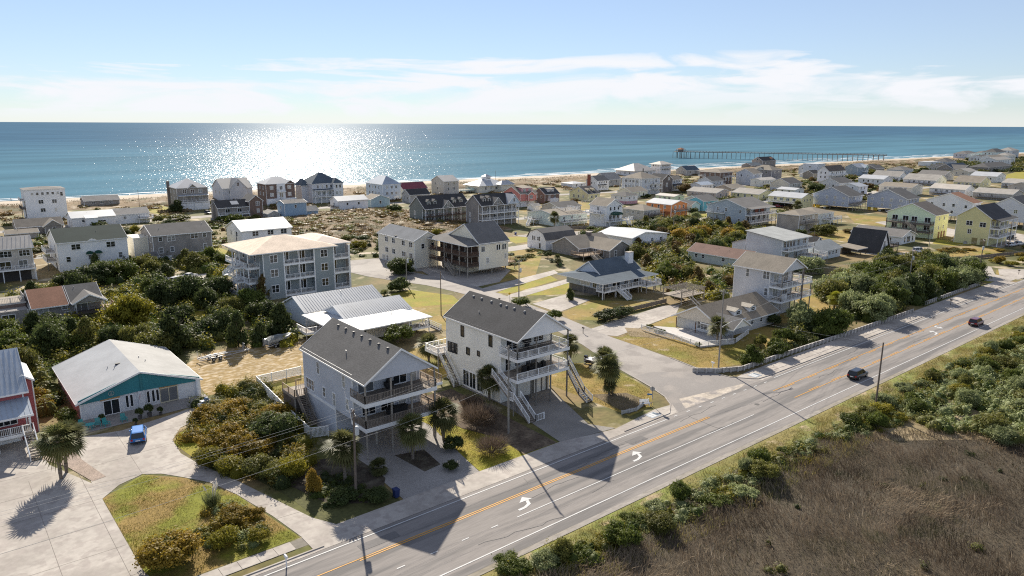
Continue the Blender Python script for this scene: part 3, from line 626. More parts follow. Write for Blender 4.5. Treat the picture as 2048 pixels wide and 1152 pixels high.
h.win('F', 1.9, 8.75, 2.2, 2.1, 'slide', 1); h.win('F', 7.0, 8.8, 2.0, 2.1, 'slide', 0); h.win('F', 9.2, 8.6, .8, 2.0, 'sash', 2); h.win('F', 2.2, 5.5, 1.9, 2.1, 'slide', 0); h.win('F', 5.0, 5.5, 1.9, 2.1, 'slide', 0); h.win('F', 7.3, 5.6, 1.1, 1.5, 'sash', 2); h.win('F', 9.0, 5.6, 1.1, 1.5, 'sash', 2)
for z in (7.6, 4.3): h.deck(.0,.0,10.75,3.9,z,'FLR',DECKWOOD,DECKWOOD,WHITE,th=.55,posts=False,dense=.22)
h.posts([(.2,.2),(3.9,.2),(6.95,.2),(10.55,.2)], 10.25, .13, POSTWOOD); h.posts([(3.4,3.6),(6.9,3.6),(10.4,3.6),(.4,3.6),(3.4,8.6),(10.4,8.6)], 3.9, .14, mat('pale_post', (.42,.39,.34), .85, .15, 4))
h.vents('y', [(4.75,2.2+k*2.35,13.55) for k in range(7)]); h.pipe(2.2,9.0,11.6)
h.deck(-1.7,18.2,.3,22.6,3.5,'LF',DECKWOOD,WARMWOOD,DECKWOOD,posts=True); h.deck(.3,19.2,5,22.6,3.5,'B',DECKWOOD,WARMWOOD,DECKWOOD,posts=False)
h.stairs((-.75,14.6,0),(-.75,18.2,3.5),1.2,m=DECKWOOD,rm=DECKWOOD); h.block(-1.65,18.3,.2,22.5,0,3.0,DARKWOOD,'lattice_panel',False); h.deck(10.75,1.0,12.3,9.0,7.6,'R',WARMWOOD,WARMWOOD,WHITE,posts=False); h.deck(10.75,1.0,12.3,9.0,4.3,'R',WARMWOOD,WARMWOOD,WHITE,posts=3.7)
h.put(MB().box(-.25,-.9,0,.25,-.4,1.6).box(-.6,-1.0,.3,.6,-.3,.9).mesh('grill', FURN), 'grill', 'F', 5.0, 7.62)
h.put(MB().box(-1.4,-1.9,0,1.4,-1.0,.72).box(-1.6,-2.0,.72,1.6,-.9,.8).mesh('deck_table', FURN), 'deck_table', 'F', 5.6, 4.32)
h = House('beach_house', 'white raised beach house with white deck rails and front stairs at the street corner', 65.2, 77.8, 10.8, 19.1, 11.0, 0, W_OFF, box=(.4,4.4,10.4,18.9))
MB().box(.35,4.3,10.95,10.45,18.9,11.12).build('soffit', WHITE, h.root)
h.gable('y', 3.25, R_DARK, bx=(.45,.25,10.35,18.85), ze=11.0, o=.45, g=.3, wall=W_WHITE)
DT = mat('dark_trim', (.05,.05,.055), .6)
for y, z, w, hh, st_ in ((14.3,9.3,.75,1.6,'sash'),(6.9,9.4,.75,1.6,'sash'),(18.1,5.8,.7,1.6,'sash'),(17.15,5.85,.7,1.6,'sash'),(16.2,5.9,.7,1.6,'sash'),(12.8,6.3,.8,1.0,'sash'),(10.0,6.6,.6,.7,'sash')): h.win('L', y-4.4, z, w, hh, st_, 0, trim=DT)
for y in (13.4, 11.6, 9.6): h.win('L', y-4.4, 1.6, 1.5, 2.5, 'slide', 0)
h.win('F', 2.2, 9.35, 2.2, 2.1, 'slide', 0); h.win('F', 7.6, 9.4, 1.9, 1.6, 'twin', 0); h.win('F', 1.4, 6.1, 1.0, 2.1, 'sash', 0); h.win('F', 3.3, 6.2, 1.0, 1.6, 'sash', 1); h.win('F', 6.0, 6.1, 2.0, 2.1, 'slide', 1)
for z in (8.2, 4.95): h.deck(.0,.0,10.6,4.4,z,'FLR' if z > 6 else 'FR',DECKWOOD,WHITE,WHITE,th=.5,posts=False,dense=.22)
h.deck(10.6,1.4,12.0,6.5,4.95,'B',DECKWOOD,WHITE,WHITE,posts=False)
GP = mat('weathered_post', (.20,.185,.165), .85, .2, 5)
h.posts([(.2,.2),(3.9,.2),(6.9,.2),(10.4,.2)], 10.95, .13, GP); h.posts([(5.4,3.0),(6.9,4.2),(8.8,4.4),(9.8,4.2),(10.4,6.5),(2.2,4.2),(10.4,9.0),(11.8,6.3)], 4.5, .13, GP)
h.vents('y', [(4.7,y,14.0) for y in (17.0,14.8,12.2,9.8,8.3,6.4,3.9)], mat('vent_pale', (.30,.30,.30), .6)); h.pipe(2.4,12.5,12.2)
h.stairs((-.75,.4,2.6),(-.75,4.2,4.95),1.3,rm=WHITE); h.deck(-1.45,-.9,-.05,.4,2.6,'L',DECKWOOD,WHITE,WHITE,th=.3,posts=True,pr=.09); h.stairs((-.75,-4.4,0),(-.75,-.9,2.6),1.3,rm=WHITE)
h.rail([((-.1,-4.4),(1.5,-4.4))], .0, 1.05, WHITE)
h.stairs((11.3,-2.2,.9),(11.3,1.4,4.95),1.2,rm=WHITE); h.stairs((11.3,-4.0,0),(11.3,-2.2,.9),1.2,rm=WHITE)
h.deck(-1.4,18.9,4,22.8,4.6,'LBF',DECKWOOD,WHITE,WHITE,posts=True); h.stairs((-.75,14.4,0),(-.75,18.9,4.6),1.2,rm=WHITE)
h.put(MB().box(-1.2,-2.4,0,1.2,-1.2,.75).box(-2.2,-2.2,0,-1.6,-1.6,.9).box(1.6,-2.3,0,2.2,-1.7,.95).mesh('deck_table', FURN), 'deck_table', 'F', 5.0, 4.97); h.put(MB().box(-.5,-1.2,.8,.5,-.3,1.5).box(-.3,-1.0,0,.3,-.5,.8).mesh('grill', FURN), 'grill', 'F', 4.6, 8.22)

# ---- teal-gabled duplex
h = House('duplex_house', 'low white duplex with teal gable and pale corrugated metal roof beside the parked blue car', 14.0, 114.2, 17.1, 20.8, 2.75, 0, mat('painted_block', (.66,.67,.68), .8, .06, 2, .08, .4), box=(.3,.4,16.6,20.4))
h.block(.22,.6,.30,20.3,0,2.7,mat('pink_wall', (.50,.30,.28), .8, .08, 2),'side_wall',False)
r = h.gable('y', 2.9, mat('corrugated_roof', (.40,.41,.415), .6, .05, 2, .10, .25, lines=(.35,.10,'y')), bx=(.3,.5,16.6,20.4), o=.55, g=.55, wall=W_TEAL)
r.data.materials.append(mat('aged_roof', (.27,.265,.255), .8, .08, 1.5, .12, .3)); r.data.polygons[3].material_index = 1
TEALP = paint((.03,.17,.195)); MB().prism([(.1,2.45),(8.45,2.75),(16.8,2.45),(16.8,3.05),(8.45,5.72),(.1,3.05)], .22, .38, 'y').build('teal_gable', W_TEAL, h.root); MB().box(8.3,.12,2.75,8.6,.22,5.6).build('gable_post', TEALP, h.root)
h.win('F', 4.0, 1.15, 2.0, 2.1, 'slide', 0); h.win('F', 11.9, 1.25, 2.4, 2.1, 'slide', 1, trim=mat('cream_trim', (.62,.56,.40), .6))
for x in (6.3,6.9,9.2,9.9,10.5): h.win('F', x-.2, 1.5, .34, 1.8, 'plain', 0)
OR = mat('plywood', (.48,.29,.13), .8, .15, 4)
h.put(MB().box(-1.3,-.06,0,1.3,0,.3).mesh('header_board', OR), 'header_board', 'F', 3.9, 2.36); h.put(MB().box(-1.3,-.06,0,1.3,0,.22).mesh('header_board', OR), 'header_board', 'F', 11.9, 2.42)
e = MB(); 
for k in range(24):
    a, b = 2*math.pi*k/24, 2*math.pi*(k+1)/24; e.bar((.36*math.cos(a),0,.36*math.sin(a)), (.36*math.cos(b),0,.36*math.sin(b)), .05)
e.bar((0,0,.36),(0,0,-.36),.05); e.bar((0,0,0),(.25,0,-.25),.05); e.bar((0,0,0),(-.25,0,-.25),.05); h.put(e.mesh('peace_emblem', paint((.42,.47,.45))), 'peace_emblem', 'F', 4.1, 3.3, off=.26)
MB().tube((0,0,0),(0,0,2.8),.34,n=12).build('round_column', WHITE, h.root, (16.5,.2,0)); MB().box(7.9,.1,0,8.8,.4,2.75).build('party_wall', h.wallm, h.root)
MB().box(8.3,.9,5.58,8.6,20.9,5.72).build('ridge_cap', WHITE, h.root)
for x, y in ((5.6,8.0),(6.3,6.6),(10.4,9.5),(10.9,7.6)): h.pipe(x, y, 2.9+min(x-.3,16.6-x)*.355, .35)
MB().box(-.35,-.25,0,.35,.25,.3).build('roof_vent', FURN, h.root, (7.0,7.6,5.15))

# ---- red house at the left edge
h = House('beach_house', 'dark red house with standing seam metal roofs and white porch rail at left edge', -7.5, 109.0, 15.6, 17, 7.3, 0, W_RED, box=(0,3.2,15.2,16.5))
r = h.gable('x', 3.7, T_BLUE, o=.9, g=.55)
h.seams(r, [((x,2.35,6.98+.2),(x,9.85,11.2)) for x in [15.5-.62*k for k in range(16)]], T_WHITE)
h.block(14.4,5.2,16.6,13,0,7.6,W_RED); h.gable('y', .8, T_WHITE, bx=(14.4,5.2,16.6,13), ze=7.6, o=.2, g=.3)
pr = MB().prism([(-.5,4.5),(3.2,5.85),(3.2,6.0),(-.5,4.65)], -1, 15.75, 'x').build('porch_roof', T_BLUE, h.root)
h.seams(pr, [((x,-.5,4.66),(x,3.15,6.0)) for x in [15.5-.62*k for k in range(16)]], T_WHITE); MB().box(-1,-.56,4.40,15.8,-.505,4.66).build('porch_fascia', WHITE, h.root)
h.deck(-1,0,15.5,3.2,2.15,'FR',DECKWOOD,WHITE,WHITE,th=.4,posts=False,dense=.2); h.posts([(.1,.15),(4,.15),(7.8,.15),(11.6,.15),(15.35,.15)], 4.5, .10, WHITE)
h.row('F', 3, 6.9, 1.6, .75, 'slide'); h.win('F', 13.0, 3.45, 2.2, 1.7, 'triple', 0); h.win('F', 9.4, 3.45, 2.0, 1.7, 'twin', 0); h.garage('F', 12.4, 0, 3.4, 1.7); h.garage('F', 7.4, 0, 4.4, 1.7); h.door('F', 14.75, 0, .7, 1.7, paint((.12,.02,.02)))
h.stairs((15.0,-5.2,0),(15.0,0,2.15),1.2,rm=WHITE)

# ---- left middle: grey cottage with patched roof and roof terrace
h = House('cottage', 'weathered grey cottage with patched brown and grey roof and gabled porch among trees', 10.6, 176.2, 19.0, 13.5, 4.1, 0, K_GREY, box=(4.9,1.2,18.2,13))
h.gable('x', 2.5, R_GREY, bx=(12.4,1.2,18.2,13), o=.9, ends='far'); h.gable('x', 2.5, R_RUST, bx=(5.2,1.2,12.2,13), o=.9, ends='near', g=.05)
h.block(-.4,1.6,4.7,12,0,3.7,K_GREY); h.block(-.2,5.2,4.7,12,3.7,4.6,K_BROWN,'upper_wall',False)
h.deck(-.5,5.2,4.8,12.4,4.75,'FLR',DECKWOOD,mat('terrace_rail', (.45,.43,.40), .8),K_LIGHT,posts=False)
h.gable('y', 1.5, R_MID, bx=(12.9,-1.0,18.6,7), ze=4.2, o=.5, g=.25, wall=K_GREY, ends='near'); h.deck(12.9,-1.0,18.6,1.2,2.0,'F',DARKWOOD,DARKWOOD,DARKWOOD,posts=4.1,pm=WHITE,step=5.4)
h.win('F', 9.4, 2.9, 2.4, 1.9, 'slide', 1, bx=(4.9,1.2,18.2,13)); h.win('F', 2.4, 2.6, 1.8, 1.9, 'slide', 2); h.win('F', 6.3, 3.2, .9, .9, 'sash', 1); h.win('F', 6.8, 1.1, 1.0, 2.0, 'sash', 1); h.win('F', 1.6, 2.4, 2.2, 1.2, 'slide', 0, bx=(-.4,1.6,4.7,12))
h.deck(18.6,-.5,20.6,3.5,2.2,'FR',WARMWOOD,WARMWOOD,WARMWOOD); h.stairs((21.5,-3.4,0),(20.3,-.5,2.2),1.0,m=WARMWOOD,rm=WARMWOOD); h.pipe(8,5,5.3); h.pipe(14,6,6.0)

# ---- left edge: metal roof house with balcony
h = House('beach_house', 'grey shingled house with pale metal roof and white balcony at left edge', 5.5, 231.2, 17.8, 11.5, 9.0, 0, K_LIGHT, box=(0,1.8,17.4,11))
r = h.gable('x', 2.4, T_CREAM, o=.6); h.seams(r, [((x,1.1,9.08),(x,6.3,11.52)) for x in [17.6-1.0*k for k in range(9)]], T_WHITE)
h.win('F', 15.6, 7.4, 2.4, 1.5, 'triple', 0); h.win('F', 11.4, 7.4, 2.6, 1.5, 'triple', 0); h.win('F', 15.0, 4.5, 1.9, 1.9, 'slide', 1); h.win('F', 11.0, 4.4, 2.4, 1.9, 'slide', 0)
h.deck(-1,0,17.6,1.8,3.4,'FR',DECKWOOD,WHITE,WHITE,posts=True,pm=WHITE); h.block(1,1.72,16.5,1.8,0,3.0,mat('painted_shadow_lattice', (.06,.055,.05), .9),'lattice_panel',False)  # panel colour darkened to paint the shade under the balcony

# ---- white house with the dark green roof, grey shingle block, white metal roof house
h = House('house', 'large white house with dark green shingle roof and two green awnings', 29.6, 239.4, 18.0, 17, 8.3, 0, W_WHITE)
h.gable('x', 3.0, R_GREEN, o=.35, g=.3); MB().prism([(7.6,8.3),(10.2,8.3),(8.9,8.9)], -.28, -.2, 'y').build('valley_gable', W_WHITE, h.root)
h.win('F', 4.6, 6.8, 2.2, 1.5, 'twin', 0); h.win('F', 13.6, 6.7, 2.2, 1.5, 'twin', 0); h.win('F', 2.4, 3.4, 1.0, 1.4, 'sash', 0); h.win('F', 15.9, 3.3, .9, 1.6, 'sash', 1); h.win('F', 7.9, 3.5, .8, 1.2, 'sash', 1); h.win('F', 10.1, 3.4, .8, 1.2, 'sash', 2)
AWN = mat('green_awning', (.02,.075,.055), .7)
for x in (7.9, 10.1):
    q = [(1.0*math.cos(t), .85*math.sin(t)) for t in np.linspace(0, math.pi, 9)]; h.put(MB().prism(q, -.9, 0, 'y').mesh('awning', AWN), 'awning', 'F', x, 4.5)
h.deck(-2.4,4,0,13,5.2,'FLB',DECKWOOD,WHITE,WHITE,posts=True); h.deck(-2.4,4,0,13,2.6,'FLB',DECKWOOD,WHITE,WHITE,posts=True); h.win('L', 4, 6.5, 1.2, 1.6); h.win('L', 12, 6.5, 1.2, 1.6); h.win('L', 1.2, 3.3, .9, 1.4)
h.pipe(11,5,9.9)
h = House('apartment_house', 'grey brown shingled three level block with white windows beside white green-roofed house', 54.1, 236.8, 17.3, 14.2, 8.4, 0, K_GREY)
h.gable('x', 2.5, R_GREY, o=.35, g=.35)
for x, z, w, hh, s_ in ((2.2,7.3,1.0,1.2,'sash'),(5.3,7.2,2.1,1.4,'twin'),(12.1,7.4,2.1,1.4,'twin'),(15.2,7.4,1.0,1.2,'sash'),(2.1,3.8,1.1,1.5,'sash'),(5.3,3.9,1.0,1.4,'sash'),(15.1,3.9,1.0,1.4,'sash')): h.win('F', x, z, w, hh, s_, 1 if z < 5 else None)
h.garage('F', 3.2, 0, 3.4, 1.9); h.win('F', 12, 1.2, 5, 2.2, 'slide', 0)
for y, z in ((11.1,6.8),(6.0,7.1),(2.2,7.0),(11.3,3.4),(6.4,3.5),(2.2,3.5)): h.win('L', y, z, 1.0, 1.4, 'sash')
h.block(-4.2,5,-.1,13.5,0,7.6,W_CREAM,'stair_tower'); h.block(-2.8,-3.5,.2,1.5,0,2.6,W_CREAM,'shed_wall'); h.gable('x', 1.0, R_GREY, bx=(-2.8,-3.5,.2,1.5), ze=2.6, o=.3); h.pipe(3,4,9.9); h.pipe(16,5,10.1)
h = House('house', 'white sided house with ribbed white metal roof behind the blue grey apartments', 79.7, 233.1, 16.5, 14.3, 8.0, 0, W_WHITE)
r = h.gable('x', 2.6, T_WHITE, o=.4, g=.35)
for x in (4.4,9.4,13.9): h.win('F', x, 6.9, 1.9, 1.4, 'twin', 0)
h.row('F', 3, 3.6, 1.0, 1.4); h.row('L', 2, 6.6, 1.0, 1.4); MB().tube((-.1,5,0),(-.1,5,7.6),.08).build('downspout', FURN, h.root)

# ---- blue grey apartments
h = House('apartment_building', 'blue grey three storey apartment building with white balconies and cream hip roof', 62.4, 169.3, 22.9, 19.0, 11.5, 0, W_BLUEG, box=(0,2.2,22.7,18.5))
h.block(0,0,5.1,2.2,0,11.49,W_BLUEG); h.block(13,0,18.2,2.2,0,11.49,W_BLUEG); h.block(22.5,0,22.75,2.2,0,11.49,K_TAUPE,'end_wall')
h.hip(2.6, shingle((.78,.64,.50)), o=.7, bx=(-2.6,0,18.5,18.5)); h.hip(1.5, shingle((.80,.68,.57)), o=.6, bx=(14,2.6,23.6,18.9), ze=11.62)
for z in (10.0,6.5,2.6):
    h.win('F', 2.6, z, 1.7, 1.75, 'twin', 0, bx=(0,0,5.1,2.2)); h.win('F', 2.6, z, 1.7, 1.75, 'twin', 0, bx=(13,0,18.2,2.2))
    h.win('F', 6.5, z-.1, 1.6, 2.1, 'french', 0); h.win('F', 10.6, z-.1, 1.8, 2.1, 'french', 0); h.win('F', 19.4, z-.1, 1.0, 2.1, 'slide', 0)
for z in (8.4,4.7,.7): h.deck(5.15,.02,12.95,2.2,z,'F',CONC,WHITE,WHITE,th=.45,posts=False,dense=.3); h.deck(18.25,.02,22.45,2.2,z,'F',CONC,WHITE,WHITE,th=.45,posts=False,dense=.3)
h.posts([(9.1,.12)], 11.4, .13, WHITE, .7); h.posts([(5.2,-.04),(12.9,-.04),(18.3,-.04),(22.4,-.04)], 11.4, .12, WHITE)
for z in (8.0,4.4,.9):
    h.deck(-3.0,2.2,0,18,z,'LF',CONC,WHITE,WHITE,th=.5,posts=True,pm=WHITE); h.stairs((-4.2,15,max(0,z-3.6)),(-4.2,7,z),1.4,m=WHITE,rm=WHITE)
    h.deck(-5.0,4.6,-3.0,7,z,'LF',CONC,WHITE,WHITE,th=.3,posts=True,pm=WHITE)
    for y in (3,7,11): h.win('L', y, z+1.7, 1.0, 1.8, 'sash', 0)
h.posts([(-2.8,2.4),(-2.8,8),(-2.8,13),(-4.9,4.8)], 11.4, .14, WHITE)

# ---- white metal roofed ranch pair behind the grey house
h = House('ranch_house', 'low ranch house with white ribbed metal roof and wide porch behind the grey house', 58.8, 122.0, 20.6, 18.0, 3.3, 0, siding((.40,.365,.31)), box=(2.6,3.2,17.4,17.6))
h.hip(1.1, T_WHITE, o=.3, bx=(.3,.4,20.3,17.6), ze=3.0, run=4.6)
r = h.gable('x', 1.9, T_GALV, bx=(4.2,6.4,19.2,16.4), ze=3.75, o=.2, g=.25, wall=W_STEELB); h.seams(r, [((x,6.3,3.93),(x,11.4,5.82)) for x in [19-.55*k for k in range(27)]], T_GALV)
h.win('F', 3.6, 1.9, 1.6, 2.0, 'slide', 0); h.win('F', 8.2, 2.3, 1.4, .8, 'twin', 1); h.win('F', 11.0, 2.0, .9, 1.4, 'sash', 1); h.win('F', 12.4, 2.0, .9, 1.4, 'sash', 1)
h.deck(15.2,.5,20.2,3.2,1.2,'FR',DECKWOOD,WHITE,WHITE,posts=3.0,pm=WHITE); h.stairs((22.2,-.4,0),(20.2,1.8,1.2),1.1,rm=WHITE); h.posts([(.5,.6),(5,.6)], 3.0, .10, WHITE); h.deck(-2.8,9.6,1.8,14,1.6,'LF',DECKWOOD,WHITE,WHITE); h.pipe(14,5.4,3.9,.7)
h = House('ranch_house', 'long low house with pale ribbed metal roof at the foot of the blue grey apartments', 60.4, 141.6, 18.4, 11.2, 3.1, 0, W_STEELB)
r = h.gable('x', 2.3, T_GALV, o=.4); h.seams(r, [((x,-.4,3.15),(x,5.55,5.58)) for x in [18.5-.62*k for k in range(30)]], T_GALV); h.row('F', 3, 1.8, 1.2, 1.1, 'twin'); h.pipe(10.5,4.6,4.9,.6)

# ---- centre block: cream row, decked house, dormer houses
h = House('apartment_house', 'long cream two level building with grey roof beside the brown decked house', 112.0, 181.0, 9.0, 21.5, 8.3, 0, W_CREAM)
h.gable('y', 2.3, shingle((.20,.21,.225)), o=.35, g=.3)
for z in (6.9,3.6):
    for y in (2.2,6.4,12.2,16.4): h.win('L', y, z, 1.6, 1.4, 'twin', 0)
MB().box(-.4,10.5,8.3,9.4,10.8,8.75).build('parapet', FURN, h.root, (0,0,0)); h.row('F', 2, 6.5, 1.0, 1.4); h.win('L', 18.4, .9, 1.6, 1.6, 'slide', 2); h.row('L', 3, 1.0, .9, 1.5, 'sash')
h = House('beach_house', 'cream gabled house with two levels of brown screened side decks on stilts', 116.4, 160.7, 14.7, 19.8, 8.9, 1.8, W_CREAM, box=(4.1,0,14.5,19.5))
h.hip(2.5, R_MID, o=.35, bx=(.1,.1,14.5,19.6), ze=8.75, run=5.4, axis='y')
h.gable('x', 4.7, R_MID, bx=(3.9,-.2,14.4,16.0), ze=9.35, o=.3, g=.3, ends='near', wall=W_CREAM, ridge=.42)
DKR = mat('brown_rail', (.17,.105,.075), .85, .2, 5)
for z in (6.0,3.1):
    h.deck(0,.1,4.1,19.4,z,'LF',DARKWOOD,DKR,DARKWOOD,th=.35,posts=False,dense=.2)
    for y in (2.0,5.2,8.4,11.6,14.8,18): h.put(MB().box(-1.4,-.05,0,1.4,0,2.2).mesh('screen_panel', mat('screen', (.10,.065,.05), .9, .2, 6)), 'screen_panel', 'L', y, z+.05)
h.posts([(.15,.2+19*k/5) for k in range(6)], 8.7, .16, POSTWOOD); h.posts([(4,6),(4,12),(4,18),(14,.5),(14,6),(9,6),(14,12),(9,.6)], 1.9, .18, POSTWOOD)
for x, z in ((1.0,7.6),(1.6,7.6),(6.4,7.6),(7.2,7.6),(8.5,7.6),(9.3,7.6)): h.win('F', x, z, .55, 1.5, 'plain', 0)
h.win('F', 2.9, 4.2, .9, 1.5, 'sash', 2); h.win('F', 9.4, 4.8, .7, 1.4, 'sash', 2); h.block(4.3,6,14.2,19,0,1.75,W_CREAM,'lower_wall'); h.deck(14.6,2,19,12,2.4,'FR',WARMWOOD,WARMWOOD,WARMWOOD); h.stairs((-1.2,4,0),(-1.2,9,3.1),1.2,m=POSTWOOD,rm=POSTWOOD)
MB().box(-.1,-.1,0,.1,2.2,.1).build('ridge_vent', FURN, h.root, (10.3,3.2,11.2))
for nm, (X0,Y0,w,d,ze,rh), wm, rm, lb in (('apartment_house',(165.4,258.3,23.4,12.4,6.9,4.8),W_MIDG,R_BLACK,'dark grey dormered apartment house with brown front balconies'),
                                   ('apartment_house',(181.0,239.5,20.4,11,8.9,4.0),K_GREY,R_BLACK,'dormered apartment house with white framed balconies and blue grey gable end')):
    h = House(nm, lb, X0,Y0,w,d,ze,0,wm, box=(0,2.2,w,d)); h.gable('x', rh, rm, bx=(.0,.2,w,d), o=.35, g=.3)
    n = 2 if w > 22 else 1
    for k, x in enumerate((w*.14,w*.27,w*.70,w*.85)[:4 if n == 2 else 2]): h.dormer(x, 2.0, ze+1.1, 2.0, 1.7, 3.4, R_MID, wm)
    gx = w*.50 if n == 2 else w*.42
    h.gable('y', 2.9, R_MID, bx=(gx-2.8,.0,gx+2.8,6), ze=ze, o=.3, g=.2, ends='near', wall=wm); h.win('F', gx, ze+1.1, .9, 1.4, 'sash', 1, bx=(0,0,w,d))
    if n == 1: h.gable('y', 3.8, T_GREY, bx=(w*.66,-.6,w*.99,8), ze=ze, o=.3, g=.3, ends='near', wall=W_STEELB); h.win('F', w*.83, ze+1.5, 1.0, 1.5, 'sash', 1, bx=(0,-.6,w,d))
    for z in ((3.6,.8) if n == 2 else (5.6,2.8)): 
        h.deck(.3,0,w-.3,2.2,z,'F',DARKWOOD,DKR if n == 2 else WHITE,DARKWOOD if n == 2 else WHITE,posts=False,dense=.25)
        for x in np.arange(2, w-1, 3.4): h.win('F', float(x), z+1.2, 1.5, 1.9, 'french', 0 if n == 1 else None)
    h.posts([(.3+ (w-.6)*k/5,.12) for k in range(6)], ze, .13, WHITE); h.win('L', 6, 4.6, .8, 1.6, 'sash', 2); h.win('L', 6, 2.0, .8, 1.4, 'sash', 2)

# ---- mid ground right: ranch, barn, wrap porch, white roof, decked white houses
h = House('ranch_house', 'weathered grey ranch house with hipped tan roof and front wing', 163.6, 156.0, 17.4, 22, 2.9, 0, K_GREY, box=(.2,9,17,21.5))
h.gable('x', 2.9, R_TAN, bx=(.2,9,17,21.5), o=.6, g=.3); h.block(5.4,0,15.6,9,0,2.9,K_GREY); h.gable('y', 2.5, R_TAN, bx=(5.4,0,15.6,14), ze=2.9, o=.5, g=.3, ends='near', wall=K_GREY)
h.win('F', 5.0, 1.7, 2.6, 1.6, 'triple', 1, bx=(.2,9,17,21)); h.win('F', 2.6, 1.6, 1.0, 1.9, 'sash', 1, bx=(5.4,0,15.6,9)); h.win('F', 7.4, 1.6, 1.0, 1.9, 'sash', 1, bx=(5.4,0,15.6,9)); h.win('L', 3.4, 1.6, 1.0, 2.0, 'sash', 1, bx=(5.4,0,15.6,9)); h.win('L', 6.4, 1.6, 1.6, 2.0, 'twin', 1, bx=(5.4,0,15.6,9))
h.chimney(10.4, 14.6, 4.5, 6.6, 1.4, 1.4, K_DARK); h.deck(-3.4,3,5.3,8.8,1.5,'LF',WARMWOOD,WARMWOOD,DARKWOOD); h.stairs((-1.8,-3.0,0),(.4,3,1.5),1.6,m=mat('pale_wood', (.50,.45,.38), .85),rm=POSTWOOD)
h = House('barn_house', 'white gambrel ended house joined behind the weathered grey ranch', 164.0, 181.0, 14, 9.5, 3.6, 0, W_WHITE)
q = [(-.3,3.4),(1.3,5.6),(4.7,6.8),(8.2,5.6),(9.8,3.4)]; MB().prism([(a,b+.2) for a, b in q]+[(a,b) for a, b in q[::-1]], -.3, 14.3, 'x').build('roof', R_GREY, h.root); MB().prism([(0.05,3.5)]+[(a,b-.02) for a, b in q[1:4]]+[(9.45,3.5)], .01, .2, 'x').build('gable_wall', W_WHITE, h.root)
SHUT = mat('black_shutter', (.02,.02,.022), .6)
for y in (4.0, 5.9): h.win('L', y, 3.6, .8, 1.2, 'sash', 1)
for y in (3.2, 6.8): h.put(MB().box(-.16,-.05,-.75,.16,0,.75).mesh('shutter', SHUT), 'shutter', 'L', y, 3.6)
h.win('L', 3, 1.2, .9, 1.8, 'plain', 0)
h = House('house', 'pale house with broad white metal roof behind the ranch and thicket', 189.2, 164.5, 19.5, 16.5, 3.8, 0, W_WHITE, box=(.3,.3,19,16))
h.gable('y', 1.5, T_WHITE, o=.6, g=.5, ridge=.34); h.win('F', 10.6, 2.3, 1.0, 1.1, 'twin', 0); h.win('F', 15.5, 2.3, 1.4, 1.1, 'twin', 0); h.deck(6.5,-2,16,.3,1.2,'FLR',DECKWOOD,DECKWOOD,DARKWOOD)
h = House('beach_house', 'blue grey raised house with wrap around white porch, hooded gable and big chimney', 126.4, 118.6, 21.2, 16, 4.1, 1.9, siding((.27,.30,.34)), box=(2.2,3.2,17.6,15))
h.hip(1.15, R_BLUE, o=.25, bx=(.25,.25,20.6,16.2), ze=3.95, run=4.7); h.gable('x', 2.9, R_BLUE, bx=(5.2,5.6,19.8,14.2), ze=4.75, o=.25, g=.35, wall=W_STEELB)
h.chimney(18.2, 8.0, 4.0, 9.0, 1.9, 1.3, siding((.42,.44,.47))); h.win('L', 5.0, 3.1, 3.2, 1.5, 'triple', 2); h.win('L', 1.6, 3.0, 1.2, 1.8, 'slide', 0)
h.win('F', 2.2, 3.0, 1.6, 1.8, 'twin', 1); h.win('F', 6.0, 3.0, 2.6, 1.8, 'slide', 0); h.win('F', 10.0, 3.0, 2.0, 1.8, 'slide', 1); h.win('F', 13.6, 3.0, 1.6, 1.8, 'twin', 0)
h.deck(1.0,.4,5.2,3.2,2.0,'FL',DECKWOOD,WHITE,WHITE); h.deck(6.6,.2,20.4,3.2,2.0,'F',DECKWOOD,WHITE,WHITE); h.deck(14.4,-1.6,20.4,.2,2.0,'FLR',DECKWOOD,WHITE,WHITE); h.deck(17.6,3.2,20.4,10,2.0,'R',DECKWOOD,WHITE,WHITE,posts=False)
h.posts([(.6,.6),(5.4,.6),(10,.6),(15,.6),(20.2,.5)], 3.95, .12, WHITE); h.posts([(2.4+3.6*k,3.6) for k in range(5)]+[(2.4,9),(2.4,14)], 1.9, .17, POSTWOOD); h.stairs((5.9,-3.6,0),(5.9,.4,2.0),1.3,m=WHITE,rm=WHITE); h.block(3,5,17,14.6,0,1.85,mat('lattice', (.16,.15,.14), .9, .3, 6),'lattice_panel',False)
h = House('beach_house', 'tall pale grey house with double white balconies on tall posts beside dormer cottage', 143.6, 82.4, 12.9, 11.7, 10.7, 0, siding((.36,.37,.39)), box=(.2,2.4,9.6,11.5))
h.gable('y', 2.5, R_TAN, bx=(.2,-.6,9.6,11.5), o=.4, g=.3, wall=siding((.50,.51,.53)))
for y, z, w, hh, s_ in ((6.4,9.4,.7,1.7,'sash'),(1.7,9.6,1.5,1.8,'twin'),(1.5,5.8,.75,1.6,'sash')): h.win('L', y-.8, z, w, hh, s_, 1)
for z in (7.3,4.2): h.deck(.0,-.8,12.9,2.4,z,'FLR',DECKWOOD,WHITE,WHITE,th=.4,posts=False); h.deck(9.7,2.4,12.9,7,z,'RB',DECKWOOD,WHITE,WHITE,th=.4,posts=False); h.win('F', 2.6, z+1.25, 2.0, 2.0, 'slide', 2); h.win('F', 6.6, z+1.25, 1.8, 2.0, 'slide', 1)
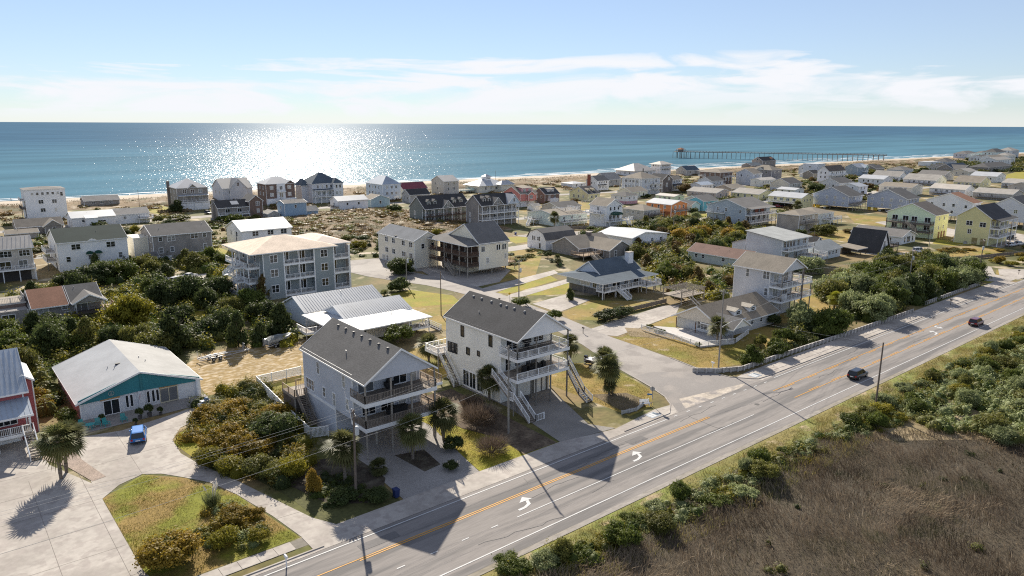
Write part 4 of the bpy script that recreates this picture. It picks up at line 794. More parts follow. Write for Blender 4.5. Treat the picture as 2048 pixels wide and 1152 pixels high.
h.posts([(.2,-.6),(4.2,-.6),(8.6,-.6)], 10.6, .14, POSTWOOD); h.posts([(12.7,-.6),(12.7,3),(12.7,6.8)], 7.2, .14, POSTWOOD); h.block(3.2,2.5,9.6,8,0,3.9,W_WHITE,'lower_wall'); h.put(MB().box(-.35,-2.6,0,.35,-1.6,1.2).mesh('folded_chair', WHITE), 'deck_chair', 'F', 2.8, 4.22)
h = House('cottage', 'low cottage with two roof dormers and fenced white patio at the street corner lawn', 120.4, 80.6, 21.6, 12.4, 2.7, 0, siding((.52,.53,.54)), box=(1.6,.6,21.4,12))
h.gable('x', 3.0, shingle((.31,.255,.19)), bx=(.4,.6,21.4,12), o=.5, g=.3, wall=siding((.55,.50,.42))); h.gable('y', 1.7, R_MID, bx=(.6,-2.4,6.2,5), ze=2.7, o=.3, g=.2, ends='near', wall=W_OFF)
for x in (8.4, 13.8): h.dormer(x, 1.9, 3.6, 2.6, .95, 4.0, shingle((.40,.36,.30)), W_WHITE, .35)
h.win('F', 6.2, 1.7, 1.5, 1.2, 'twin', 0); h.win('F', 10.2, 1.8, .8, .9, 'sash', 0); h.win('F', 13.6, 1.8, .8, .9, 'sash', 0); h.win('F', 18.2, 1.8, 1.2, 1.0, 'twin', 1); h.win('L', 5, 1.7, 2.4, 1.5, 'triple', 1); h.pipe(15.5,3.6,4.3,.8)
dk = sheet('patio', [(113.4,80.2),(120.6,77.6),(124.6,80.5),(121.4,90),(117.5,95.4)], .33, mat('patio_pave', (.52,.49,.46), .9, .1, 2), thick=.33)
h.rail([((-6.4,15.0),(-7.2,-.2)),((-7.2,-.2),(0.2,-3.2)),((.2,-3.2),(8.2,-1.0))], .2, 1.0, WHITE, dense=.2); h.posts([(-.6,-.6),(-.2,6),(0,11)], 2.6, .1, mat('brown_post', (.16,.09,.06), .85))
h = House('house', 'blue grey two level house with stepped shed roofs and front deck', 200.4, 112.8, 15.4, 19.5, 8.0, 0, siding((.45,.48,.50)), box=(0,2.2,15,14.6))
h.slab_roof(8.02, 9.7, shingle((.36,.37,.36)), bx=(-.1,1.6,15.2,14.6)); h.block(0,14.6,15,19.4,0,5.4); MB().prism([(14.6,5.4),(19.4,5.4),(14.6,7.0)], .01, 14.9, 'x').build('rear_gable', h.wallm, h.root); h.slab_roof(7.05, 5.35, shingle((.36,.37,.36)), bx=(0,14.9,15,19.2)); MB().prism([(2.2,8.0),(14.6,8.0),(14.6,9.6),(2.2,8.1)], .01, 14.9, 'x').build('side_gable', h.wallm, h.root)
for x in (1.4,3.2,4.8,6.6,9.2): h.win('F', x, 6.7, 1.2, 1.8, 'slide', 0)
h.win('F', 12.8, 6.9, 1.8, 1.4, 'twin', 0); h.deck(0,0,15.2,2.2,5.2,'FR',DECKWOOD,WHITE,WHITE); h.win('F', 3, 2.8, 2, 1.9, 'slide', 0); h.win('F', 8, 2.8, 2, 1.9, 'slide', 1); h.deck(9.5,-4.2,16,2.0,2.9,'FLR',DECKWOOD,WHITE,WHITE)
h = House('cottage', 'small pale blue cottage with grey gable roof beside the stepped roof house', 219.4, 113.2, 14, 8.4, 3.0, 0, siding((.55,.60,.63))); h.gable('x', 2.0, shingle((.40,.41,.39)), o=.4); h.row('F', 5, 1.8, .8, 1.0, 'sash', g=0); h.row('L', 1, 1.8, .8, 1.1)
h = House('shed', 'tiny dark roofed garden shed behind the small pale blue cottage', 236.6, 124.0, 5.6, 5.2, 2.2, 0, W_WHITE, cat='shed'); h.gable('y', 2.2, R_BLACK, o=.3)
h = House('a_frame_house', 'steep black roofed A-frame house with covered patio behind the roadside thicket', 246.0, 106.6, 8.4, 10.4, .6, 0, W_WHITE, cat='house'); h.gable('y', 7.0, R_BLACK, o=.35, g=.6, wall=W_WHITE); h.win('F', 4.2, 2.6, 1.2, 3.2, 'twin', 1)
h.slab_roof(2.1, 2.7, R_TAN, bx=(-9.0,3,-1.8,9.4), o=.3); h.posts([(-9,3.1),(-5.5,3.1),(-2,3.1)], 2.1, .1, DARKWOOD); h.block(-8.6,8,-2,9,0,2.2,DARKWOOD,'patio_wall',False); h.deck(8,-1.5,12,4,2.2,'FLR',DARKWOOD,DARKWOOD,DARKWOOD)
h = House('ranch_house', 'white ranch house with grey roof and dark windows behind the A-frame', 273.8, 111.0, 12, 18, 2.8, 0, W_WHITE); h.gable('y', 1.9, R_MID, o=.4, g=.5); h.win('F', 3.0, 1.5, .9, 1.9, 'plain', 0); h.win('F', 6.2, 1.5, 2.6, 2.0, 'triple', 0); h.win('F', 9.6, 1.5, .9, 1.9, 'plain', 0); h.win('L', 4, 1.6, 1.2, 1.1, 'twin', 0)
h = House('ranch_house', 'low house with reddish brown shingle roof sunk in the thicket', 188.2, 119.0, 8.2, 21, 3.0, 0, siding((.33,.36,.34))); h.gable('y', 2.0, R_BROWN, o=.45, g=.4)
for y in (18.0,15.4,8.0): h.win('L', y, 1.9, 1.0, 1.0, 'sash', 0)
h.pipe(3,12,4.3); h.pipe(2.6,8,4.2)

# ---- the rest of the neighbourhood, one spec per house
GRP = 'houses of the beach neighbourhood'
def quick(name, label, X0, Y0, w, d, ze, roof, rh, wm, rm, F=(), L=(), decks=(), z0=0, stilts=False, o=.4, garage=0, rot=0, cat='house', ridge=.5, trim=WHITE, pf=None):
    h = House(name, label, X0, Y0, w, d, ze, z0, wm, rot=rot, cat=cat, trim=trim)
    if roof in 'xy': h.gable(roof, rh, rm, o=o, g=.3, ridge=ridge)
    elif roof == 'h': h.hip(rh, rm, o=o)
    elif roof == 'f': h.block(-.15,-.15,w+.15,d+.15,ze+.003,ze+.3,rm,'roof',False)
    for n, z, *r in F: h.row('F', n, z, *(r or (1.0, 1.4)))
    for n, z, *r in L: h.row('L', n, z, *(r or (1.0, 1.4)))
    for dk in decks:
        x0,y0,x1,y1,z,s,*c = dk; cm = c[0] if c else WHITE
        h.deck(x0,y0,x1,y1,z,s,DECKWOOD,cm,cm,posts=True,pm=cm,dense=.35,th=.3)
    if stilts: h.posts([(x,y) for x in (.3,w/2,w-.3) for y in (.3,d/2,d-.3)], z0, .17, POSTWOOD)
    if X0 < 420: ac = MB().box(-.45,-.45,.1,.45,.45,.95).build('air_conditioner', mat('ac_grey', (.42,.43,.42), .7), h.root, (-1.1, d*.62, 0)); MB().tube((0,0,.95),(0,0,.99),.32,n=10).build('fan_grille', FURN, ac)
    if roof in 'xyh' and X0 < 520: h.pipe(w*.4, d*.36, ze+rh*.55, .55)
    for k in range(garage): h.garage('F', w*(k+.5)/garage, z0, min(2.8, w/garage-.6), 2.2)
    return h
# first row by the beach, left to right
h = quick('beach_house','tall white four level block with flat grey roof on the beach',36.7,372,15,12,13.4,'h',.8,W_WHITE,R_MID,[(6,11.7,.9,1.0)],[(1,9),(1,6)],o=.3)
for x, z in ((5.6,8.2),(10.6,8.2),(6.0,4.6)): h.win('F', x, z, 1.7, 1.5, 'twin', 0)
h.win('F', 13.6, 11.2, .9, 1.6); h.win('F', 10.8, 4.6, .9, 1.4); h.deck(-1.6,2,0,10,9,'LF',DECKWOOD,WHITE,WHITE); h.deck(-1.6,2,0,10,5.5,'LF',DECKWOOD,DARKWOOD,DARKWOOD)
h = quick('cottage','brown shingled cottage with cross gable in front of the white block',28.4,328.5,15.2,10,3.0,'x',2.4,K_GREY,R_TAN,[(2,1.8,.9,1.0)]); h.gable('y', 2.2, R_TAN, bx=(8.6,-2.6,14.6,6), ze=3.0, ends='near', wall=K_GREY); h.block(8.8,-2.4,14.4,0,0,3.0,K_GREY); h.win('F', 3, 1.8, 1, 1.2, bx=(8.8,-2.4,14.4,0))
h = quick('garage_shed','low tan roofed lean-to beside the brown shingled cottage',24.0,318,10,7,2.0,'x',1.0,K_TAUPE,R_TAN,cat='shed')
h = quick('duplex_house','white duplex with broad white roof near the dunes',47.7,335,15.6,12,4.3,'x',1.9,W_WHITE,T_WHITE,[],[(1,2.4)]); h.block(4.4,-3.0,8.6,0,0,4.2,W_WHITE,'stair_wall'); h.win('F', 10.4, 2.2, 3.2, 1.2, 'triple', 0); h.win('F', 4.0, 3.0, 1, 1, 'sash', 0); h.slab_roof(4.2,4.9,T_WHITE,bx=(4.4,-3,8.6,.3),o=.2)
h = quick('duplex_house','white duplex half with weathered grey roof and side deck',63.6,340,13.8,10,4.0,'x',2.0,W_WHITE,R_PALE,[(2,2.6,1.0,.9)],[],[(9,-3,15,0,2.2,'FLR')])
h = quick('beach_house','low grey house half buried among the dunes',65.8,418,16,9,3.2,'x',1.9,K_GREY,R_PALE,[(3,2.1,1.6,.9,'twin')])
h = quick('beach_house','shingled beach house with grey metal hip roof and tall chimney',99.1,376.7,14.6,14.9,10.6,'h',4.1,K_GREY,T_GREY,[(3,9.0,1.6,1.6,'twin'),(3,5.6,1.6,1.6,'twin')],[(2,8.6),(2,5.2)],[(0,-2,14.6,0,3.9,'FLR')],garage=3); h.gable('y', 1.8, T_GREY, bx=(5.2,-.2,9.6,6), ze=10.62, ends='near', wall=K_GREY, o=.3); h.block(.2,-1.6,14.4,0,0,3.4,W_WHITE,'garage_wall'); h.slab_roof(6.9,7.3,T_GREY,bx=(.4,-1.6,14.2,-.2),o=.2)
for k in range(3): h.garage('F', 2.6+4.7*k, 0, 3.0, 2.3, bx=(.2,-1.6,14.4,0))
h.chimney(-.4, 13, 0, 13.4, 1.2, 1.2, K_DARK)
h = quick('beach_house','pale grey beach house with broad front gable and metal roof',128.2,399.3,15.9,17,7.6,'x',4.6,W_LGREY,metal((.42,.40,.37)),[(3,5.4,1.4,1.5,'twin'),(3,2.4)],[(2,5.2)]); h.gable('y', 4.9, metal((.42,.40,.37)), bx=(3.4,-1.0,12.6,9), ze=7.6, ends='near', wall=W_LGREY); h.win('F', 8, 9.6, 1.3, 1.8, 'twin', 0, bx=(0,-1.0,16,9)); h.block(3.6,-.9,12.4,0,0,7.6,W_LGREY)
h = quick('beach_house','dark roofed house with bright skylight, brown gabled wing and white deck',101.2,323.8,13.6,9,5.8,'x',2.7,K_GREY,R_BLACK,[(2,4.2,1.8,1.8,'slide'),(2,1.5,1.8,1.8,'slide')],[(1,4)],[(0,-2.6,13,0,2.9,'FLR')]); h.block(13.6,-.6,19.6,9,0,8.0,K_BROWN); h.gable('y', 2.4, R_GREY, bx=(13.6,-.6,19.6,9), ze=8.0, wall=K_BROWN); h.win('F', 3.8, 6.8, 1.5, 1.6, 'twin', 1, bx=(13.6,-.6,19.6,9)); h.win('F', 3.8, 3.6, 1.0, 1.5, 'sash', 2, bx=(13.6,-.6,19.6,9)); MB().prism([(.9,6.75),(3.2,8.05),(3.2,8.2),(.9,6.9)], 6.4, 9.6, 'x').build('skylight', T_WHITE, h.root); h.chimney(-.4,4.5,0,9,1,1.4,K_GREY)
h = quick('beach_house','dark shingled hip roofed house with white central balcony tower',140.7,370.3,15.5,11.8,11.0,'h',3.3,K_BROWN,T_GREY,[],[(2,9),(2,6)]); h.block(.1,-1.4,15.4,0,0,3.6,W_WHITE,'garage_wall')
for x in (3.0, 12.5): h.win('F', x, 9.2, 1.7, 1.6, 'twin', 2); h.win('F', x, 5.6, 1.7, 1.6, 'twin', 2)
h.block(5.6,-.8,9.9,0,3.6,10.9,W_WHITE,'bay_wall'); h.deck(5.6,-2,9.9,-.8,7.3,'FLR',WHITE,WHITE,WHITE,posts=False); h.win('F', 2.1, 9.0, 1.6, 1.9, 'french', 0, bx=(5.6,-.8,9.9,0)); h.gable('y', 1.6, T_GREY, bx=(10.4,-.4,15.4,6), ze=11.02, ends='near', wall=K_BROWN, o=.4); h.stairs((3.2,-7,0),(7.6,-1.6,3.8),1.8,m=WHITE,rm=WHITE); h.win('F', 2.1, 5.2, 2.0, 2.2, 'french', 0, bx=(5.6,-.8,9.9,0))
h = quick('beach_house','grand pale grey house with steep blue hip roofs and stacked porches',164.6,367.5,16.8,15.4,10.2,'h',5.4,W_LGREY,R_BLUE,[(5,8.7,1.0,1.6),(4,5.0,1.2,1.8)],[(3,8.5),(3,5)],[(.5,-2.4,10.5,0,3.6,'FLR')]); h.block(11.4,-2.2,16.8,0,0,10.2,W_LGREY); h.hip(2.6, R_BLUE, bx=(11.4,-2.2,16.8,6), ze=10.22); h.row('F', 2, 8.7, 1.0, 1.6, bx=(11.4,-2.2,16.8,0)); h.row('F', 2, 5.2, 1.0, 1.6, bx=(11.4,-2.2,16.8,0)); h.slab_roof(6.9,7.4,R_BLUE,bx=(.5,-2.4,10.6,0),o=.3); h.block(-3.2,6,0,14,0,9,W_LGREY); h.hip(3.4, R_BLUE, bx=(-3.2,6,1,14), ze=9.02); h.posts([(.8,-2.2),(4,-2.2),(7,-2.2),(10.3,-2.2)],6.9,.14,WHITE)
h = quick('beach_house','blue grey house with pale blue metal pyramid roof by the dune path',200.8,356.5,11.5,18.7,8.8,'h',4.4,W_STEELB,T_BLUE,[(3,7.4,1.2,1.4,'twin'),(3,4,1.2,1.4,'twin')],[(4,7.2),(4,4)],garage=2)
quick('cottage','low white cottage with bright white roof beside the dune hill',158.1,324.3,16,8.5,5.2,'x',1.8,W_WHITE,T_WHITE,[(2,3.6,.9,1.1),(1,1.4)],[(1,3.4)],[(-3,-1,0,5,2.6,'FL',POSTWOOD)])
quick('cottage','small teal grey cottage with tan gable roof joined to white cottage',180.0,332,11,9,4.0,'y',2.0,siding((.25,.33,.36)),R_TAN,[(1,2.4)],[(1,2.4)])
h = quick('house','tall narrow slate blue house with low roof near the dune hill',126.3,312,10.3,8,7.2,'x',1.0,W_BLUE,R_MID,[(1,5.6,.9,1.2)],[(1,5)]); h.block(10.35,.6,16,7,0,3.2,W_BLUE); h.gable('x', 1.6, R_PALE, bx=(10.4,.6,16,7), ze=3.2); h.win('F', 3, 1.8, .9, 1.2, bx=(10.35,.6,16,7)); h.pipe(6,3,7.9)
quick('cottage','small grey shed roofed cottage at the foot of the slate blue house',120.5,316,5,7,2.6,'y',1.2,K_LIGHT,R_PALE)
quick('beach_house','tan beach house with dark red metal roof',219.5,366,16.5,10,4.9,'x',3.2,W_TAN,T_RED,[(2,3.2)],[(1,3)])
quick('house','grey shingled house with black roof in front of the red roofed house',208,340,13,8,4.2,'x',2.6,K_LIGHT,R_BLACK,[(2,2.4)],[(2,2.4)])
quick('beach_house','tan three level house with pale grey gable roof on the beach row',247.5,365.2,10.8,13.4,8.1,'x',3.0,siding((.36,.335,.30)),metal((.50,.48,.45)),[(2,6.6),(2,3.6)],[(2,6.4),(1,3.6)])
h = quick('beach_house','sprawling low house with white pyramid roofs and rooftop cupola',272.0,362,22,15,4.2,'h',3.6,W_CREAM,T_WHITE,[(4,2.6,1.4,1.3,'twin')],[(3,2.4)],o=1.2); h.block(8.8,5.5,12.8,9.5,6.4,9.3,W_WHITE,'cupola'); h.hip(1.5, T_WHITE, bx=(8.8,5.5,12.8,9.5), ze=9.3, o=.5); h.row('F', 2, 8.4, .9, .9, bx=(8.8,5.5,12.8,9.5)); h.block(14,-4,24,1,0,4.6,W_CREAM); h.hip(2.4, T_WHITE, bx=(14,-4,24,1), ze=4.6, o=.9); h.deck(-14,4,-1,12,2.0,'FLR',DECKWOOD,W_AQUA,W_AQUA)
h = quick('beach_house','coral pink house with long roof dormer on white piers',240.9,286,11.2,13.6,7.0,'x',3.2,W_CORAL,R_TAN,[(1,5.4)],[(2,5.2,1.0,1.4)],z0=3.2,stilts=True); h.block(.6,1,10.6,13,0,3.1,W_WHITE,'lower_wall'); h.block(2.2,1.2,9.2,7.4,7.0,9.6,siding((.42,.19,.20)),'dormer'); h.slab_roof(9.62,10.3,R_TAN,bx=(2.2,1.2,9.2,7),o=.3); h.win('F', 1.6, 8.4, 1.6, 1.3, 'twin', 1, bx=(2.2,1.2,9.2,7)); h.win('F', 5.4, 8.4, 1.6, 1.3, 'twin', 1, bx=(2.2,1.2,9.2,7)); h.gable('y', 1.4, R_TAN, bx=(4.2,-1.4,8.6,3), ze=6.6, ends='near', wall=W_CORAL); h.block(4.4,-1.3,8.4,0,3.2,6.6,W_CORAL); h.win('F', 2, 5.2, 2.0, 1.6, 'triple', 1, bx=(4.4,-1.3,8.4,0))
h = quick('beach_house','dark brown shingled house with grey roof dormer beside the coral house',264.4,293,10.6,9.4,4.9,'x',3.1,K_BROWN,R_DARK,[(2,3.6)],[(2,3.4)]); h.block(3,1.4,7.6,6,5,7.4,W_LGREY,'dormer'); h.slab_roof(7.42,7.9,R_TAN,bx=(3,1.4,7.6,6),o=.25); h.win('F', 2.3, 6.4, 1.6, 1.1, 'triple', 1, bx=(3,1.4,7.6,6)); h.block(2,-2.2,8,0,0,2.6,W_WHITE,'lower_wall')
h = quick('cottage','pale yellow cottage with two dormers behind white fence',292.4,288,9.4,15,4.0,'x',3.5,W_PYEL,R_DARK,[(2,2.2,1.2,1.2,'twin')],[(3,2.2),(1,5.2,1.0,1.3)]); [h.dormer(x, 2.2, 4.9, 1.7, 1.2, 3, shingle((.42,.36,.28)), W_PYEL, .6) for x in (2.6, 6.6)]
h.rail([((-9,-4),(2,-8)),((2,-8),(10,-6))], 0, 1.2, WHITE)
h = quick('beach_house','white gabled house with brick chimney beside the dunes',344.5,331.4,11,10,6.2,'x',2.9,W_WHITE,R_MID,[(4,5.0,.9,1.2),(3,2)],[(3,4.6,.9,1.0)]); h.chimney(-.5,7,0,10,.9,2.2,BRICK); h.slab_roof(3.2,3.7,R_BLACK,bx=(1,-1.6,8,-.05),o=.2)
quick('beach_house','pale weathered gabled house beside white house with brick chimney',373,350,15,13,4.6,'x',4.2,K_LIGHT,R_PALE,[(2,3)],[(2,3)])
quick('pavilion','low white roofed shelter at the edge of the dunes',346,356,13,11,2.5,'h',1.0,W_WHITE,T_WHITE,[(2,1.4)],cat='pavilion')
h = quick('beach_house','white two storey house with green arched awning and white deck stairs',219.6,205.4,9.4,9.6,9.2,'y',2.6,W_WHITE,R_TAN,[],[(1,7.8,1.2,1.2,'twin')],[(-2.6,1,0,9.6,6.2,'LFB'),(-1,-3,13.6,0,3.2,'FLR')]); h.row('F', 3, 8.0, .9, 1.3, g=0); h.win('F', 7.9, 8.7, .9, .8, g=0); h.put(MB().prism([(2.6*math.cos(t),1.1*math.sin(t)) for t in np.linspace(0,math.pi,11)]+[(-2.2,-.1),(2.2,-.1)], -2.6, 0, 'y').mesh('awning', AWN), 'awning', 'F', 4.8, 5.6); h.row('F', 3, 4.4, 1.4, 1.8, 'slide'); h.stairs((5.5,-8.5,0),(9.5,-3,3.2),1.4,m=WHITE,rm=WHITE); h.posts([(3,-2.6),(6.4,-2.6)],5.4,.1,WHITE)
h = quick('beach_house','flat tan roofed house with pale green end wall and white walkway',207.2,222.4,18.3,18.4,4.4,'x',1.6,siding((.60,.66,.60)),R_TAN,[(3,3.2,1.2,.8,'twin')],[(1,3,.7,.9)],[(2,-3,18,0,2.0,'FL'),(-4,10,0,16,2.2,'FL')]); h.block(12.5,-6,19,-3.2,5.6,6.0,W_WHITE,'roof_deck'); h.rail([((9,4),(18,4)),((9,4),(9,12)),((18,4),(18,12))], 5.6, 1.1, WHITE); h.stairs((-9,8,0),(-4,12,2.2),1.2,m=WHITE,rm=WHITE)
quick('house','grey roofed house tucked behind the flat tan roofed house',238,254,15,12,3.0,'x',1.9,K_LIGHT,R_GREY,[(2,1.8)])
quick('garden_shed','small white garden shed in front of the coral house',236.4,270.5,4.8,4.4,2.4,'x',.9,W_WHITE,R_PALE,cat='shed')
h = quick('cottage','white hip roofed cottage on a pink base behind the arched awning house',296.2,263.2,9.4,10.7,4.4,'h',1.7,W_WHITE,R_GREY,[(2,3.2,.8,1.0)],[(2,3.2,.8,1.0)]); h.block(-.05,-.05,9.45,10.7,0,1.6,siding((.52,.30,.33)),'base_wall',False)
# second row
h = quick('beach_house','big grey house with hip roof, chimney pipe and three levels of white porches',344,293.6,17.3,16,9.7,'h',3.5,W_LGREY,R_TAN,[(4,8.0,1.2,1.6,'twin'),(3,4.6,1.4,1.8,'slide')],[(4,8.0,1.6,1.4,'twin'),(4,4.6,1.4,1.8,'slide')],[(-2,-2,7,0,3.4,'FLR'),(-2,0,0,16,3.4,'L'),(9,-2,17,0,6.4,'FLR'),(9,-2,17,0,3.4,'FLR')]); MB().tube((15,12,9),(15,12,15),.35).build('chimney_pipe', FURN, h.root); h.posts([(-1.8,16*k/4) for k in range(5)],9.6,.14,WHITE)
h = quick('beach_house','narrow dark shingled gable house with long grey wing',367.7,296.7,9.9,12,7.9,'y',3.3,K_DARK,R_DARK,[],[]); h.win('F', 6.4, 8.4, 1.6, 1.6, 'twin', 2); h.win('F', 4.4, 4.6, 1.6, 2.4, 'slide', 2); h.block(9.95,2.6,23,11,0,7.2,W_LGREY); h.gable('x', 2.2, R_TAN, bx=(9.95,2.6,23,11), ze=7.2); h.row('F', 4, 6.0, 1.5, 1.4, 'twin', bx=(9.95,2.6,23,11)); h.slab_roof(3.6,4.5,R_BLACK,bx=(10,-1.4,23,2.5),o=.2); h.posts([(10.3,-1.2),(16,-1.2),(22.6,-1.2)],3.6,.12,POSTWOOD)
h = quick('beach_house','brown shingled hip roofed house with white end porch',448,309.9,15,17.5,8.6,'h',2.4,K_BROWN,R_TAN,[(2,7,1.2,1.5),(3,3.6,1.2,1.9,'slide')],[(3,7.0,1.0,1.5),(3,3.6,1.0,1.2)],[(3,-2.4,15,0,5.6,'FLR'),(-2.4,12,0,17,5.8,'LF')])
quick('beach_house','light grey gable house beside the brown shingled house',465,294,11,14,8.1,'x',3.2,W_LGREY,R_TAN,[(2,6.6,1.2,1.4,'twin'),(2,3.2)],[(2,6.6)],[(0,-2,8,0,3.6,'FLR')])
quick('cottage','aqua trimmed white cottage with blue awning by dark shingled house',392,285,13,9,4.2,'x',1.5,W_WHITE,T_BLUE,[(5,2.8,1.0,1.3)],[(1,2.8)])
h = quick('beach_house','steel grey and brown house with tall tan hip roof',518,311.6,14.5,19.7,7.8,'h',3.4,shake((.20,.19,.20)),R_TAN,[(2,6.0,1.6,1.6,'twin'),(2,2.6,1.6,1.6,'twin')],[(3,6,1.6,1.6,'twin'),(2,2.6)]); h.gable('x', 2.0, R_TAN, bx=(-.6,7,5,13), ze=7.82, ends='near', wall=W_LGREY)
quick('cottage','long low white cottage with cream metal roof below the steel grey house',459,284,19,8,4.4,'x',1.3,W_OFF,T_CREAM,[(5,2.8,1.2,1.2,'twin')],[(1,2.8)])
h = quick('house','tan and grey gable house with black awning roof and white front windows',434,247.7,15,13.6,5.5,'x',3.1,W_TAN,R_GREY,[(6,4.4,.9,1.3),(4,1.2,1.0,1.6)],[]); h.slab_roof(2.3,3.0,R_BLACK,bx=(.2,-2.2,13,-.05),o=.2); h.block(-.06,-.06,15,13.66,0,2.6,W_LGREY,'lower_wall',False)
quick('beach_house','modern pale grey cube house with flat roof',590.7,313.9,13.8,12.3,10.1,'f',0,siding((.44,.47,.52)),T_WHITE,[(2,8,1.0,1.2),(2,4.4,1.0,1.2)],[(1,7.8,1.8,.9),(1,4.6,1.8,.9)])
h = quick('beach_house','tall white house with brown gable roof and double front porch',540.2,277,26,9,8.0,'x',3.8,W_WHITE,shingle((.15,.125,.105)),[(6,6.6,1.6,1.5,'twin'),(6,3.2,1.6,1.8,'slide')],[(2,6.8),(2,3.6)],[(0,-2,26,0,4.8,'FLR')])
h = quick('beach_house','blue grey house with pale metal roofs and white gabled porch',630,298,19,11,7.0,'x',2.8,siding((.22,.26,.30)),T_GALV,[(2,5.2,1.6,1.5,'twin')],[(1,5)]); h.gable('y', 2.4, T_BLUE, bx=(9,-2,16,4), ze=6.6, ends='near', wall=W_AQUA); h.posts([(9.2,-1.8),(12.5,-1.8),(15.8,-1.8)],6.6,.16,WHITE); h.deck(9,-2,16,0,3.4,'FLR',WHITE,WHITE,WHITE)
quick('beach_house','dark roofed low beach house left of the pier landing',700,318,22,12,3.2,'h',3.0,K_GREY,R_GREY,[(3,1.9,1.4,1.2,'twin')])
h = quick('beach_house','dark grey gable roofed beach house behind the brown shingled row',508,385,17.5,11,4.4,'x',3.4,K_LIGHT,R_BLUE,[(2,3)],[(2,3.2)]); h.block(12,-3,22,0,0,4,K_TAUPE)
h = quick('beach_house','white observation tower house with pyramid roof and window bands',484.2,393.6,13.6,10,9.6,'h',2.4,W_WHITE,T_CREAM,[(5,8.6,1.6,1.4,'twin'),(5,5.4,1.6,1.4,'twin')],[(3,8.6,1.4,1.4,'twin'),(3,5.4)],[(-1.4,-1.6,15,0,6.6,'FLR')],o=1.6)
h = quick('beach_house','white beach house with large cream pyramid metal roof',450,392,26,20,5.4,'h',5.4,W_WHITE,T_CREAM,[(4,3.6,1.6,1.5,'twin')],[(3,3.6)],o=1.4); h.seams(h.roofs[0], [((x,-1.2,5.62),(x,3.2,7.4)) for x in range(3, 24, 3)], T_WHITE)
quick('beach_house','low blue black roofed beach house beside the dark gabled house',636,405,18,11,3.6,'x',2.2,K_GREY,R_BLUE,[(2,2.2)])
h = quick('beach_house','dark roofed gabled beach house rising above the row near the pier',660,408,24,12,7.2,'x',3.6,K_GREY,R_BLACK,[(3,5,1.4,1.4,'twin')],[(2,5.2,1.2,1.6),(1,8.4,1.6,1.4)]); h.dormer(19,1.4,8.2,2.2,1.0,3,R_RUST,K_GREY,.8)
quick('garage_shed','black roofed garage in front of the modern cube house',560,300,12,9,4.2,'x',2.4,K_GREY,R_BLACK,[(1,2)],cat='garage'); quick('cottage','low white boat shed among shrubs by the brown roofed house',575,312,12,8,2.8,'h',1.0,W_WHITE,T_WHITE,[(2,1.6)])
# middle rows
quick('house','broad low house with pale grey roof and pinkish gable end',361.8,251.9,13.9,20.9,3.2,'y',2.0,siding((.50,.42,.37)),R_PALE,[(2,1.9)],[(5,1.9,1.2,1.2,'twin')],[(-2,2,0,18,1.4,'LF',POSTWOOD)])
quick('house','cream house with pale tan roof beside the pinkish gable house',375,232.5,15.9,18,3.2,'y',2.2,W_PYEL,R_PALE,[(2,1.9)],[(3,1.9)])
quick('cottage','small pale green cottage with flat cream roof behind the orange house',328,256,9,13,2.8,'y',.8,W_PGREEN,T_CREAM,[(1,1.7)],[(3,1.6,1.4,1.4,'slide')])
quick('cottage','teal blue house with grey roof beside the pale aqua shed',303.8,218.8,12,9,4.8,'x',1.8,siding((.14,.38,.42)),R_MID,[(3,3.4,1.0,1.2)],[(1,3.4)])
quick('garden_shed','little pale aqua gabled shed next to the teal blue house',296.0,220,6.6,8,3.4,'y',1.6,W_AQUA,R_GREY,[(1,2,.7,.8)],cat='shed')
quick('cottage','grey roofed cottage behind the orange house and aqua shed',318,232,14,9,3.6,'x',1.8,K_LIGHT,R_MID,[(2,2)])
h = quick('house','bright orange house with white metal roof and front balconies',271.9,213.4,11.9,15.1,5.6,'y',1.6,W_ORANGE,T_WHITE,[(3,4.4,1.0,1.3)],[(3,4.3,.9,1.3)],[(.5,-2.2,11.5,0,2.8,'FLR',mat('grey_rail', (.30,.29,.28), .8))]); h.put(MB().box(-1.6,-.05,0,1.6,0,2.3).mesh('carport_shade_panel', paint((.30,.09,.03))), 'carport_shade_panel', 'L', 2.4, .1); h.posts([(-.06,0.1),(-.06,4.4)],5.5,.1,WHITE)  # flat panel, wall orange darkened to paint the carport's inner shade
h = quick('house','grey house with low tan roof, carport and front deck beside orange house',251.8,212.8,11.1,12.8,4.3,'h',1.9,K_LIGHT,R_TAN,[(2,3.2,1.4,1.2,'twin')],[(3,3.2,1.2,1.2,'twin')],[(0,-2.6,11.4,0,2.4,'FLR',DARKWOOD)]); h.rail([((-9,-6),(-1,-9)),((-1,-9),(5,-6))],0,1.5,WHITE,dense=.16)
h = quick('beach_house','large blue grey gable house with two levels of white balconies at right end',269.6,172.7,18.3,19.2,7.9,'x',3.0,siding((.30,.335,.36)),R_MID,[],[(1,6.4)]); 
for y, z in ((2.6,6.2),(9.6,6.6),(13.8,6.6),(3.0,2.6),(9.0,3.0),(14.0,3.0)): h.win('L', y, z, .9, 1.3, 'sash', 1)
RS = mat('rust_screen', (.22,.08,.05), .8, .3, 4)
for z in (5.1,1.9):
    h.deck(0,-2.6,19.8,0,z,'FR',DECKWOOD,WHITE,WHITE,posts=True,pm=DARKWOOD)
    for x in (2,6,10.2,14.4): h.win('F', x, z+1.2, 1.8, 2.0, 'slide', 0)
h.put(MB().box(-1.3,-.08,0,1.3,0,1.9).mesh('screen_panel', RS), 'screen_panel', 'F', 8.1, 5.2); h.put(MB().box(-1.3,-.08,0,1.3,0,1.9).mesh('screen_panel', RS), 'screen_panel', 'F', 12.4, 5.2); h.deck(-1.5,10,0,19,5.1,'LF',DECKWOOD,WHITE,WHITE); h.slab_roof(7.6,7.95,R_MID,bx=(0,-2.4,18.3,-.5),o=.2)
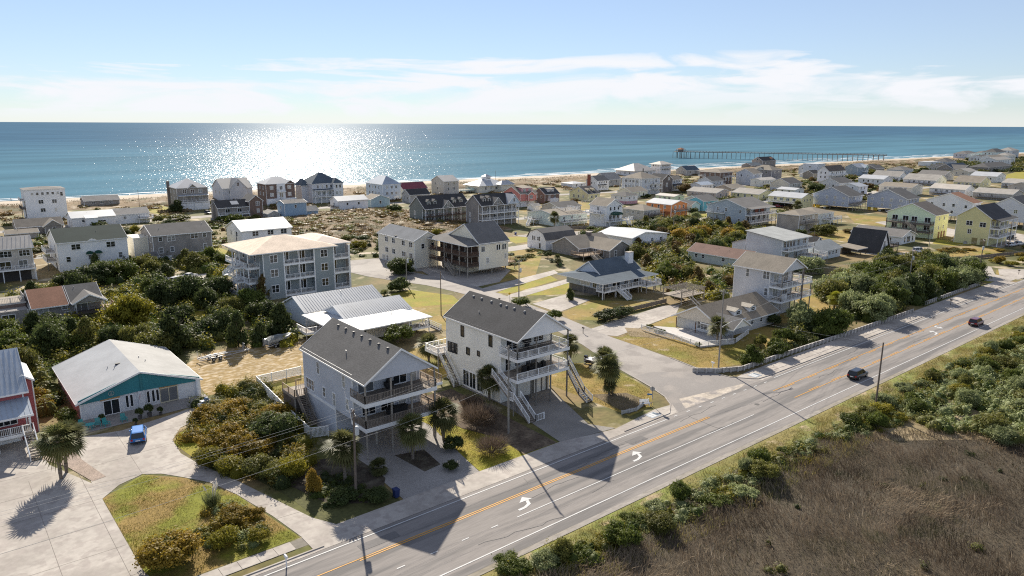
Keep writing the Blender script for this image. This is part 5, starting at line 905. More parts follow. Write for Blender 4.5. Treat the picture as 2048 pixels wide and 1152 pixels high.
h = quick('house','taupe shingled box house with flat hip roof and wooden porch',274,150.9,14.7,9.7,6.5,'h',1.5,K_TAUPE,R_TAN,[(3,5.2,1.6,1.3,'twin')],[],[(1,-2.2,12,0,3.4,'FLR',POSTWOOD)]); h.garage('F', 3, 0, 3.4, 2.3)
h = quick('house','tan hip roofed house with pale blue metal lean-to behind the taupe house',300,157,14,14,4.6,'h',2.0,W_LGREY,R_TAN,[(3,3.4,1.4,1.2,'twin')],[(2,3)],[(4,-4,14,0,2.4,'FLR')]); h.slab_roof(3.4,4.6,T_BLUE,bx=(-6,2,.2,13),o=.2); h.block(-5.8,2.2,0,12.8,0,3.4,W_LGREY)
h = quick('house','pale yellow house with white roof and long white carport deck',352,193.7,11.8,18.7,5.5,'y',2.0,W_PYEL,T_WHITE,[(3,4.2,.7,1.0)],[(4,4.2,1.6,1.2,'twin')],[(-3.4,1,0,18,3.0,'LFB')]); h.win('L', 9, 1.4, 14, 2.2, 'slide', 0)
for nm, X0, Y0, rm, lb in (('stilt_house',365.1,175.5,R_GREY,'blue grey stilt house with eight small windows nearest the yellow carport house'),('stilt_house',375.4,151.9,R_GREY,'blue grey stilt house with eight small windows and bright yellow panels beneath')):
    h = quick(nm,lb,X0,Y0,14.5,19,7.1,'x',4.1,siding((.28,.305,.36)),rm,[(3,5.6,1.0,1.3)],[],[(0,-2.4,14,0,3.4,'FLR',POSTWOOD)],z0=1.7,stilts=True,o=.7)
    for y, z, w, hh in ((2.6,6.0,1.3,.9),(7.2,6.0,1.1,1.5),(11.6,6.0,1.1,1.5),(16.6,6.0,1.3,.9),(2.8,3.4,1.3,.9),(7.4,3.3,1.1,1.4),(11.4,3.3,1.1,1.4),(16.8,3.5,1.3,.9)): h.win('L', y, z, w, hh, 'sash', 2)
    for y in ((15.2, 17.8) if Y0 > 170 else (13.8, 17.0)): MB().box(-.05,0,.1,.05,2.0,2.0).build('yellow_panel', mat('yellow_board', (.72,.48,.06), .7), h.root, (.6,y,0))
h = quick('stilt_house','white stilt house with rust brown gable roof and open parking below',359.6,117.7,9.8,19.3,8.9,'x',3.7,siding((.62,.63,.66)),R_RUST,[(3,7.4,.8,1.2)],[],z0=2.6,stilts=True,o=.5)
for y, z in ((2.6,7.2),(7.6,7.4),(11.6,7.4),(16.6,7.4),(3.0,4.2),(8.0,4.4)): h.win('L', y, z, 1.0, 1.2, 'sash', 0)
h = quick('beach_house','pale green and yellow house with brown roof and dark two level side deck',297.8,109.4,12.7,17.6,9.0,'x',3.8,W_PGREEN,shingle((.155,.135,.12)),[(2,7.4,.8,1.2),(2,4.0,.8,1.3)],[],o=.5); h.block(-.0,-.04,12.7,0,0,8.98,siding((.58,.59,.38)),'front_wall',False)
for x in (4.0,8.6): [h.win('F', x, z, .8, 1.3, 'sash', 1, bx=(0,-.04,12.7,17)) for z in (7.4,4.0)]
GD = mat('grey_brown_rail', (.16,.14,.12), .85, .2, 4)
for z in (5.6,2.6): h.deck(-3.2,.2,0,16.6,z,'LF',GD,GD,GD,posts=False,dense=.3); [h.win('L', y, z+1.3, 2.0, 1.9, 'slide', 0) for y in (2.6,7.4,10.6,14.6)]
h.posts([(-3,.5+5.3*k) for k in range(4)],7,.13,GD); h.stairs((-4.2,4.5,2.6),(-4.2,8.5,5.6),1.2,m=GD,rm=mat('pale_wood', (.50,.45,.38), .85)); [h.put(MB().box(-.7,-.05,0,.7,0,2.3).mesh('lower_door', paint((.22,.10,.06))), 'lower_door', 'F', x, .05, bx=(0,-.06,12.7,17)) for x in (5,7.6,10.2)]
h = quick('beach_house','bright yellow house with charcoal roof and three levels of white balconies',296.0,90.3,18.6,11.1,9.9,'x',3.9,W_YEL,R_DARK,[],[],o=.4); h.slab_roof(9.0,9.86,R_DARK,bx=(0,-3,18.6,-.4),o=.2)
for y, z in ((6.8,7.6),(2.4,7.4)): h.win('L', y, z, 1.9, 1.5, 'twin', 0)
h.win('L', 6.4, 4.6, 1.1, 1.5, 'twin', 0); [h.put(MB().box(-.9,-.05,0,.9,0,2.4).mesh('carport_shade_panel', paint((.30,.24,.10))), 'carport_shade_panel', 'L', y, .05) for y in (4.4,1.6)]  # flat panels in darkened yellow stand for shade inside the carport
for z in (6.4,3.3): h.deck(0,-3,18.8,0,z,'FLR',DECKWOOD,WHITE,WHITE,posts=False,dense=.3); [h.win('F', x, z+1.3, 2.0, 2.0, 'slide', 1) for x in (2.4,6.6,11,15.4)]
h.posts([(.15+4.6*k,-2.85) for k in range(5)],9.1,.13,WHITE)
h = quick('stilt_house','pale grey gabled stilt house cut by the right edge of the picture',358,97.0,16,12,9.4,'x',3.4,siding((.48,.50,.55)),R_GREY,[(3,7.6)],[(2,7.0,1.2,1.5,'twin')],z0=2.6,stilts=True)
# rows of low units on the right
for X0,Y0,w,d,ze,rh,wm,rm,lb in ((476,190.3,16,19.9,4.8,2.0,W_CREAM,R_TAN,'cream row house with brown roof and bulging white end wall'),(494,167,15,20,4.2,2.4,W_WHITE,T_CREAM,'white row house with cream roof and dark front windows'),
    (487.7,140,19,20.5,3.8,2.2,K_LIGHT,R_PALE,'grey row house with green grey roof and dark carport openings'),(592,247,14,20.8,3.6,3.6,W_WHITE,R_PALE,'white row house with grey over white roof at the back left'),
    (567.7,211.4,19,22.5,3.8,3.6,W_WHITE,R_PALE,'white end walled row house with broad grey roof at the back'),(571,184.3,21,16.5,3.8,3.8,W_PYEL,R_TAN,'pale yellow gable ended row house at the back'),(590,163,25,14,3.6,2.4,W_LGREY,R_PALE,'grey row house at the back right behind dark trees')):
    h = quick('row_house',lb,X0,Y0,w,d,ze,'y',rh,wm,rm,[(2,2.4,.9,1.1)],[(5,ze-1.3,1.3,1.3,'twin')],[(-2,1,0,d-1,1.4,'LF',GD)])
h = quick('motel_house','dark grey roofed long building complex with front gable wing',737.3,261.2,40,14,3.8,'x',4.2,K_GREY,R_BLUE,[(5,2.2,1.6,1.4,'twin')],[(2,2.2)]); h.gable('y', 3.6, R_GREY, bx=(0,-8,20,8), ze=3.7, ends='near', wall=K_GREY); h.block(.2,-7.8,19.8,0,0,3.7,K_GREY); h.row('F', 4, 2.2, 1.2, 1.3, bx=(.2,-7.8,19.8,0))
quick('motel_house','long dark hip roofed motel wing with carport beyond the row houses',788,249,64,16,4.0,'h',3.6,K_GREY,R_GREY,[(6,2.4,1.4,1.6,'slide')]); quick('motel_house','low grey roofed motel wing left of the dark gable complex',757,280,26,12,3.8,'x',2.6,K_LIGHT,R_GREY,[(4,2.2,1.0,1.0)],[(2,2)])
quick('beach_house','small white flat house in front of the far dunes',838,320,22,12,4.4,'f',0,W_WHITE,T_WHITE,[(2,2.6)]); quick('beach_house','grey hip roofed house beside the small white flat house',862,312,24,14,4.6,'h',3.2,W_LGREY,R_GREY,[(3,2.8)])
for X0,Y0,w,d,ze,rh,wm,rm,rt,lb in ((1055,360,36,16,7.2,3.4,W_LGREY,R_MID,'h','pale grey house with brown hip roof at the far point'),(1096,352,24,14,7.6,2.6,W_AQUA,R_MID,'h','pale aqua house between the two tall far point houses'),(1063,329.7,34,16,10,4.2,siding((.58,.66,.66)),R_GREY,'h','pale aqua house with dark hip roof far right'),
    (1108,326,26,16,11.4,3.6,W_LGREY,R_PALE,'h','tallest tan roofed grey house at the far right'),(894,276.3,46,14,7,2.4,W_WHITE,R_PALE,'x','long white house with grey roof and small windows far right'),(946,296,40,14,7,2.8,siding((.55,.57,.58)),R_TAN,'x','long low tan roofed house above the far white house'),(980,318,30,14,6,2.6,W_LGREY,R_GREY,'x','grey house beneath the far aqua houses'),(1010,300,24,14,8.2,3,W_OFF,R_PALE,'h','off white hip roofed house behind trees far right')):
    quick('beach_house',lb,X0,Y0,w,d,ze,rt,rh,wm,rm,[(5,ze-2,1.6,1.6,'twin'),(5,ze*.4,1.6,1.6,'twin')],[(3,ze-2,1.4,1.4)])

for a in (('house','pale gable house with dark grey roof behind the first blue grey stilt house',468,232,19,14,5.2,'x',3.0,W_LGREY,R_GREY,[(3,3.6)],[(2,3.4)]),
 ('cottage','low olive roofed cottage beside the tan house with black awning',458,262,17,10,3.4,'x',2.0,K_LIGHT,R_MID,[(3,2.0)]),
 ('cottage','small white house with carport left of the cream row house',452,212,12,12,5.2,'x',1.6,W_WHITE,T_GREY,[(2,4.0),(1,1.4,4,1.6,'slide')],[(2,4)]),
 ('row_house','white roofed row house behind the brown roofed row house',540,236,15,18,4.4,'y',2.2,W_WHITE,T_WHITE,[(2,2.6)],[(4,2.8)]),
 ('row_house','long grey roofed row house between the back rows',628,228,18,20,4.4,'y',2.8,K_LIGHT,R_MID,[(2,2.6)],[(4,2.8)]),
 ('row_house','white roofed row house at the back behind the pale yellow one',640,196,20,18,4.6,'y',2.6,W_OFF,T_WHITE,[(2,2.8)],[(4,2.8)]),
 ('house','grey house with hip roof left of the far gable complex',668,276,20,14,4.4,'h',2.8,W_LGREY,R_MID,[(3,2.6)],[(2,2.6)]),
 ('house','dark roofed cottage behind the blue grey porch house',674,302,16,12,4.2,'x',2.8,K_GREY,R_GREY,[(2,2.4)],[(2,2.4)]),
 ('house','tan cottage with pale roof below the far gable complex',700,236,20,13,4.0,'x',2.2,W_TAN,R_PALE,[(3,2.4)],[(2,2.4)]),
 ('house','white cottage with grey roof right of the back rows',660,160,22,16,4.4,'y',2.6,W_WHITE,R_MID,[(2,2.6)],[(4,2.6)]),
 ('house','grey roofed cottage at the right edge behind the row houses',560,150,22,14,4.0,'x',2.4,K_LIGHT,R_PALE,[(3,2.4)],[(2,2.4)]),
 ('house','brown roofed cottage between the orange house and pinkish gable house',392,262,14,12,3.6,'x',2.0,K_TAUPE,R_TAN,[(2,2.2)],[(2,2.2)]),
 ('house','grey cottage with white porch left of the brown shingled hip house',424,300,14,11,4.4,'x',2.6,W_LGREY,R_GREY,[(3,2.6)],[(2,2.6)],[(0,-2,14,0,1.4,'FLR')]),
 ('house','cream cottage with tan roof between pale yellow cottage and big grey porch house',322,282,14,11,3.8,'x',2.2,W_CREAM,R_TAN,[(3,2.2)],[(2,2.2)]),
 ('house','low white roofed garage court beside the tan house with black awning',420,236,11,12,3.0,'y',1.0,W_OFF,T_WHITE,[(1,1.8)],[(2,1.8)]),
 ('beach_house','grey gabled beach house right of the modern cube',612,330,13,12,6.4,'x',3.0,W_LGREY,R_MID,[(2,4.8),(2,2)],[(2,4.8)])): quick(*a)

# ================================================================= plants
rng = np.random.default_rng(7)
LEAF = {k: mat('leaf_'+k, a, .6, .2, 1.2, 0, tint=b, trans=t, spec=.2) for k, a, b, t in (
    ('dark', (.042,.062,.020), (.105,.125,.036), .38), ('green', (.058,.088,.016), (.155,.175,.032), .37), ('yellow', (.155,.15,.016), (.31,.26,.03), .40),
    ('bronze', (.165,.13,.018), (.37,.245,.035), .40), ('gold', (.27,.19,.03), (.44,.28,.045), .38), ('sage', (.16,.19,.07), (.36,.385,.18), .37),
    ('olive', (.088,.098,.022), (.215,.20,.048), .37), ('rust', (.20,.115,.042), (.11,.105,.032), .35), ('drygrass', (.20,.145,.07), (.33,.24,.13), .30), ('twig', (.115,.085,.062), (.20,.15,.11), .15),
    ('palm', (.075,.095,.032), (.21,.195,.075), .30), ('palmy', (.20,.21,.025), (.36,.35,.04), .30))}
BARK = mat('bark', (.13,.10,.08), .95, .3, 6, .1, 1, bump=.02)
PALMBARK = mat('palm_bark', (.20,.165,.135), .95, .35, 5, .1, 1, bump=.05)
def cards(C, Nn, size, rg, aspect=.6):
    """leaf cards: centres C, normals Nn, per-card size"""
    n = len(C); t = rg.normal(size=(n, 3)); t -= (t*Nn).sum(1, keepdims=True)*Nn; t /= np.linalg.norm(t, axis=1, keepdims=True)+1e-6
    b = np.cross(Nn, t); s = size[:, None]
    V = np.stack([C-t*s-b*s*aspect*.25, C+b*s*aspect*(-.6), C+t*s, C+b*s*aspect*.9], 1).reshape(-1, 3)
    Fc = np.arange(4*n).reshape(n, 4); return V, Fc
def crown(lobes, n, size, seed, up=.35):
    rg = np.random.default_rng(seed); Vs, Fs, Ts = [], [], []; off = 0
    vol = np.array([l[3]**2 for l in lobes]); vol /= vol.sum()
    for (cx, cy, cz, r, sq), fr in zip(lobes, vol):
        k = max(8, int(n*fr)); d = rg.normal(size=(k, 3)); d /= np.linalg.norm(d, axis=1, keepdims=True); d[:, 2] = np.where(d[:, 2] < -.35, -d[:, 2], d[:, 2])
        rad = r*(.60+.50*rg.random(k)**.6)*(1+.24*np.sin(5*d[:, 0]+3*d[:, 1]*seed)+.18*np.sin(9*d[:, 2]+4*d[:, 0]))*np.where(rg.random(k) < .07, 1.28, 1.)
        C = np.array([cx, cy, cz])+d*rad[:, None]*np.array([1, 1, sq])
        Nn = d*.8+rg.normal(size=(k, 3))*.55+np.array([0, 0, up]); Nn /= np.linalg.norm(Nn, axis=1, keepdims=True)
        V, Fc = cards(C, Nn, size*(.6+.8*rg.random(k)), rg); Vs.append(V); Fs.append(Fc+off); off += len(V)
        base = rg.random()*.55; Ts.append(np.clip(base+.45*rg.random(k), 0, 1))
        # inner filler blob, lower tint than the leaves, so the crown is not hollow
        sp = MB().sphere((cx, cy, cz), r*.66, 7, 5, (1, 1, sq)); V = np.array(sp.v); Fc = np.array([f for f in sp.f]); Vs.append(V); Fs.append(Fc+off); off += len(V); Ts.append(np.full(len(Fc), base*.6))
    return np.concatenate(Vs), np.concatenate(Fs), np.concatenate(Ts)
def twig_mesh(seed):
    rg = np.random.default_rng(seed); n = 1500; a = rg.uniform(0, 6.283, n); q = np.sqrt(rg.random(n))*.75; base = np.stack([q*.75*np.cos(a), q*.75*np.sin(a), .05+.4*rg.random(n)], 1)
    d = np.stack([np.cos(a)*q, np.sin(a)*q, .55+.4*rg.random(n)], 1)+rg.normal(size=(n, 3))*.28; d /= np.linalg.norm(d, axis=1, keepdims=True); L = rg.uniform(.35, .75, n)[:, None]; s = np.cross(d, rg.normal(size=(n, 3))); s /= np.linalg.norm(s, axis=1, keepdims=True)
    V = np.stack([base, base+d*L*.5+s*.008, base+d*L, base+d*L*.5-s*.008], 1).reshape(-1, 3); return np_mesh('crown', V, np.arange(4*n).reshape(n, 4), LEAF['twig'], rg.random(n))
def lobes_for(shape, seed):
    r = random.Random(seed); L = []
    if shape == 'oak':        # broad wind-shaped crown, unit radius 1, height 1
        for k in range(20):
            a = r.random()*6.283; q = math.sqrt(r.random())*.74; z = (.30 if k % 3 else .16)+.46*(1-q*q)*r.uniform(.5, 1.05)*(1 if k % 3 else .3); L.append((q*math.cos(a), q*math.sin(a), z, r.uniform(.22, .38), .72))
    elif shape == 'cedar':
        for k in range(16):
            z = r.uniform(.14, .92); q = (1.05-z)*.62*r.uniform(.3, 1); a = r.random()*6.283; L.append((q*math.cos(a), q*math.sin(a), z, r.uniform(.17, .30)*(1.25-z*.6), .85))
    elif shape == 'shrub':
        for k in range(12):
            a = r.random()*6.283; q = math.sqrt(r.random())*.68; L.append((q*math.cos(a), q*math.sin(a), .30+.40*(1-q*q)*r.uniform(.5, 1.1), r.uniform(.22, .40), .75))
    elif shape == 'low':
        for k in range(16):
            a = r.random()*6.283; q = math.sqrt(r.random())*.82; L.append((q*math.cos(a), q*math.sin(a), .30+.30*(1-q)*r.uniform(.4, 1.2), r.uniform(.16, .30), .9))
    return L
_CR = {}
def crown_mesh(shape, v, col, dens=1.0):
    if col == 'twig':
        if 'twig' not in _CR: _CR['twig'] = twig_mesh(1)
        return _CR['twig']
    dens = .6 if dens < .8 else 1.0 if dens < 1.45 else 1.8; k = (shape, v, dens)
    if k not in _CR:
        n = {'oak': 6500, 'cedar': 6000, 'shrub': 4200, 'low': 4200}[shape]*dens; s = {'oak': .060, 'cedar': .058, 'shrub': .072, 'low': .066}[shape]/math.sqrt(max(.45, dens))
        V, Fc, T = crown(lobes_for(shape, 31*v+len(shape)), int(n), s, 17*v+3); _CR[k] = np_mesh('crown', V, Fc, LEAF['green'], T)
    return _CR[k]
_TR = {}
def trunk_mesh(shape, v):
    if (shape, v) in _TR: return _TR[(shape, v)]
    r = random.Random(v+5); b = MB(); top = .62 if shape != 'cedar' else .85
    if shape in ('oak', 'cedar'):
        b.tube((0,0,-.02), (.03,.02,top*.45), .055, .042, 7); b.tube((.03,.02,top*.44), (.02,-.03,top), .042, .018, 6)
        for k in range(5):
            a = r.random()*6.283; b.tube((.03,.02,top*r.uniform(.3, .6)), (.55*math.cos(a)*r.uniform(.6, 1), .55*math.sin(a)*r.uniform(.6, 1), top*r.uniform(.8, 1.1)), .024, .009, 5)
    else:
        for k in range(5):
            a = 6.283*k/5+r.random(); b.tube((.03*math.cos(a),.03*math.sin(a),-.02), (.35*math.cos(a),.35*math.sin(a),.5), .022, .010, 5)
    _TR[(shape, v)] = b.mesh('trunk', BARK); return _TR[(shape, v)]
rp = random.Random(3)
def plant(X, Y, h, r, shape='shrub', col='green', label=None, group=None, z=0., dens=1.0, name=None, cat=None):
    v = rp.randrange(3); tree = shape in ('oak', 'cedar')
    root = tag(empty(name or ('tree' if tree else 'shrub'), (X, Y, z), rp.random()*6.283), label, cat or ('tree' if tree else 'shrub'), group)
    for nm, me in (('trunk' if tree else 'stem', trunk_mesh(shape, v)), ('crown', crown_mesh(shape, v, col, dens))):
        o = link(nm, me, root); o.scale = (r, r, h)
        if nm == 'crown': o.material_slots[0].link = 'OBJECT'; o.material_slots[0].material = LEAF[col]
    return root
def inside(p, poly):
    x, y = p; c = False; j = len(poly)-1
    for i in range(len(poly)):
        (xi, yi), (xj, yj) = poly[i], poly[j]
        if (yi > y) != (yj > y) and x < (xj-xi)*(y-yi)/(yj-yi)+xi: c = not c
        j = i
    return c
PLACED = []
def clear(x, y, m): return all(not (a-m < x < c+m and b-m < y < d+m) for a, b, c, d in FOOT)
def thicket(poly, n, hr, rr, shapes, cols, label, group, gap=.75, seed=1, margin=.4, dens=1.0, zf=None, keep=()):
    r = random.Random(seed); xs = [p[0] for p in poly]; ys = [p[1] for p in poly]; got = 0; tries = 0
    while got < n and tries < n*40:
        tries += 1; x, y = r.uniform(min(xs), max(xs)), r.uniform(min(ys), max(ys)); rad = r.uniform(*rr)
        if not inside((x, y), poly) or not clear(x, y, rad*margin) or any((x-a)**2+(y-b)**2 < (gap*(rad+c)*.5)**2*1.6 for a, b, c in PLACED): continue
        if any((x-a)**2+(y-b)**2 < c*c for a, b, c in keep): continue
        sh = r.choice(shapes); h = r.uniform(*hr)*(1.0 if sh != 'low' else .7); PLACED.append((x, y, rad))
        plant(x, y, h, rad, sh, r.choice(cols), label, group, zf(x, y) if zf else 0., dens); got += 1
# ---- single plants one can point to
def undergrowth(name, label, poly, n, hr, rr, cols, seed, card=.20, per=46, zf=None, keep=(), margin=.5):
    """scrub that reads as one mass: many leaf clumps in one object"""
    rg = np.random.default_rng(seed); r = random.Random(seed); xs = [p[0] for p in poly]; ys = [p[1] for p in poly]; got = 0; tries = 0; Vs, Fs, Ts, Ms = [], [], [], []; off = 0
    while got < n and tries < n*30:
        tries += 1; x, y = r.uniform(min(xs), max(xs)), r.uniform(min(ys), max(ys)); rad = r.uniform(*rr)
        if not inside((x, y), poly) or not clear(x, y, margin) or any((x-a)**2+(y-b)**2 < c*c for a, b, c in keep): continue
        got += 1; h = r.uniform(*hr); z0 = zf(x, y) if zf else 0.; mi = r.randrange(len(cols)); base = r.random()*.55; k = max(14, int(per*rad*rad))
        d = rg.normal(size=(k, 3)); d[:, 2] = np.abs(d[:, 2])*.9-.15; d /= np.linalg.norm(d, axis=1, keepdims=True)
        q = (.70+.42*rg.random(k))*(1+.2*np.sin(4*d[:, 0]+x)+.15*np.sin(6*d[:, 1]+y)); Cc = np.array([x, y, z0+.15*h])+d*q[:, None]*np.array([rad, rad, h*.85])
        Nn = d*.8+rg.normal(size=(k, 3))*.55+np.array([0, 0, .35]); Nn /= np.linalg.norm(Nn, axis=1, keepdims=True)
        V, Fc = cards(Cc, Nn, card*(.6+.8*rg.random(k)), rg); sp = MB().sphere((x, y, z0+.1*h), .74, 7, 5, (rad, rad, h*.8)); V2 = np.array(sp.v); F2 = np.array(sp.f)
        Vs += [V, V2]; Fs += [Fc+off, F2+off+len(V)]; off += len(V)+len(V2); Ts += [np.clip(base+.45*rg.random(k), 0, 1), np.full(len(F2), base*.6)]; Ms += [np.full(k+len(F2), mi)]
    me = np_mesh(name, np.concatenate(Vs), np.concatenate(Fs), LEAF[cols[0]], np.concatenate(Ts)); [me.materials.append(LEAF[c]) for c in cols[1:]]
    me.polygons.foreach_set('material_index', np.concatenate(Ms).astype(np.int32)); return tag(link(name, me), label, kind='stuff')
def one(X, Y, h, r, shape, col, label, dens=1.0, name=None, cat=None, group=None): PLACED.append((X, Y, r)); return plant(X, Y, h, r, shape, col, label, group, 0, dens, name, cat)
one(*(31.5,163.7), 6.8, 4.6, 'oak', 'yellow', 'tall yellow green tree in front of the dark grove, beside the grey cottage', 1.3)
one(*(33.7,140.2), 7.2, 4.6, 'cedar', 'dark', 'largest dark cedar behind the teal gabled duplex', 1.3)
one(*(44.5,136.7), 6.4, 3.0, 'cedar', 'dark', 'upright dark cedar right behind the empty boat trailer', 1.2)
one(*(53.5,138.2), 6.4, 4.3, 'cedar', 'dark', 'broad dark cedar overhanging the covered boat', 1.3)
one(*(47.9,134.8), 4.6, 2.6, 'cedar', 'dark', 'smaller dark cedar between boat trailer and covered boat')
one(*(42.0,178.8), 6.6, 4.4, 'oak', 'dark', 'dark spreading oak left of the sandy court by blue grey apartments', 1.2)
one(*(48.1,178.4), 6.4, 4.6, 'oak', 'dark', 'dark spreading oak with open trunk before the pale sandy court', 1.2)
one(*(53.1,177.7), 5.8, 4.2, 'oak', 'dark', 'dark spreading oak touching the apartment stair tower', 1.2)
one(*(35.5,216.8), 5.6, 4.6, 'oak', 'dark', 'dark oak below the white green-roofed house')
one(*(40.9,216.7), 5.6, 4.4, 'oak', 'green', 'rounded green oak between green-roofed house and shingle block')
one(*(28.7,214.4), 4.4, 4.0, 'oak', 'dark', 'dark oak at the left foot of the white green-roofed house')
one(*(60.7,228.5), 4.6, 3.4, 'cedar', 'olive', 'olive cedar against the wall of the grey shingle block')
one(*(62.5,170.2), 6.5, 2.6, 'cedar', 'rust', 'reddish leafless looking tree against the blue grey apartments')
one(*(47.2,151.2), 4.6, 3.0, 'cedar', 'olive', 'olive cedar below the apartment stair tower')
one(*(104.7,176.9), 4.8, 4.2, 'oak', 'dark', 'dark umbrella shaped pine beside the cream apartments', 1.2)
one(*(93.3,158.4), 3.4, 3.0, 'oak', 'dark', 'small dark round tree below the umbrella pine by the street')
one(*(107.3,127.2), 2.2, 2.4, 'shrub', 'green', 'round green shrub behind the white corner house roof')
one(*(105.1,112.9), 2.2, 2.0, 'shrub', 'green', 'round green shrub at the rear right of white corner house')
one(*(69.6,119.7), 3.4, 3.0, 'shrub', 'green', 'big round green shrub between grey house and ranch porch')
one(*(14.5,70.0), 3.0, 3.1, 'shrub', 'bronze', 'large round bronze green bush at the bottom of the lawn island', 2.2)
one(*(15.2,70.1), 2.4, 2.0, 'shrub', 'olive', 'green lower half bush nestled against the bronze bush', 2)
one(*(19.6,69.5), 1.8, 1.6, 'shrub', 'yellow', 'round yellow green bush in the middle of island planting', 2)
one(*(22.0,73.3), 1.7, 1.9, 'shrub', 'bronze', 'bronze bush right of the pampas grass', 2)
one(*(22.7,68.1), 1.4, 1.1, 'shrub', 'yellow', 'small yellow green bush at right end of island planting', 1.6)
one(*(23.8,73.2), 1.4, 1.3, 'low', 'bronze', 'low bronze bush at the back of island planting', 1.6)
one(*(31.3,74.1), 2.8, 1.5, 'cedar', 'gold', 'golden ornamental grass clump beside the driveway mouth', 1.6)
one(*(30.7,79.4), 2.8, 2.0, 'shrub', 'yellow', 'yellow green bush in front of the white side fence', 1.6)
one(*(28.8,80.1), 2.2, 1.8, 'shrub', 'olive', 'dark olive bush between driveway and yellow green bush', 1.6)
for k, (px, h_, r_, c_, lb) in enumerate((((27.1,94.0),3.2,3.4,'bronze','bronze leaved shrub mass nearest the parked blue car'),((29.4,89.3),3.4,3.4,'bronze','bronze leaved shrub mass in the middle of the hedge'),((33.1,91.2),3.6,3.2,'dark','dark evergreen dome standing in the bronze hedge'),((32.2,103.0),2.8,3.0,'bronze','bronze leaved shrub mass at the back of the hedge'),
    ((24.2,88.9),2.2,2.2,'yellow','yellow green shrub at the left foot of the bronze hedge'),((36.6,97.1),2.8,2.6,'bronze','bronze leaved shrub against the white fence corner'),((28.5,103.7),2.6,2.2,'bronze','bronze leaved shrub beside the duplex corner'),((28.1,82.3),2.4,2.4,'olive','olive shrub at the shaded front of the bronze hedge'),((25.5,85.3),2.0,2.0,'yellow','yellow green shrub beside the curved drive'))):
    one(*px, h_, r_, 'low' if c_ == 'bronze' else 'shrub', c_, lb, 2.2)
one(*(10.8,128.4), 1.8, 1.5, 'shrub', 'bronze', 'upper of two clipped bronze shrubs between red house and duplex', 1.4); one(*(10.7,122.3), 1.9, 1.7, 'shrub', 'bronze', 'lower of two clipped bronze shrubs between red house and duplex', 1.4)
one(*(12.6,115.2), 2.0, 1.7, 'shrub', 'green', 'dense green shrub at the left front corner of the duplex', 1.4)
one(*(114.3,105.6), 2.4, 3.2, 'shrub', 'dark', 'dark shrub mass under the wrap around porch'); one(*(119.5,105.8), 2.2, 2.8, 'shrub', 'dark', 'second dark shrub mass under the wrap around porch, to the right')
one(*(120.8,124.2), 3.0, 1.6, 'cedar', 'dark', 'narrow dark cedar at left corner of the wrap porch house'); one(*(191.1,163.6), 4.0, 2.6, 'cedar', 'rust', 'russet crowned cedar touching the ranch roof')
one(*(58.1,77.5), 3.4, 3.4, 'shrub', 'twig', 'bare reddish twig bush before the white house', 1.2, name='bare_shrub'); one(*(60.6,82.7), 2.6, 2.2, 'shrub', 'twig', 'smaller bare twig bush beside the white house stairs', 1.2, name='bare_shrub'); one(*(54.0,69.4), 2.4, 2.6, 'low', 'twig', 'low bare twig bush on the shaded front bed', 1.2, name='bare_shrub')
one(*(50.4,73.3), 1.8, 1.5, 'shrub', 'dark', 'dark foundation shrub right of the grey house drive'); one(*(46.9,68.8), 1.2, 1.0, 'shrub', 'dark', 'low dark shrub at the edge of the gravel drive'); one(*(36.0,68.1), 1.4, 1.6, 'shrub', 'dark', 'dark shaded shrub by the roadside utility pole'); one(*(32.9,70.6), 1.5, 2.0, 'low', 'dark', 'dark low shrub bed under the leftmost roadside pole')
one(*(112.4,68.7), 3.6, 3.0, 'cedar', 'green', 'dense green cedar at the corner end of the road retaining wall', 1.5); one(*(120.5,68.2), 2.6, 2.4, 'shrub', 'green', 'green shrub beside the corner cedar along the retaining wall', 1.3); one(*(139.3,80.6), 2.4, 2.2, 'shrub', 'dark', 'grey green shrub against the dormer cottage wall')
one(*(115.6,92.0), .9, 1.2, 'low', 'green', 'clipped green mound below the white patio fence'); one(*(117.0,95.8), .8, .9, 'low', 'olive', 'small olive mound at the left end of patio fence'); one(*(114.0,81.4), .8, .9, 'low', 'sage', 'pale mound in the bed below patio fence')
one(*(145.9,72.8), 3.0, 2.6, 'shrub', 'green', 'green shrub right of the tall balcony house lawn')
one(*(286.3,212.0), 3.6, 3.0, 'shrub', 'dark', 'dark round shrub beside the orange house yard'); one(*(272.2,199.5), 3.6, 2.6, 'shrub', 'sage', 'pale weeping shrub beside the orange house yard'); one(*(447.2,237.9), 6.0, 5.0, 'oak', 'dark', 'dark round tree behind the yellow house with white roof'); one(*(379.6,287.9), 5.4, 5.0, 'oak', 'rust', 'russet tree beneath the dark shingled gable house')
one(*(604.8,311.2), 6, 7, 'shrub', 'yellow', 'yellow green bush beside the tall white brown-roofed house'); one(*(178.7,306.0), 4.0, 4.6, 'shrub', 'dark', 'dark bush on the dune hill beside dormered apartments'); one(*(96.4,368.4), 6, 5.0, 'cedar', 'dark', 'dark pine at the foot of the chimneyed hip roofed house'); one(*(89.4,338.9), 3.2, 6.0, 'low', 'olive', 'olive scrub mound in front of the chimneyed house')
one(*(274.9,140.0), 4.4, 4.0, 'oak', 'olive', 'olive tree before the tan hip roofed house'); one(*(199.2,105.6), 5.0, 4.6, 'oak', 'sage', 'grey green tree below the small pale blue cottage', 1.2)
undergrowth('hedge_scrub', 'bronze green hedge mass between the curved drive and the white fence', [(24.5,100.2),(28.5,109.7),(32.9,114.2),(38.9,115.3),(40.5,106.7),(38.1,93.6),(35.7,84.2),(31.1,77.4),(28.7,77.8),(26.7,81.8),(24.5,86.0),(23.4,90.4)], 130, (1.0,2.2), (.9,1.6), ('bronze','olive','bronze','dark','yellow'), 54, .13, 170)
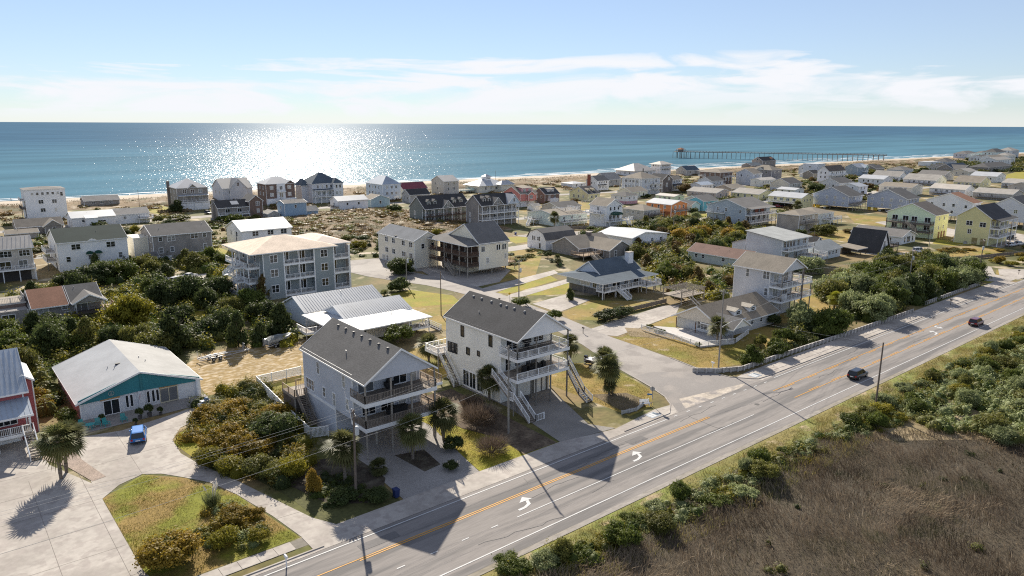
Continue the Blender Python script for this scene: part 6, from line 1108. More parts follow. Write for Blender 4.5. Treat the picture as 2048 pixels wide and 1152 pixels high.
undergrowth('hedge_scrub', 'mixed planting on the lower right of the lawn island', [(17.9,72.9),(20.1,78.2),(22.1,78.7),(24.1,74.9),(23.9,68.6),(22.3,67.0),(18.7,68.2),(17.4,70.3)], 46, (.5,1.3), (.5,.95), ('bronze','yellow','olive','sage'), 55, .10, 240)
undergrowth('hedge_scrub', 'shaded shrub bed beside the gravel drive of the grey house', [(30.5,74.8),(34.3,78.9),(36.3,74.8),(36.4,70.0),(36.9,67.4),(33.3,68.9),(30.8,70.2)], 36, (.3,.9), (.5,1.0), ('dark','green'), 56, .11, 160)
# ---- thickets: plants of one kind that nothing tells apart
T1 = [(8.2,156.7),(12.7,209.6),(30.9,224.6),(45.9,250.6),(74.4,239.6),(55.5,175.8),(61.6,147.5),(53.2,130.6),(38.7,138.2),(33.6,146.2),(24.6,157.7),(14.6,146.2)]
thicket(T1, 34, (3.4,5.4), (2.6,3.8), ('oak','oak','cedar'), ('dark','green','olive','dark'), 'evergreen tree in the thicket between duplex and blue grey apartments', 'thicket behind the duplex', seed=2, gap=.7, keep=[(55,205,9),(44,162,6),(30,172,4)])
undergrowth('thicket_undergrowth', 'green undergrowth filling the thicket behind the duplex', T1, 420, (1.4,3.2), (1.2,2.2), ('green','dark','olive','yellow'), 41, .26, 40, keep=[(55,205,7),(44,162,5),(48,146,4)])
TL = [(9.6,119),(13.0,119.5),(13.2,136.5),(31.5,137),(34,152),(20,165),(2,160),(2,130),(8.4,128)]
thicket(TL, 9, (4.6,6.2), (2.8,3.8), ('oak','cedar','oak'), ('dark','green','olive'), 'evergreen tree between the red house and the duplex rear wall', 'trees behind the red house', seed=3, gap=.6, margin=.7)
undergrowth('thicket_undergrowth', 'dark undergrowth between the red house and the duplex', TL, 170, (1.4,3.2), (1.1,1.9), ('green','dark','olive','yellow'), 58, .22, 50)
T2 = [(207.7,200.2),(261.0,208.1),(270.0,190.4),(265.8,160.7),(228.6,131.9),(213.3,133.8),(202.5,145.9),(171.3,127.4),(179.9,118.0),(152.7,98.9),(140.6,108.5),(162.7,134.2),(177.2,153.7),(196.9,169.9)]
thicket(T2, 44, (3.2,5.0), (2.4,3.6), ('oak','cedar','oak'), ('dark','green','olive','rust'), 'mixed evergreen tree in the thicket behind the wrap porch house', 'thicket behind the wrap porch house', seed=5, gap=.66)
undergrowth('thicket_undergrowth', 'mixed scrub filling the thicket behind the wrap porch house', T2, 620, (1.4,3.4), (1.3,2.3), ('green','dark','olive','rust','yellow'), 42, .28, 34)
thicket([(226.2,177.5),(249.2,168.3),(226.9,146.6),(208.3,161.0)], 14, (3.6,4.8), (2.4,3.4), ('shrub',), ('gold','yellow','gold'), 'golden autumn shrub at the back of the mid thicket', 'golden shrubs in the mid thicket', seed=6, gap=.5)
T3 = [(131,70),(147,68.6),(184,68.6),(205,69),(231,70),(236,76),(232,86),(222,95),(205,93),(190,91),(172,90),(168,84),(162,82),(160,76),(140,76)]
K3 = [(165,78.6,4.5),(150,78,9)]
thicket(T3, 42, (4.8,6.8), (3.0,4.4), ('oak',), ('green','green','olive','sage','dark'), 'wind shaped evergreen in the thicket along the road retaining wall', 'thicket along the retaining wall', seed=8, gap=.62, keep=K3)
undergrowth('thicket_undergrowth', 'evergreen undergrowth above the road retaining wall', T3, 380, (1.6,3.6), (1.4,2.2), ('green','dark','olive'), 43, .26, 40, keep=K3)
thicket([(110.5,68.6),(131,68.4),(140,68.4),(138,73.5),(122,73.5)], 12, (1.6,3.0), (1.2,1.9), ('shrub',), ('green','dark','olive'), 'roadside shrub just above the retaining wall near the corner', 'shrubs above the retaining wall', seed=9, gap=.7)
undergrowth('thicket_undergrowth', 'low scrub just above the retaining wall near the corner', [(112,68.4),(131,68.2),(145,68),(142,72),(122,71.5)], 60, (.7,1.6), (.8,1.4), ('green','dark','olive'), 44, .2, 60)
T4 = [(39.4,48.7),(50.6,46.7),(67.7,46.7),(83.3,45.6),(101.4,45.1),(114.8,45.2),(135.2,45.6),(175.4,44.5),(141.4,34.7),(121.5,39.0),(105.2,39.7),(87.6,42.3),(71.0,42.1),(62.3,42.7),(50.1,42.8),(42.0,45.1),(38.6,47.6)]
thicket(T4, 62, (1.5,2.6), (1.2,2.0), ('shrub','low','shrub'), ('green','yellow','olive','sage','green'), 'roadside shrub in the belt between the highway verge and marsh', 'shrub belt beside the highway', seed=12, gap=.7, dens=1.6)
undergrowth('roadside_scrub', 'mixed low scrub between the highway verge and the marsh', T4, 520, (.5,1.5), (.5,1.15), ('green','yellow','olive','sage'), 45, .11, 150)
T5 = [(108.1,40.9),(117.8,42.0),(161.2,40.4),(209.4,30.1),(195.8,12.8),(126.9,15.7),(108.7,25.3),(108.5,30.5),(107.3,35.7)]
thicket(T5, 46, (2.2,3.2), (1.6,2.4), ('oak','shrub','oak'), ('sage','sage','olive','green'), 'pale grey green shrub in the dense scrub at the right edge', 'pale scrub beyond the marsh', seed=13, gap=.6, dens=1.8)
undergrowth('roadside_scrub', 'pale grey green scrub filling the right edge beyond the marsh', T5, 760, (1.0,2.4), (.9,1.6), ('sage','olive','sage','green'), 46, .15, 80)
thicket([(20,340),(60,320),(120,300),(104,340),(60,350),(30,352)], 12, (2,3.6), (2,3.6), ('shrub','oak'), ('dark','olive','green'), 'scrub bush among the beach cottages at left', 'scrub among the left beach cottages', seed=14)
thicket([(28,256),(110,252),(124,300),(96,318),(60,312),(24,300)], 24, (2,4.2), (2.2,3.8), ('shrub','oak','low'), ('dark','olive','green','yellow'), 'scrub bush in the yards behind the left row of houses', 'scrub behind the left row', seed=15)
undergrowth('yard_scrub', 'low scrub in the yards behind the left row of houses', [(20,262),(110,252),(124,300),(96,322),(60,326),(24,326)], 260, (.6,2.0), (1.0,2.6), ('olive','dark','green','rust'), 47, .36, 22)
undergrowth('dune_scrub', 'low scrub tufts on the sandy dune hill', [(106,226),(128,222),(186,250),(186,322),(140,318),(106,296)], 330, (.25,1.0), (.6,3.2), ('rust','drygrass','olive','drygrass','rust'), 48, .30, 20, zf=dune_z)
thicket([(104,205),(130,200),(160,240),(130,250),(106,240)], 16, (1.8,3.4), (1.8,3.0), ('shrub','oak'), ('green','dark','olive','yellow'), 'green bush between the dune hill and cream apartments', 'bushes below the dune hill', seed=17)
undergrowth('yard_scrub', 'low green scrub between the dune hill and cream apartments', [(100,206),(128,202),(134,222),(165,242),(130,250),(104,240)], 150, (.5,1.8), (.9,2.0), ('green','olive','dark'), 49, .3, 26)
thicket([(134,160),(164,160),(166,186),(146,188),(132,178)], 16, (.8,2.0), (1.0,2.2), ('low','shrub'), ('green','olive','sage','dark'), 'garden shrub between the decked house and the ranch', 'garden shrubs by the ranch', seed=18)
thicket([(196,200),(240,180),(262,190),(262,212),(236,228),(208,220)], 10, (1.0,2.4), (1.0,2.0), ('shrub','low'), ('green','olive','dark'), 'yard shrub around the white deck houses', 'yard shrubs by the white deck houses', seed=19)
undergrowth('yard_scrub', 'dark scrub along the edge of the mid thicket and white deck houses', [(192,184),(262,166),(266,174),(262,192),(230,196),(200,200)], 130, (.8,2.6), (1.2,2.2), ('green','dark','olive'), 50, .3, 26)
thicket([(232,226),(300,240),(350,290),(300,320),(252,310),(226,270)], 16, (1.6,3.4), (1.6,3.2), ('shrub','oak','low'), ('dark','olive','green','rust'), 'yard shrub around the coral and yellow cottages', 'yard shrubs by the coral house', seed=20)
thicket([(236,92),(262,110),(300,150),(270,150),(240,128)], 14, (1.6,3.4), (1.6,2.8), ('shrub','oak'), ('olive','green','rust','dark'), 'yard shrub between the A-frame and the taupe house', 'yard shrubs by the A-frame', seed=21)
thicket([(258,92),(288,88),(292,92),(264,99)], 12, (1.2,1.8), (1.3,1.9), ('low',), ('bronze','olive'), 'low clipped hedge shrub along the lot before the pale green house', 'hedge before the pale green house', seed=22, gap=.5)
thicket([(256,70),(300,66),(312,80),(290,86),(262,80)], 14, (1.4,2.4), (1.6,2.4), ('low','shrub'), ('bronze','yellow','olive'), 'bronze green roadside shrub before the bright yellow house', 'shrubs before the yellow house', seed=23, gap=.6)
thicket([(330,160),(480,210),(620,250),(760,250),(760,310),(600,300),(440,280),(330,230)], 34, (2,4.8), (2.4,5), ('shrub','oak','low'), ('dark','olive','green','rust'), 'scrub bush among the houses of the right rows', 'scrub among the right rows', seed=24, dens=.6)
undergrowth('yard_scrub', 'low scrub among the houses of the right rows', [(320,170),(480,205),(620,245),(760,250),(760,310),(600,305),(440,285),(330,240)], 420, (.6,2.2), (1.2,3.4), ('olive','dark','rust','green'), 51, .5, 12)
undergrowth('far_scrub', 'dark scrub around the far point houses', [(780,230),(1200,270),(1200,390),(900,330),(780,300)], 260, (1.4,4.0), (3,7), ('dark','olive'), 52, 1.0, 3)
undergrowth('dune_scrub', 'brown and olive dune scrub behind the beach row', [(-20,352),(200,346),(430,336),(700,318),(900,320),(900,370),(640,400),(430,414),(200,424),(-20,428)], 700, (.4,1.8), (1.2,4.0), ('rust','olive','drygrass','rust','drygrass'), 53, .55, 8)
# ---- palms
def palm_mesh(seed, n=80, R0=1.75):
    r = np.random.default_rng(seed); V = []; Fc = []; T = []
    for k in range(n):
        el = math.radians(r.uniform(-62, 82)); az = r.uniform(0, 2*math.pi); L = R0*r.uniform(.75, 1.1); d = np.array([math.cos(el)*math.cos(az), math.cos(el)*math.sin(az), math.sin(el)])
        side = np.cross(d, [0, 0, 1.]); side /= np.linalg.norm(side)+1e-6; nn = np.cross(side, d); hub = d*L*.42; tn = r.random()*.7+(.3 if el < -.3 else 0)
        i = len(V); V += [side*.02, -side*.02, hub-side*.01, hub+side*.01]; Fc.append((i, i+1, i+2, i+3)); T.append(tn)
        for q in np.linspace(-1.25, 1.25, 11):
            dd = d*math.cos(q)+side*math.sin(q)+nn*.10*abs(q); ln = L*(.72-.13*abs(q)); tip = hub+dd*ln+np.array([0, 0, -.22*ln*ln]); w = np.cross(dd, nn); w = w/(np.linalg.norm(w)+1e-6)*.06; mid = hub+dd*ln*.55
            i = len(V); V += [hub, mid+w, tip, mid-w]; Fc.append((i, i+1, i+2, i+3)); T.append(min(1, tn+.15*r.random()))
    return np.array(V), np.array(Fc), np.array(T)
PV = [palm_mesh(s) for s in (1, 2, 3)]; PM = {}
def palm(X, Y, h, r, label, col='palm', v=0, lean=(0, 0)):
    root = tag(empty('palm_tree', (X, Y, 0), rp.random()*6), label, 'palm tree'); b = MB(); p = Vector((0,0,-.05)); n = 7
    for k in range(n):
        q = Vector((lean[0]*((k+1)/n)**2, lean[1]*((k+1)/n)**2, (h-.2)*(k+1)/n)); w = .19+.03*(k % 2)+(.06 if k >= n-2 else 0); b.tube(p, q, w, w*.95+.02, 8, k in (0, n-1)); p = q
    b.build('trunk', PALMBARK, root)
    if (v, col) not in PM: PM[(v, col)] = np_mesh('crown', *PV[v][:2], LEAF[col], PV[v][2])
    o = link('crown', PM[(v, col)], root, tuple(p)); o.scale = (r/1.75,)*3; return root
palm((9.1,96.3)[0], (9.1,96.3)[1], 5.0, 2.7, 'thick palm in front of the red house gravel bed', v=0, lean=(.2,.3)); palm((9.9,97.0)[0], (9.9,97.0)[1]+.8, 4.6, 2.5, 'palm crowded behind the thick gravel bed palm', v=1, lean=(.5,.3))
palm(*(35.3,74.1), 4.9, 2.5, 'palm beside the leftmost pole at grey house front', v=0); palm(*(44.9,74.3), 4.3, 2.4, 'palm in the shaded island bed under the grey house deck', v=1); palm(*(51.2,76.6), 4.0, 2.6, 'bright palm at the right corner of the grey house', v=2)
palm(*(65.0,84.3), 3.9, 2.4, 'palm against the white house side wall', v=1); palm(*(83.2,76.8), 4.9, 2.6, 'taller of the twin palms on the corner lot', v=0); palm(*(82.4,74.5), 4.3, 2.5, 'shorter of the twin palms on the corner lot', v=2, lean=(.6,-.3)); palm(*(88.2,90.3), 3.4, 2.2, 'palm behind the white house right deck', v=1)
palm(*(68.1,106.2), 3.2, 2.5, 'palm between the grey house and white house rear', v=0); palm(*(68.5,103.1), 2.7, 2.0, 'small palm touching the white house rear stairs', v=2); palm(*(197.6,213.2), 5.8, 2.8, 'tall palm beside the green arched awning house', v=2); palm(*(117.5,79.4), 4.0, 2.4, 'palm on the white fenced cottage patio', v=1)
palm(*(162.4,78.8), 3.1, 1.9, 'left of two yellow green palms on the balcony house lawn', 'palmy', 0); palm(*(162.9,77.2), 3.1, 1.9, 'right of two yellow green palms on the balcony house lawn', 'palmy', 2); palm(*(83.3,148.7), 2.3, 1.6, 'small palm by the side street bend', v=0); palm(*(81.2,74.1), 1.8, 1.4, 'small young palm at the foot of the twin palms', v=1); palm(*(149.3,159.3), 2.2, 1.5, 'small palm on the garden lawn by the ranch', v=2); palm(*(336.3,186.7), 3.8, 2.8, 'palm in front of the yellow carport house', v=0)
palm(*(39.7,73.8), 0.9, 1.4, 'low spiky palm in the circular shaded bed', v=1)
# ---- pampas grass with white plumes
def blades(pts, lens, wid, lean, rg, tint, flow=None):
    n = len(pts); a = rg.uniform(0, 2*math.pi, n) if flow is None else flow+.55*rg.normal(size=n); d = np.stack([np.cos(a), np.sin(a), np.zeros(n)], 1); s = np.stack([-np.sin(a), np.cos(a), np.zeros(n)], 1); up = np.array([0, 0, 1.])
    ln = lens[:, None]; le = lean[:, None]
    mid = pts+up*ln*.55+d*ln*le*.30; tip = pts+up*ln*(1-.25*le)+d*ln*le; w = s*wid[:, None]
    V = np.stack([pts, mid+w, tip, mid-w], 1).reshape(-1, 3); return V, np.arange(4*n).reshape(n, 4), tint
p0 = (21.2,78.4); root = tag(empty('pampas_grass', (*p0, 0)), 'pampas grass with white plumes on the lawn island', 'pampas grass'); n = 900
V, Fc, T = blades(np.c_[rng.normal(0, .35, n), rng.normal(0, .35, n), np.zeros(n)], rng.uniform(1.0, 1.9, n), np.full(n, .02), rng.uniform(.2, .7, n), rng, rng.random(n)); link('leaves', np_mesh('leaves', V, Fc, LEAF['sage'], T), root)
PLUME = mat('plume', (.74,.68,.58), .9, .1, 4)
for k in range(10):
    a = rp.random()*6.28; b = MB(); q = Vector((.5*math.cos(a), .5*math.sin(a), 1.7+.4*rp.random())); b.tube((.2*math.cos(a),.2*math.sin(a),.5), q, .015, .012, 4); b.tube(q, q+Vector((.12*math.cos(a),.12*math.sin(a),.35)), .05, .11, 6); b.tube(q+Vector((.12*math.cos(a),.12*math.sin(a),.35)), q+Vector((.3*math.cos(a),.3*math.sin(a),.8)), .11, .02, 6); b.build('plume', PLUME, root)
# ---- marsh grass, verge grass and dune grass (nobody could count them)
GRASSM = {'marsh': mat('marsh_grass', (.135,.095,.060), .9, .25, .8, .40, .12, tint=(.36,.28,.19), trans=.30, spec=.15, col2=(.085,.088,.040), mix2=(.52,.60), scale_m=.13, col3=(.25,.19,.13), mix3=(.56,.64), scale_m3=.22), 'verge': mat('tall_grass', (.19,.15,.05), .9, .2, .8, .15, .3, tint=(.30,.25,.09), trans=.3, spec=.15, col2=(.12,.13,.03), scale_m=.25), 'reed': mat('reed', (.30,.235,.16), .9, .2, .8, .2, .3, tint=(.46,.38,.28), trans=.3, spec=.15), 'rush': mat('rush', (.05,.055,.022), .9, .2, .8, .2, .3, tint=(.10,.105,.04), trans=.3, spec=.15), 'turf': mat('turf_blade', (.17,.15,.022), .9, .2, .8, .2, .3, tint=(.33,.245,.07), trans=.3, spec=.15, col2=(.15,.165,.015), mix2=(.46,.58), scale_m=.16), 'dune': mat('dune_grass', (.20,.145,.07), .9, .2, .4, .15, .1, tint=(.13,.115,.045), trans=.25, spec=.15)}
def in_poly(x, y, poly):
    c = np.zeros(len(x), bool); j = len(poly)-1
    for i in range(len(poly)):
        (xi, yi), (xj, yj) = poly[i], poly[j]; c ^= ((yi > y) != (yj > y)) & (x < (xj-xi)*(y-yi)/(yj-yi+1e-12)+xi); j = i
    return c
def grass(name, label, poly, n, lr, w, col, seed, clump=.35, thr=-1., zf=None, lean=(.15,.75), flow=False):
    rg = np.random.default_rng(seed); xs = [p[0] for p in poly]; ys = [p[1] for p in poly]
    x = rg.uniform(min(xs), max(xs), n*2); y = rg.uniform(min(ys), max(ys), n*2); f = fbm(x, y, clump, 3)
    k = in_poly(x, y, poly) & (f+.5*rg.normal(size=len(x)) > thr); x, y, f = x[k][:n], y[k][:n], f[k][:n]
    z = zf(x, y) if zf else np.zeros(len(x)); g2 = fbm(x, y, .9, 6)
    ln = rg.uniform(*lr, len(x))*(1+.35*f+.25*g2); V, Fc, T = blades(np.c_[x, y, z], ln, np.full(len(x), w)*rg.uniform(.6, 1.4, len(x)), rg.uniform(*lean, len(x)), rg, np.clip(.42+.35*g2+.75*fbm(x, y, .16, 9)+.28*rg.normal(size=len(x)), 0, 1), 3.1*fbm(x, y, .11, 4)+1.5 if flow else None)
    tag(link(name, np_mesh(name, V, Fc, GRASSM[col], T)), label, kind='stuff')
MP = [(18,-12),(70,-12),(135,-4),(120,24),(110,32),(103,38),(92,43.6),(78,44),(66,43),(55,42.4),(46,44.2),(34,47),(18,46)]
grass('marsh_grass', 'brown marsh grass filling the bottom right corner', MP, 150000, (.45,1.05), .024, 'marsh', 31, .30, -.45, lean=(.35,1.1), flow=True)
grass('marsh_reeds', 'pale straw reed clumps standing in the marsh', MP, 12000, (.6,1.1), .022, 'reed', 36, .42, .42, lean=(.2,.8), flow=True)
grass('marsh_rushes', 'dark green rushes in the wet hollows of the marsh', MP, 16000, (.3,.7), .03, 'rush', 37, .33, .46)
undergrowth('marsh_scrub', 'small dark bushes scattered through the marsh', [(40,8),(100,12),(104,30),(90,42),(60,40),(44,40)], 26, (.4,1.0), (.3,.8), ('dark','olive'), 57, .10, 200)
for k, (pl, n_) in enumerate((([(12.2,69),(12,87.6),(17.0,91.0),(20.8,86.8),(24.2,79.0),(26.0,66.4),(9,66.4),(9,69)], 26000), ([(50,66.3),(57,66.3),(57,74),(53,88)], 8000), ([(105.4,96),(107,94.8),(112,97),(116,80),(133,70),(116,68.4),(103.4,72),(104.8,81)], 26000), ([(77.4,66.6),(83,67),(88,71.4),(90.2,79),(91,86),(84,91),(77,89)], 12000))):
    grass('lawn_grass', ('short turf on the lawn island','short turf beside the grey house drive','short dry turf on the corner lawn by the cottage','short dry turf on the corner lot by the white house')[k], pl, n_, (.03,.10), .03, 'turf', 60+k, .5, -.2, lambda x, y: np.full(len(x), .02), lean=(.4,1.2))
grass('verge_grass', 'yellow green tall grass along the highway verge', [(30,46.4),(240,46.2),(240,49.0),(30,48.6)], 26000, (.12,.42), .022, 'verge', 32, .6, .05); grass('verge_grass', 'dry tall grass between the roadside shrubs and marsh', [(34,42),(60,39.5),(110,39),(200,35),(240,40),(240,46.6),(34,46.6)], 30000, (.3,.9), .026, 'verge', 33, .5, -.1)
def ridge_z(x, y):
    u = np.clip((y-shore(x)+80)/42, 0, 1); return -.15+np.sin(math.pi*u)**.6*(1.7+1.5*fbm(x, y, .075, 1)+.55*fbm(x, y, .25, 3))
grass('dune_grass', 'brown dune grass on the ridge behind the beach', [(-100,shore(-100)-70),(900,shore(900)-70),(900,shore(900)-44),(-100,shore(-100)-44)], 30000, (.4,1.1), .10, 'dune', 34, .12, -.05, ridge_z)
grass('dune_grass', 'brown tufts of grass on the dune hill', [(108,228),(186,228),(186,326),(108,326)], 16000, (.3,.8), .05, 'dune', 35, .2, .0, lambda x, y: np.array([dune_z(a, b) for a, b in zip(x, y)]))

# ================================================================= poles, fences, vehicles and small things
POLE = mat('pole_wood', (.17,.135,.11), .9, .25, 3, .12, .4, stretch=(4,4,.5)); GREYPOLE = mat('grey_pole_wood', (.29,.27,.245), .9, .25, 3, .12, .4, stretch=(4,4,.5))
TANK = mat('transformer', (.52,.54,.55), .5, .08, 4); WIRE = mat('wire', (.42,.42,.42), .95, 0, 1, 0, spec=.05)
def pole(X, Y, h, label, arms=0, tank=False, lamp=None, m=None, az=0., lean=(0, 0), r=.16):
    root = tag(empty('utility_pole', (X, Y, 0)), label, 'utility pole')
    MB().tube((0,0,-.1), (lean[0],lean[1],h), r, r*.62, 9).build('pole', m or GREYPOLE, root)
    t = Vector((lean[0], lean[1], h)); d = Vector((math.cos(az), math.sin(az), 0))
    for k in range(arms):
        z = h-.45-1.3*k; a = MB(); p = Vector((lean[0]*z/h, lean[1]*z/h, z)); a.bar(p-d*1.15, p+d*1.15, .10, .12); a.bar(p-d*.6, p+Vector((0,0,-.7)), .04); a.bar(p+d*.6, p+Vector((0,0,-.7)), .04); ao = a.build('crossarm', m or GREYPOLE, root)
        for s in (-1.05, -.5, .5, 1.05): q = p+d*s+Vector((0,0,.06)); MB().tube((0,0,0), (0,0,.09), .035, .05, 6).tube((0,0,.09), (0,0,.17), .06, .03, 6).build('insulator', TANK, ao, tuple(q))
    if tank: MB().tube((0,0,0), (0,0,.9), .26, .26, 10).tube((0,0,.9), (0,0,1.02), .26, .12, 10).build('transformer', TANK, root, (.42,-.1,h-3.0))
    if lamp:
        l = Vector(lamp); b = MB(); b.bar((0,0,h*.52), (l.x*.5,l.y*.5,h*.52+.7), .07); b.bar((l.x*.5,l.y*.5,h*.52+.7), (l.x,l.y,h*.52+.75), .07); ao = b.build('lamp_arm', STEEL, root)
        MB().loft([[(x,y*.12,z*.08) for x, y, z in ((0,-1,0),(0,0,1),(0,1,0),(0,0,-1))], [(.5,y*.22,z*.12) for y, z in ((-1,0),(0,1),(1,0),(0,-1))], [(.95,y*.10,z*.06) for y, z in ((-1,0),(0,1),(1,0),(0,-1))]]).build('lamp_head', TANK, ao, (l.x,l.y,h*.52+.75), math.atan2(l.y, l.x))
    return t+Vector((X, Y, 0))
pole(34.7, 70.2, 10.6, 'brown utility pole with crossarm in front of the grey house', 1, True, m=POLE, az=1.3, lean=(.2,0)); pole(59.4, 72.7, 12.6, 'leaning grey utility pole between the grey and white houses', 1, m=GREYPOLE, az=1.3, lean=(.25,.3)); pole(106.3, 71.2, 14.2, 'tall grey utility pole with street lamp arm on the corner lawn', 1, lamp=(5.5,-.6), az=1.3)
pole(108.5, 44.7, 10.4, 'brown utility pole on the marsh side of the highway', 0, m=POLE, lean=(.55,.2)); pole(147.6, 79.2, 11.5, 'brown utility pole in front of the tall balcony house', 0, m=POLE, az=.4, lean=(.3,0)); pole(201.2, 78.2, 10.5, 'utility pole with transformer rising from the roadside thicket', 1, True, m=GREYPOLE, az=.5)
pole(231.0, 71.6, 11.0, 'utility pole with transformer beside the far driveway apron', 1, True, m=POLE, az=.5, lean=(.5,0)); pole(88.1, 131.9, 10.0, 'slim pole on the dry lawn behind the white house', 0, m=POLE, r=.13); pole(112.0, 133.2, 9.6, 'utility pole with transformer beside the street lawn', 1, True, az=.3); pole(98.4, 163.5, 9.0, 'street pole with transformer before the brown decked house', 0, True); pole(150.0, 196.0, 9.5, 'pinkish pole beside the dormered apartments', 0, m=mat('pink_pole', (.42,.33,.31), .9)); pole(182.2, 195.7, 9.0, 'pole in front of the flat tan roofed house', 1, az=.6)
pole(234.5, 182.5, 10.5, 'pole beside the grey house with carport', 1, True, az=.6); pole(246, 172, 9.8, 'slim pole left of the blue grey gable house', 0, r=.12); pole(296.5, 84, 9.5, 'pole with crossarm in front of the yellow house wall', 1, az=.6, m=POLE); pole(312, 80, 11.5, 'pole with transformer beside the yellow house balconies', 1, True, az=.6); pole(262, 97, 8.5, 'slim pole before the pale green house', 0, r=.11); pole(236, 124, 7, 'short pole beside the small pale blue cottage', 0, r=.10, m=POLE); pole(87, 400, 9, 'left of two slim poles on the left dunes', 0, r=.12, m=POLE); pole(108, 398, 8, 'right of two slim poles on the left dunes', 0, r=.12, m=POLE); pole(330, 420, 9, 'slim pole standing on the centre dunes', 0, r=.12, m=POLE)
def wire(pts, sag, label, r=.009):
    b = MB()
    for p, q in zip(pts, pts[1:]):
        p, q = Vector(p), Vector(q); n = 14; prev = p
        for k in range(1, n+1):
            t = k/n; c = p.lerp(q, t)+Vector((0,0,-4*sag*t*(1-t))); b.tube(prev, c, r, n=4, cap=False); prev = c
    tag(b.build('power_line', WIRE), label, 'power line', 'power lines along the highway')
for k, dy in enumerate((-1.05, .35, 1.05)):
    wire([(-14,69.4+dy,10.0),(34.9+dy*.3,70.2+dy,10.3),(59.6+dy*.3,73+dy,12.3),(106.4+dy*.3,71.2+dy,13.9),(147.8,79.2+dy*.3,11.3-.1*k),(201.2+dy*.85,78.2+dy*.5,10.2),(231.4+dy*.85,71.6+dy*.5,10.7),(296.4,84+dy*.5,9.3),(380,90+dy*.5,10)], .55, ('nearest','middle','farthest')[k]+' of three top wires strung between the highway poles')
wire([(-14,69.6,6.6),(34.8,70.2,7.0),(59.5,72.9,8.0),(106.3,71.2,8.6),(147.7,79.2,8.0),(201.2,78.2,7.2),(231.2,71.6,7.6)], .5, 'lowest cable strung along the highway poles',   .012); wire([(106.3,71.2,9.8),(108.9,44.9,10.2)], .35, 'cable crossing the highway from the corner pole'); wire([(59.6,72.9,11.8),(88.1,131.9,9.7),(98.4,163.5,8.7)], .8, 'cable running back from the leaning pole along the side street'); wire([(34.8,70.2,8.6),(45,96,9.4)], .2, 'service cable from brown pole to the grey house roof'); wire([(112,133.2,9.2),(150,196,9.2),(182.2,195.7,8.7),(234.5,182.5,10.1)], .8, 'cable strung along the back street poles')
# ---- road retaining wall: posts and boards
BW = mat('bulkhead_wood', (.50,.465,.43), .9, .22, 4, .15, .5); bp_me = MB().box(-.13,-.13,0,.13,.13,.84).box(-.15,-.15,.84,.15,.15,.9).mesh('post', BW)
def bulkhead(pts, label):
    root = tag(empty('retaining_wall', (*pts[0], 0)), label, 'retaining wall'); o = Vector((*pts[0], 0)); cap = MB(); k = 0
    for p, q in zip(pts, pts[1:]):
        p, q = Vector((*p, 0)), Vector((*q, 0)); L = (q-p).length; n = max(1, int(L/1.35)); nd = (q-p).normalized(); side = Vector((-nd.y, nd.x, 0))
        for i in range(n): link('post', bp_me, root, tuple(p.lerp(q, (i+.5)/n)-o-side*.12), math.atan2(nd.y, nd.x))
        for z in (.14, .41, .68): b = MB(); b.bar(p-o+side*.06+Vector((0,0,z)), q-o+side*.06+Vector((0,0,z)), .06, .27); b.build('board', BW, root)
        cap.bar(p-o+side*.0+Vector((0,0,.83)), q-o+Vector((0,0,.83)), .20, .05)
    cap.build('cap_rail', BW, root)
bulkhead([(100.4,72.4),(104.0,69.4),(107.8,67.6),(120,67.3),(145,66.6),(174.8,66.2)], 'long wooden retaining wall along the highway sidewalk from the corner'); bulkhead([(184.6,67.5),(197,67.6),(220,67.6)], 'short far wooden retaining wall along the highway sidewalk')
# low ones
def low_wall(name, label, pts, h, m, post=1.6, cat='fence', pick=None):
    root = tag(empty(name, (*pts[0], 0)), label, cat); o = Vector((*pts[0], 0)); pm = MB().box(-.07,-.07,0,.07,.07,h+.12).mesh('post', m)
    b = MB(); s = MB()
    for p, q in zip(pts, pts[1:]):
        p, q = Vector((*p, 0))-o, Vector((*q, 0))-o; L = (q-p).length; n = max(1, round(L/post))
        for i in range(n+1): link('post', pm, root, tuple(p.lerp(q, i/n)))
        b.bar(p+Vector((0,0,h)), q+Vector((0,0,h)), .07, .09); b.bar(p+Vector((0,0,.18)), q+Vector((0,0,.18)), .06, .08)
        if pick:
            k = int(L/pick)
            for i in range(k): c = p.lerp(q, (i+.5)/k); s.box(c.x-pick*.38, c.y-pick*.38, .1, c.x+pick*.38, c.y+pick*.38, h-.02) if pick > .2 else s.box(c.x-.04, c.y-.04, .1, c.x+.04, c.y+.04, h+.05)
    b.build('rail', m, root)
    if pick: so = s.build('picket', m, root); so['kind'] = 'stuff'
    return root
low_wall('picket_fence', 'white picket fence enclosing the grey house side yard', [(37.4,88.4),(38.2,100),(39.3,113.4),(47.0,113.6)], 1.5, WHITE, 2.4, pick=.16); low_wall('picket_fence', 'short white fence return at the front of grey house yard', [(37.4,88.4),(39.6,87.6)], 1.5, WHITE, 2.2, pick=.16)
low_wall('board_fence', 'grey board fence along the drive to the dormer cottage', [(112.8,106.9),(124,107.4),(137,107.6)], 1.0, mat('weathered_board', (.22,.19,.155), .9, .25, 4), 1.8, pick=.22); low_wall('board_fence', 'low white curved fence beside the bench on the corner lot', [(76.8,67.4),(79.5,66.9),(81.9,67.7),(82.6,68.4)], .55, mat('weathered_white', (.46,.45,.43), .8, .15, 4), 1.1, pick=.22); low_wall('board_fence', 'grey wooden fence curving along the far driveway', [(252,91),(256,86.5),(262,83.5),(276,80),(288,76)], 1.0, DECKWOOD, 1.6, pick=.24); low_wall('board_fence', 'low timber edging fence before the brown decked house', [(113,200),(124,205),(140,206)], .8, DECKWOOD, 2, pick=.3); low_wall('board_fence', 'dark hedge like fence by the pickup on the back street', [(176,200.5),(188,203.6)], 1.1, mat('olive_fence', (.10,.09,.05), .9), 2, pick=.25)
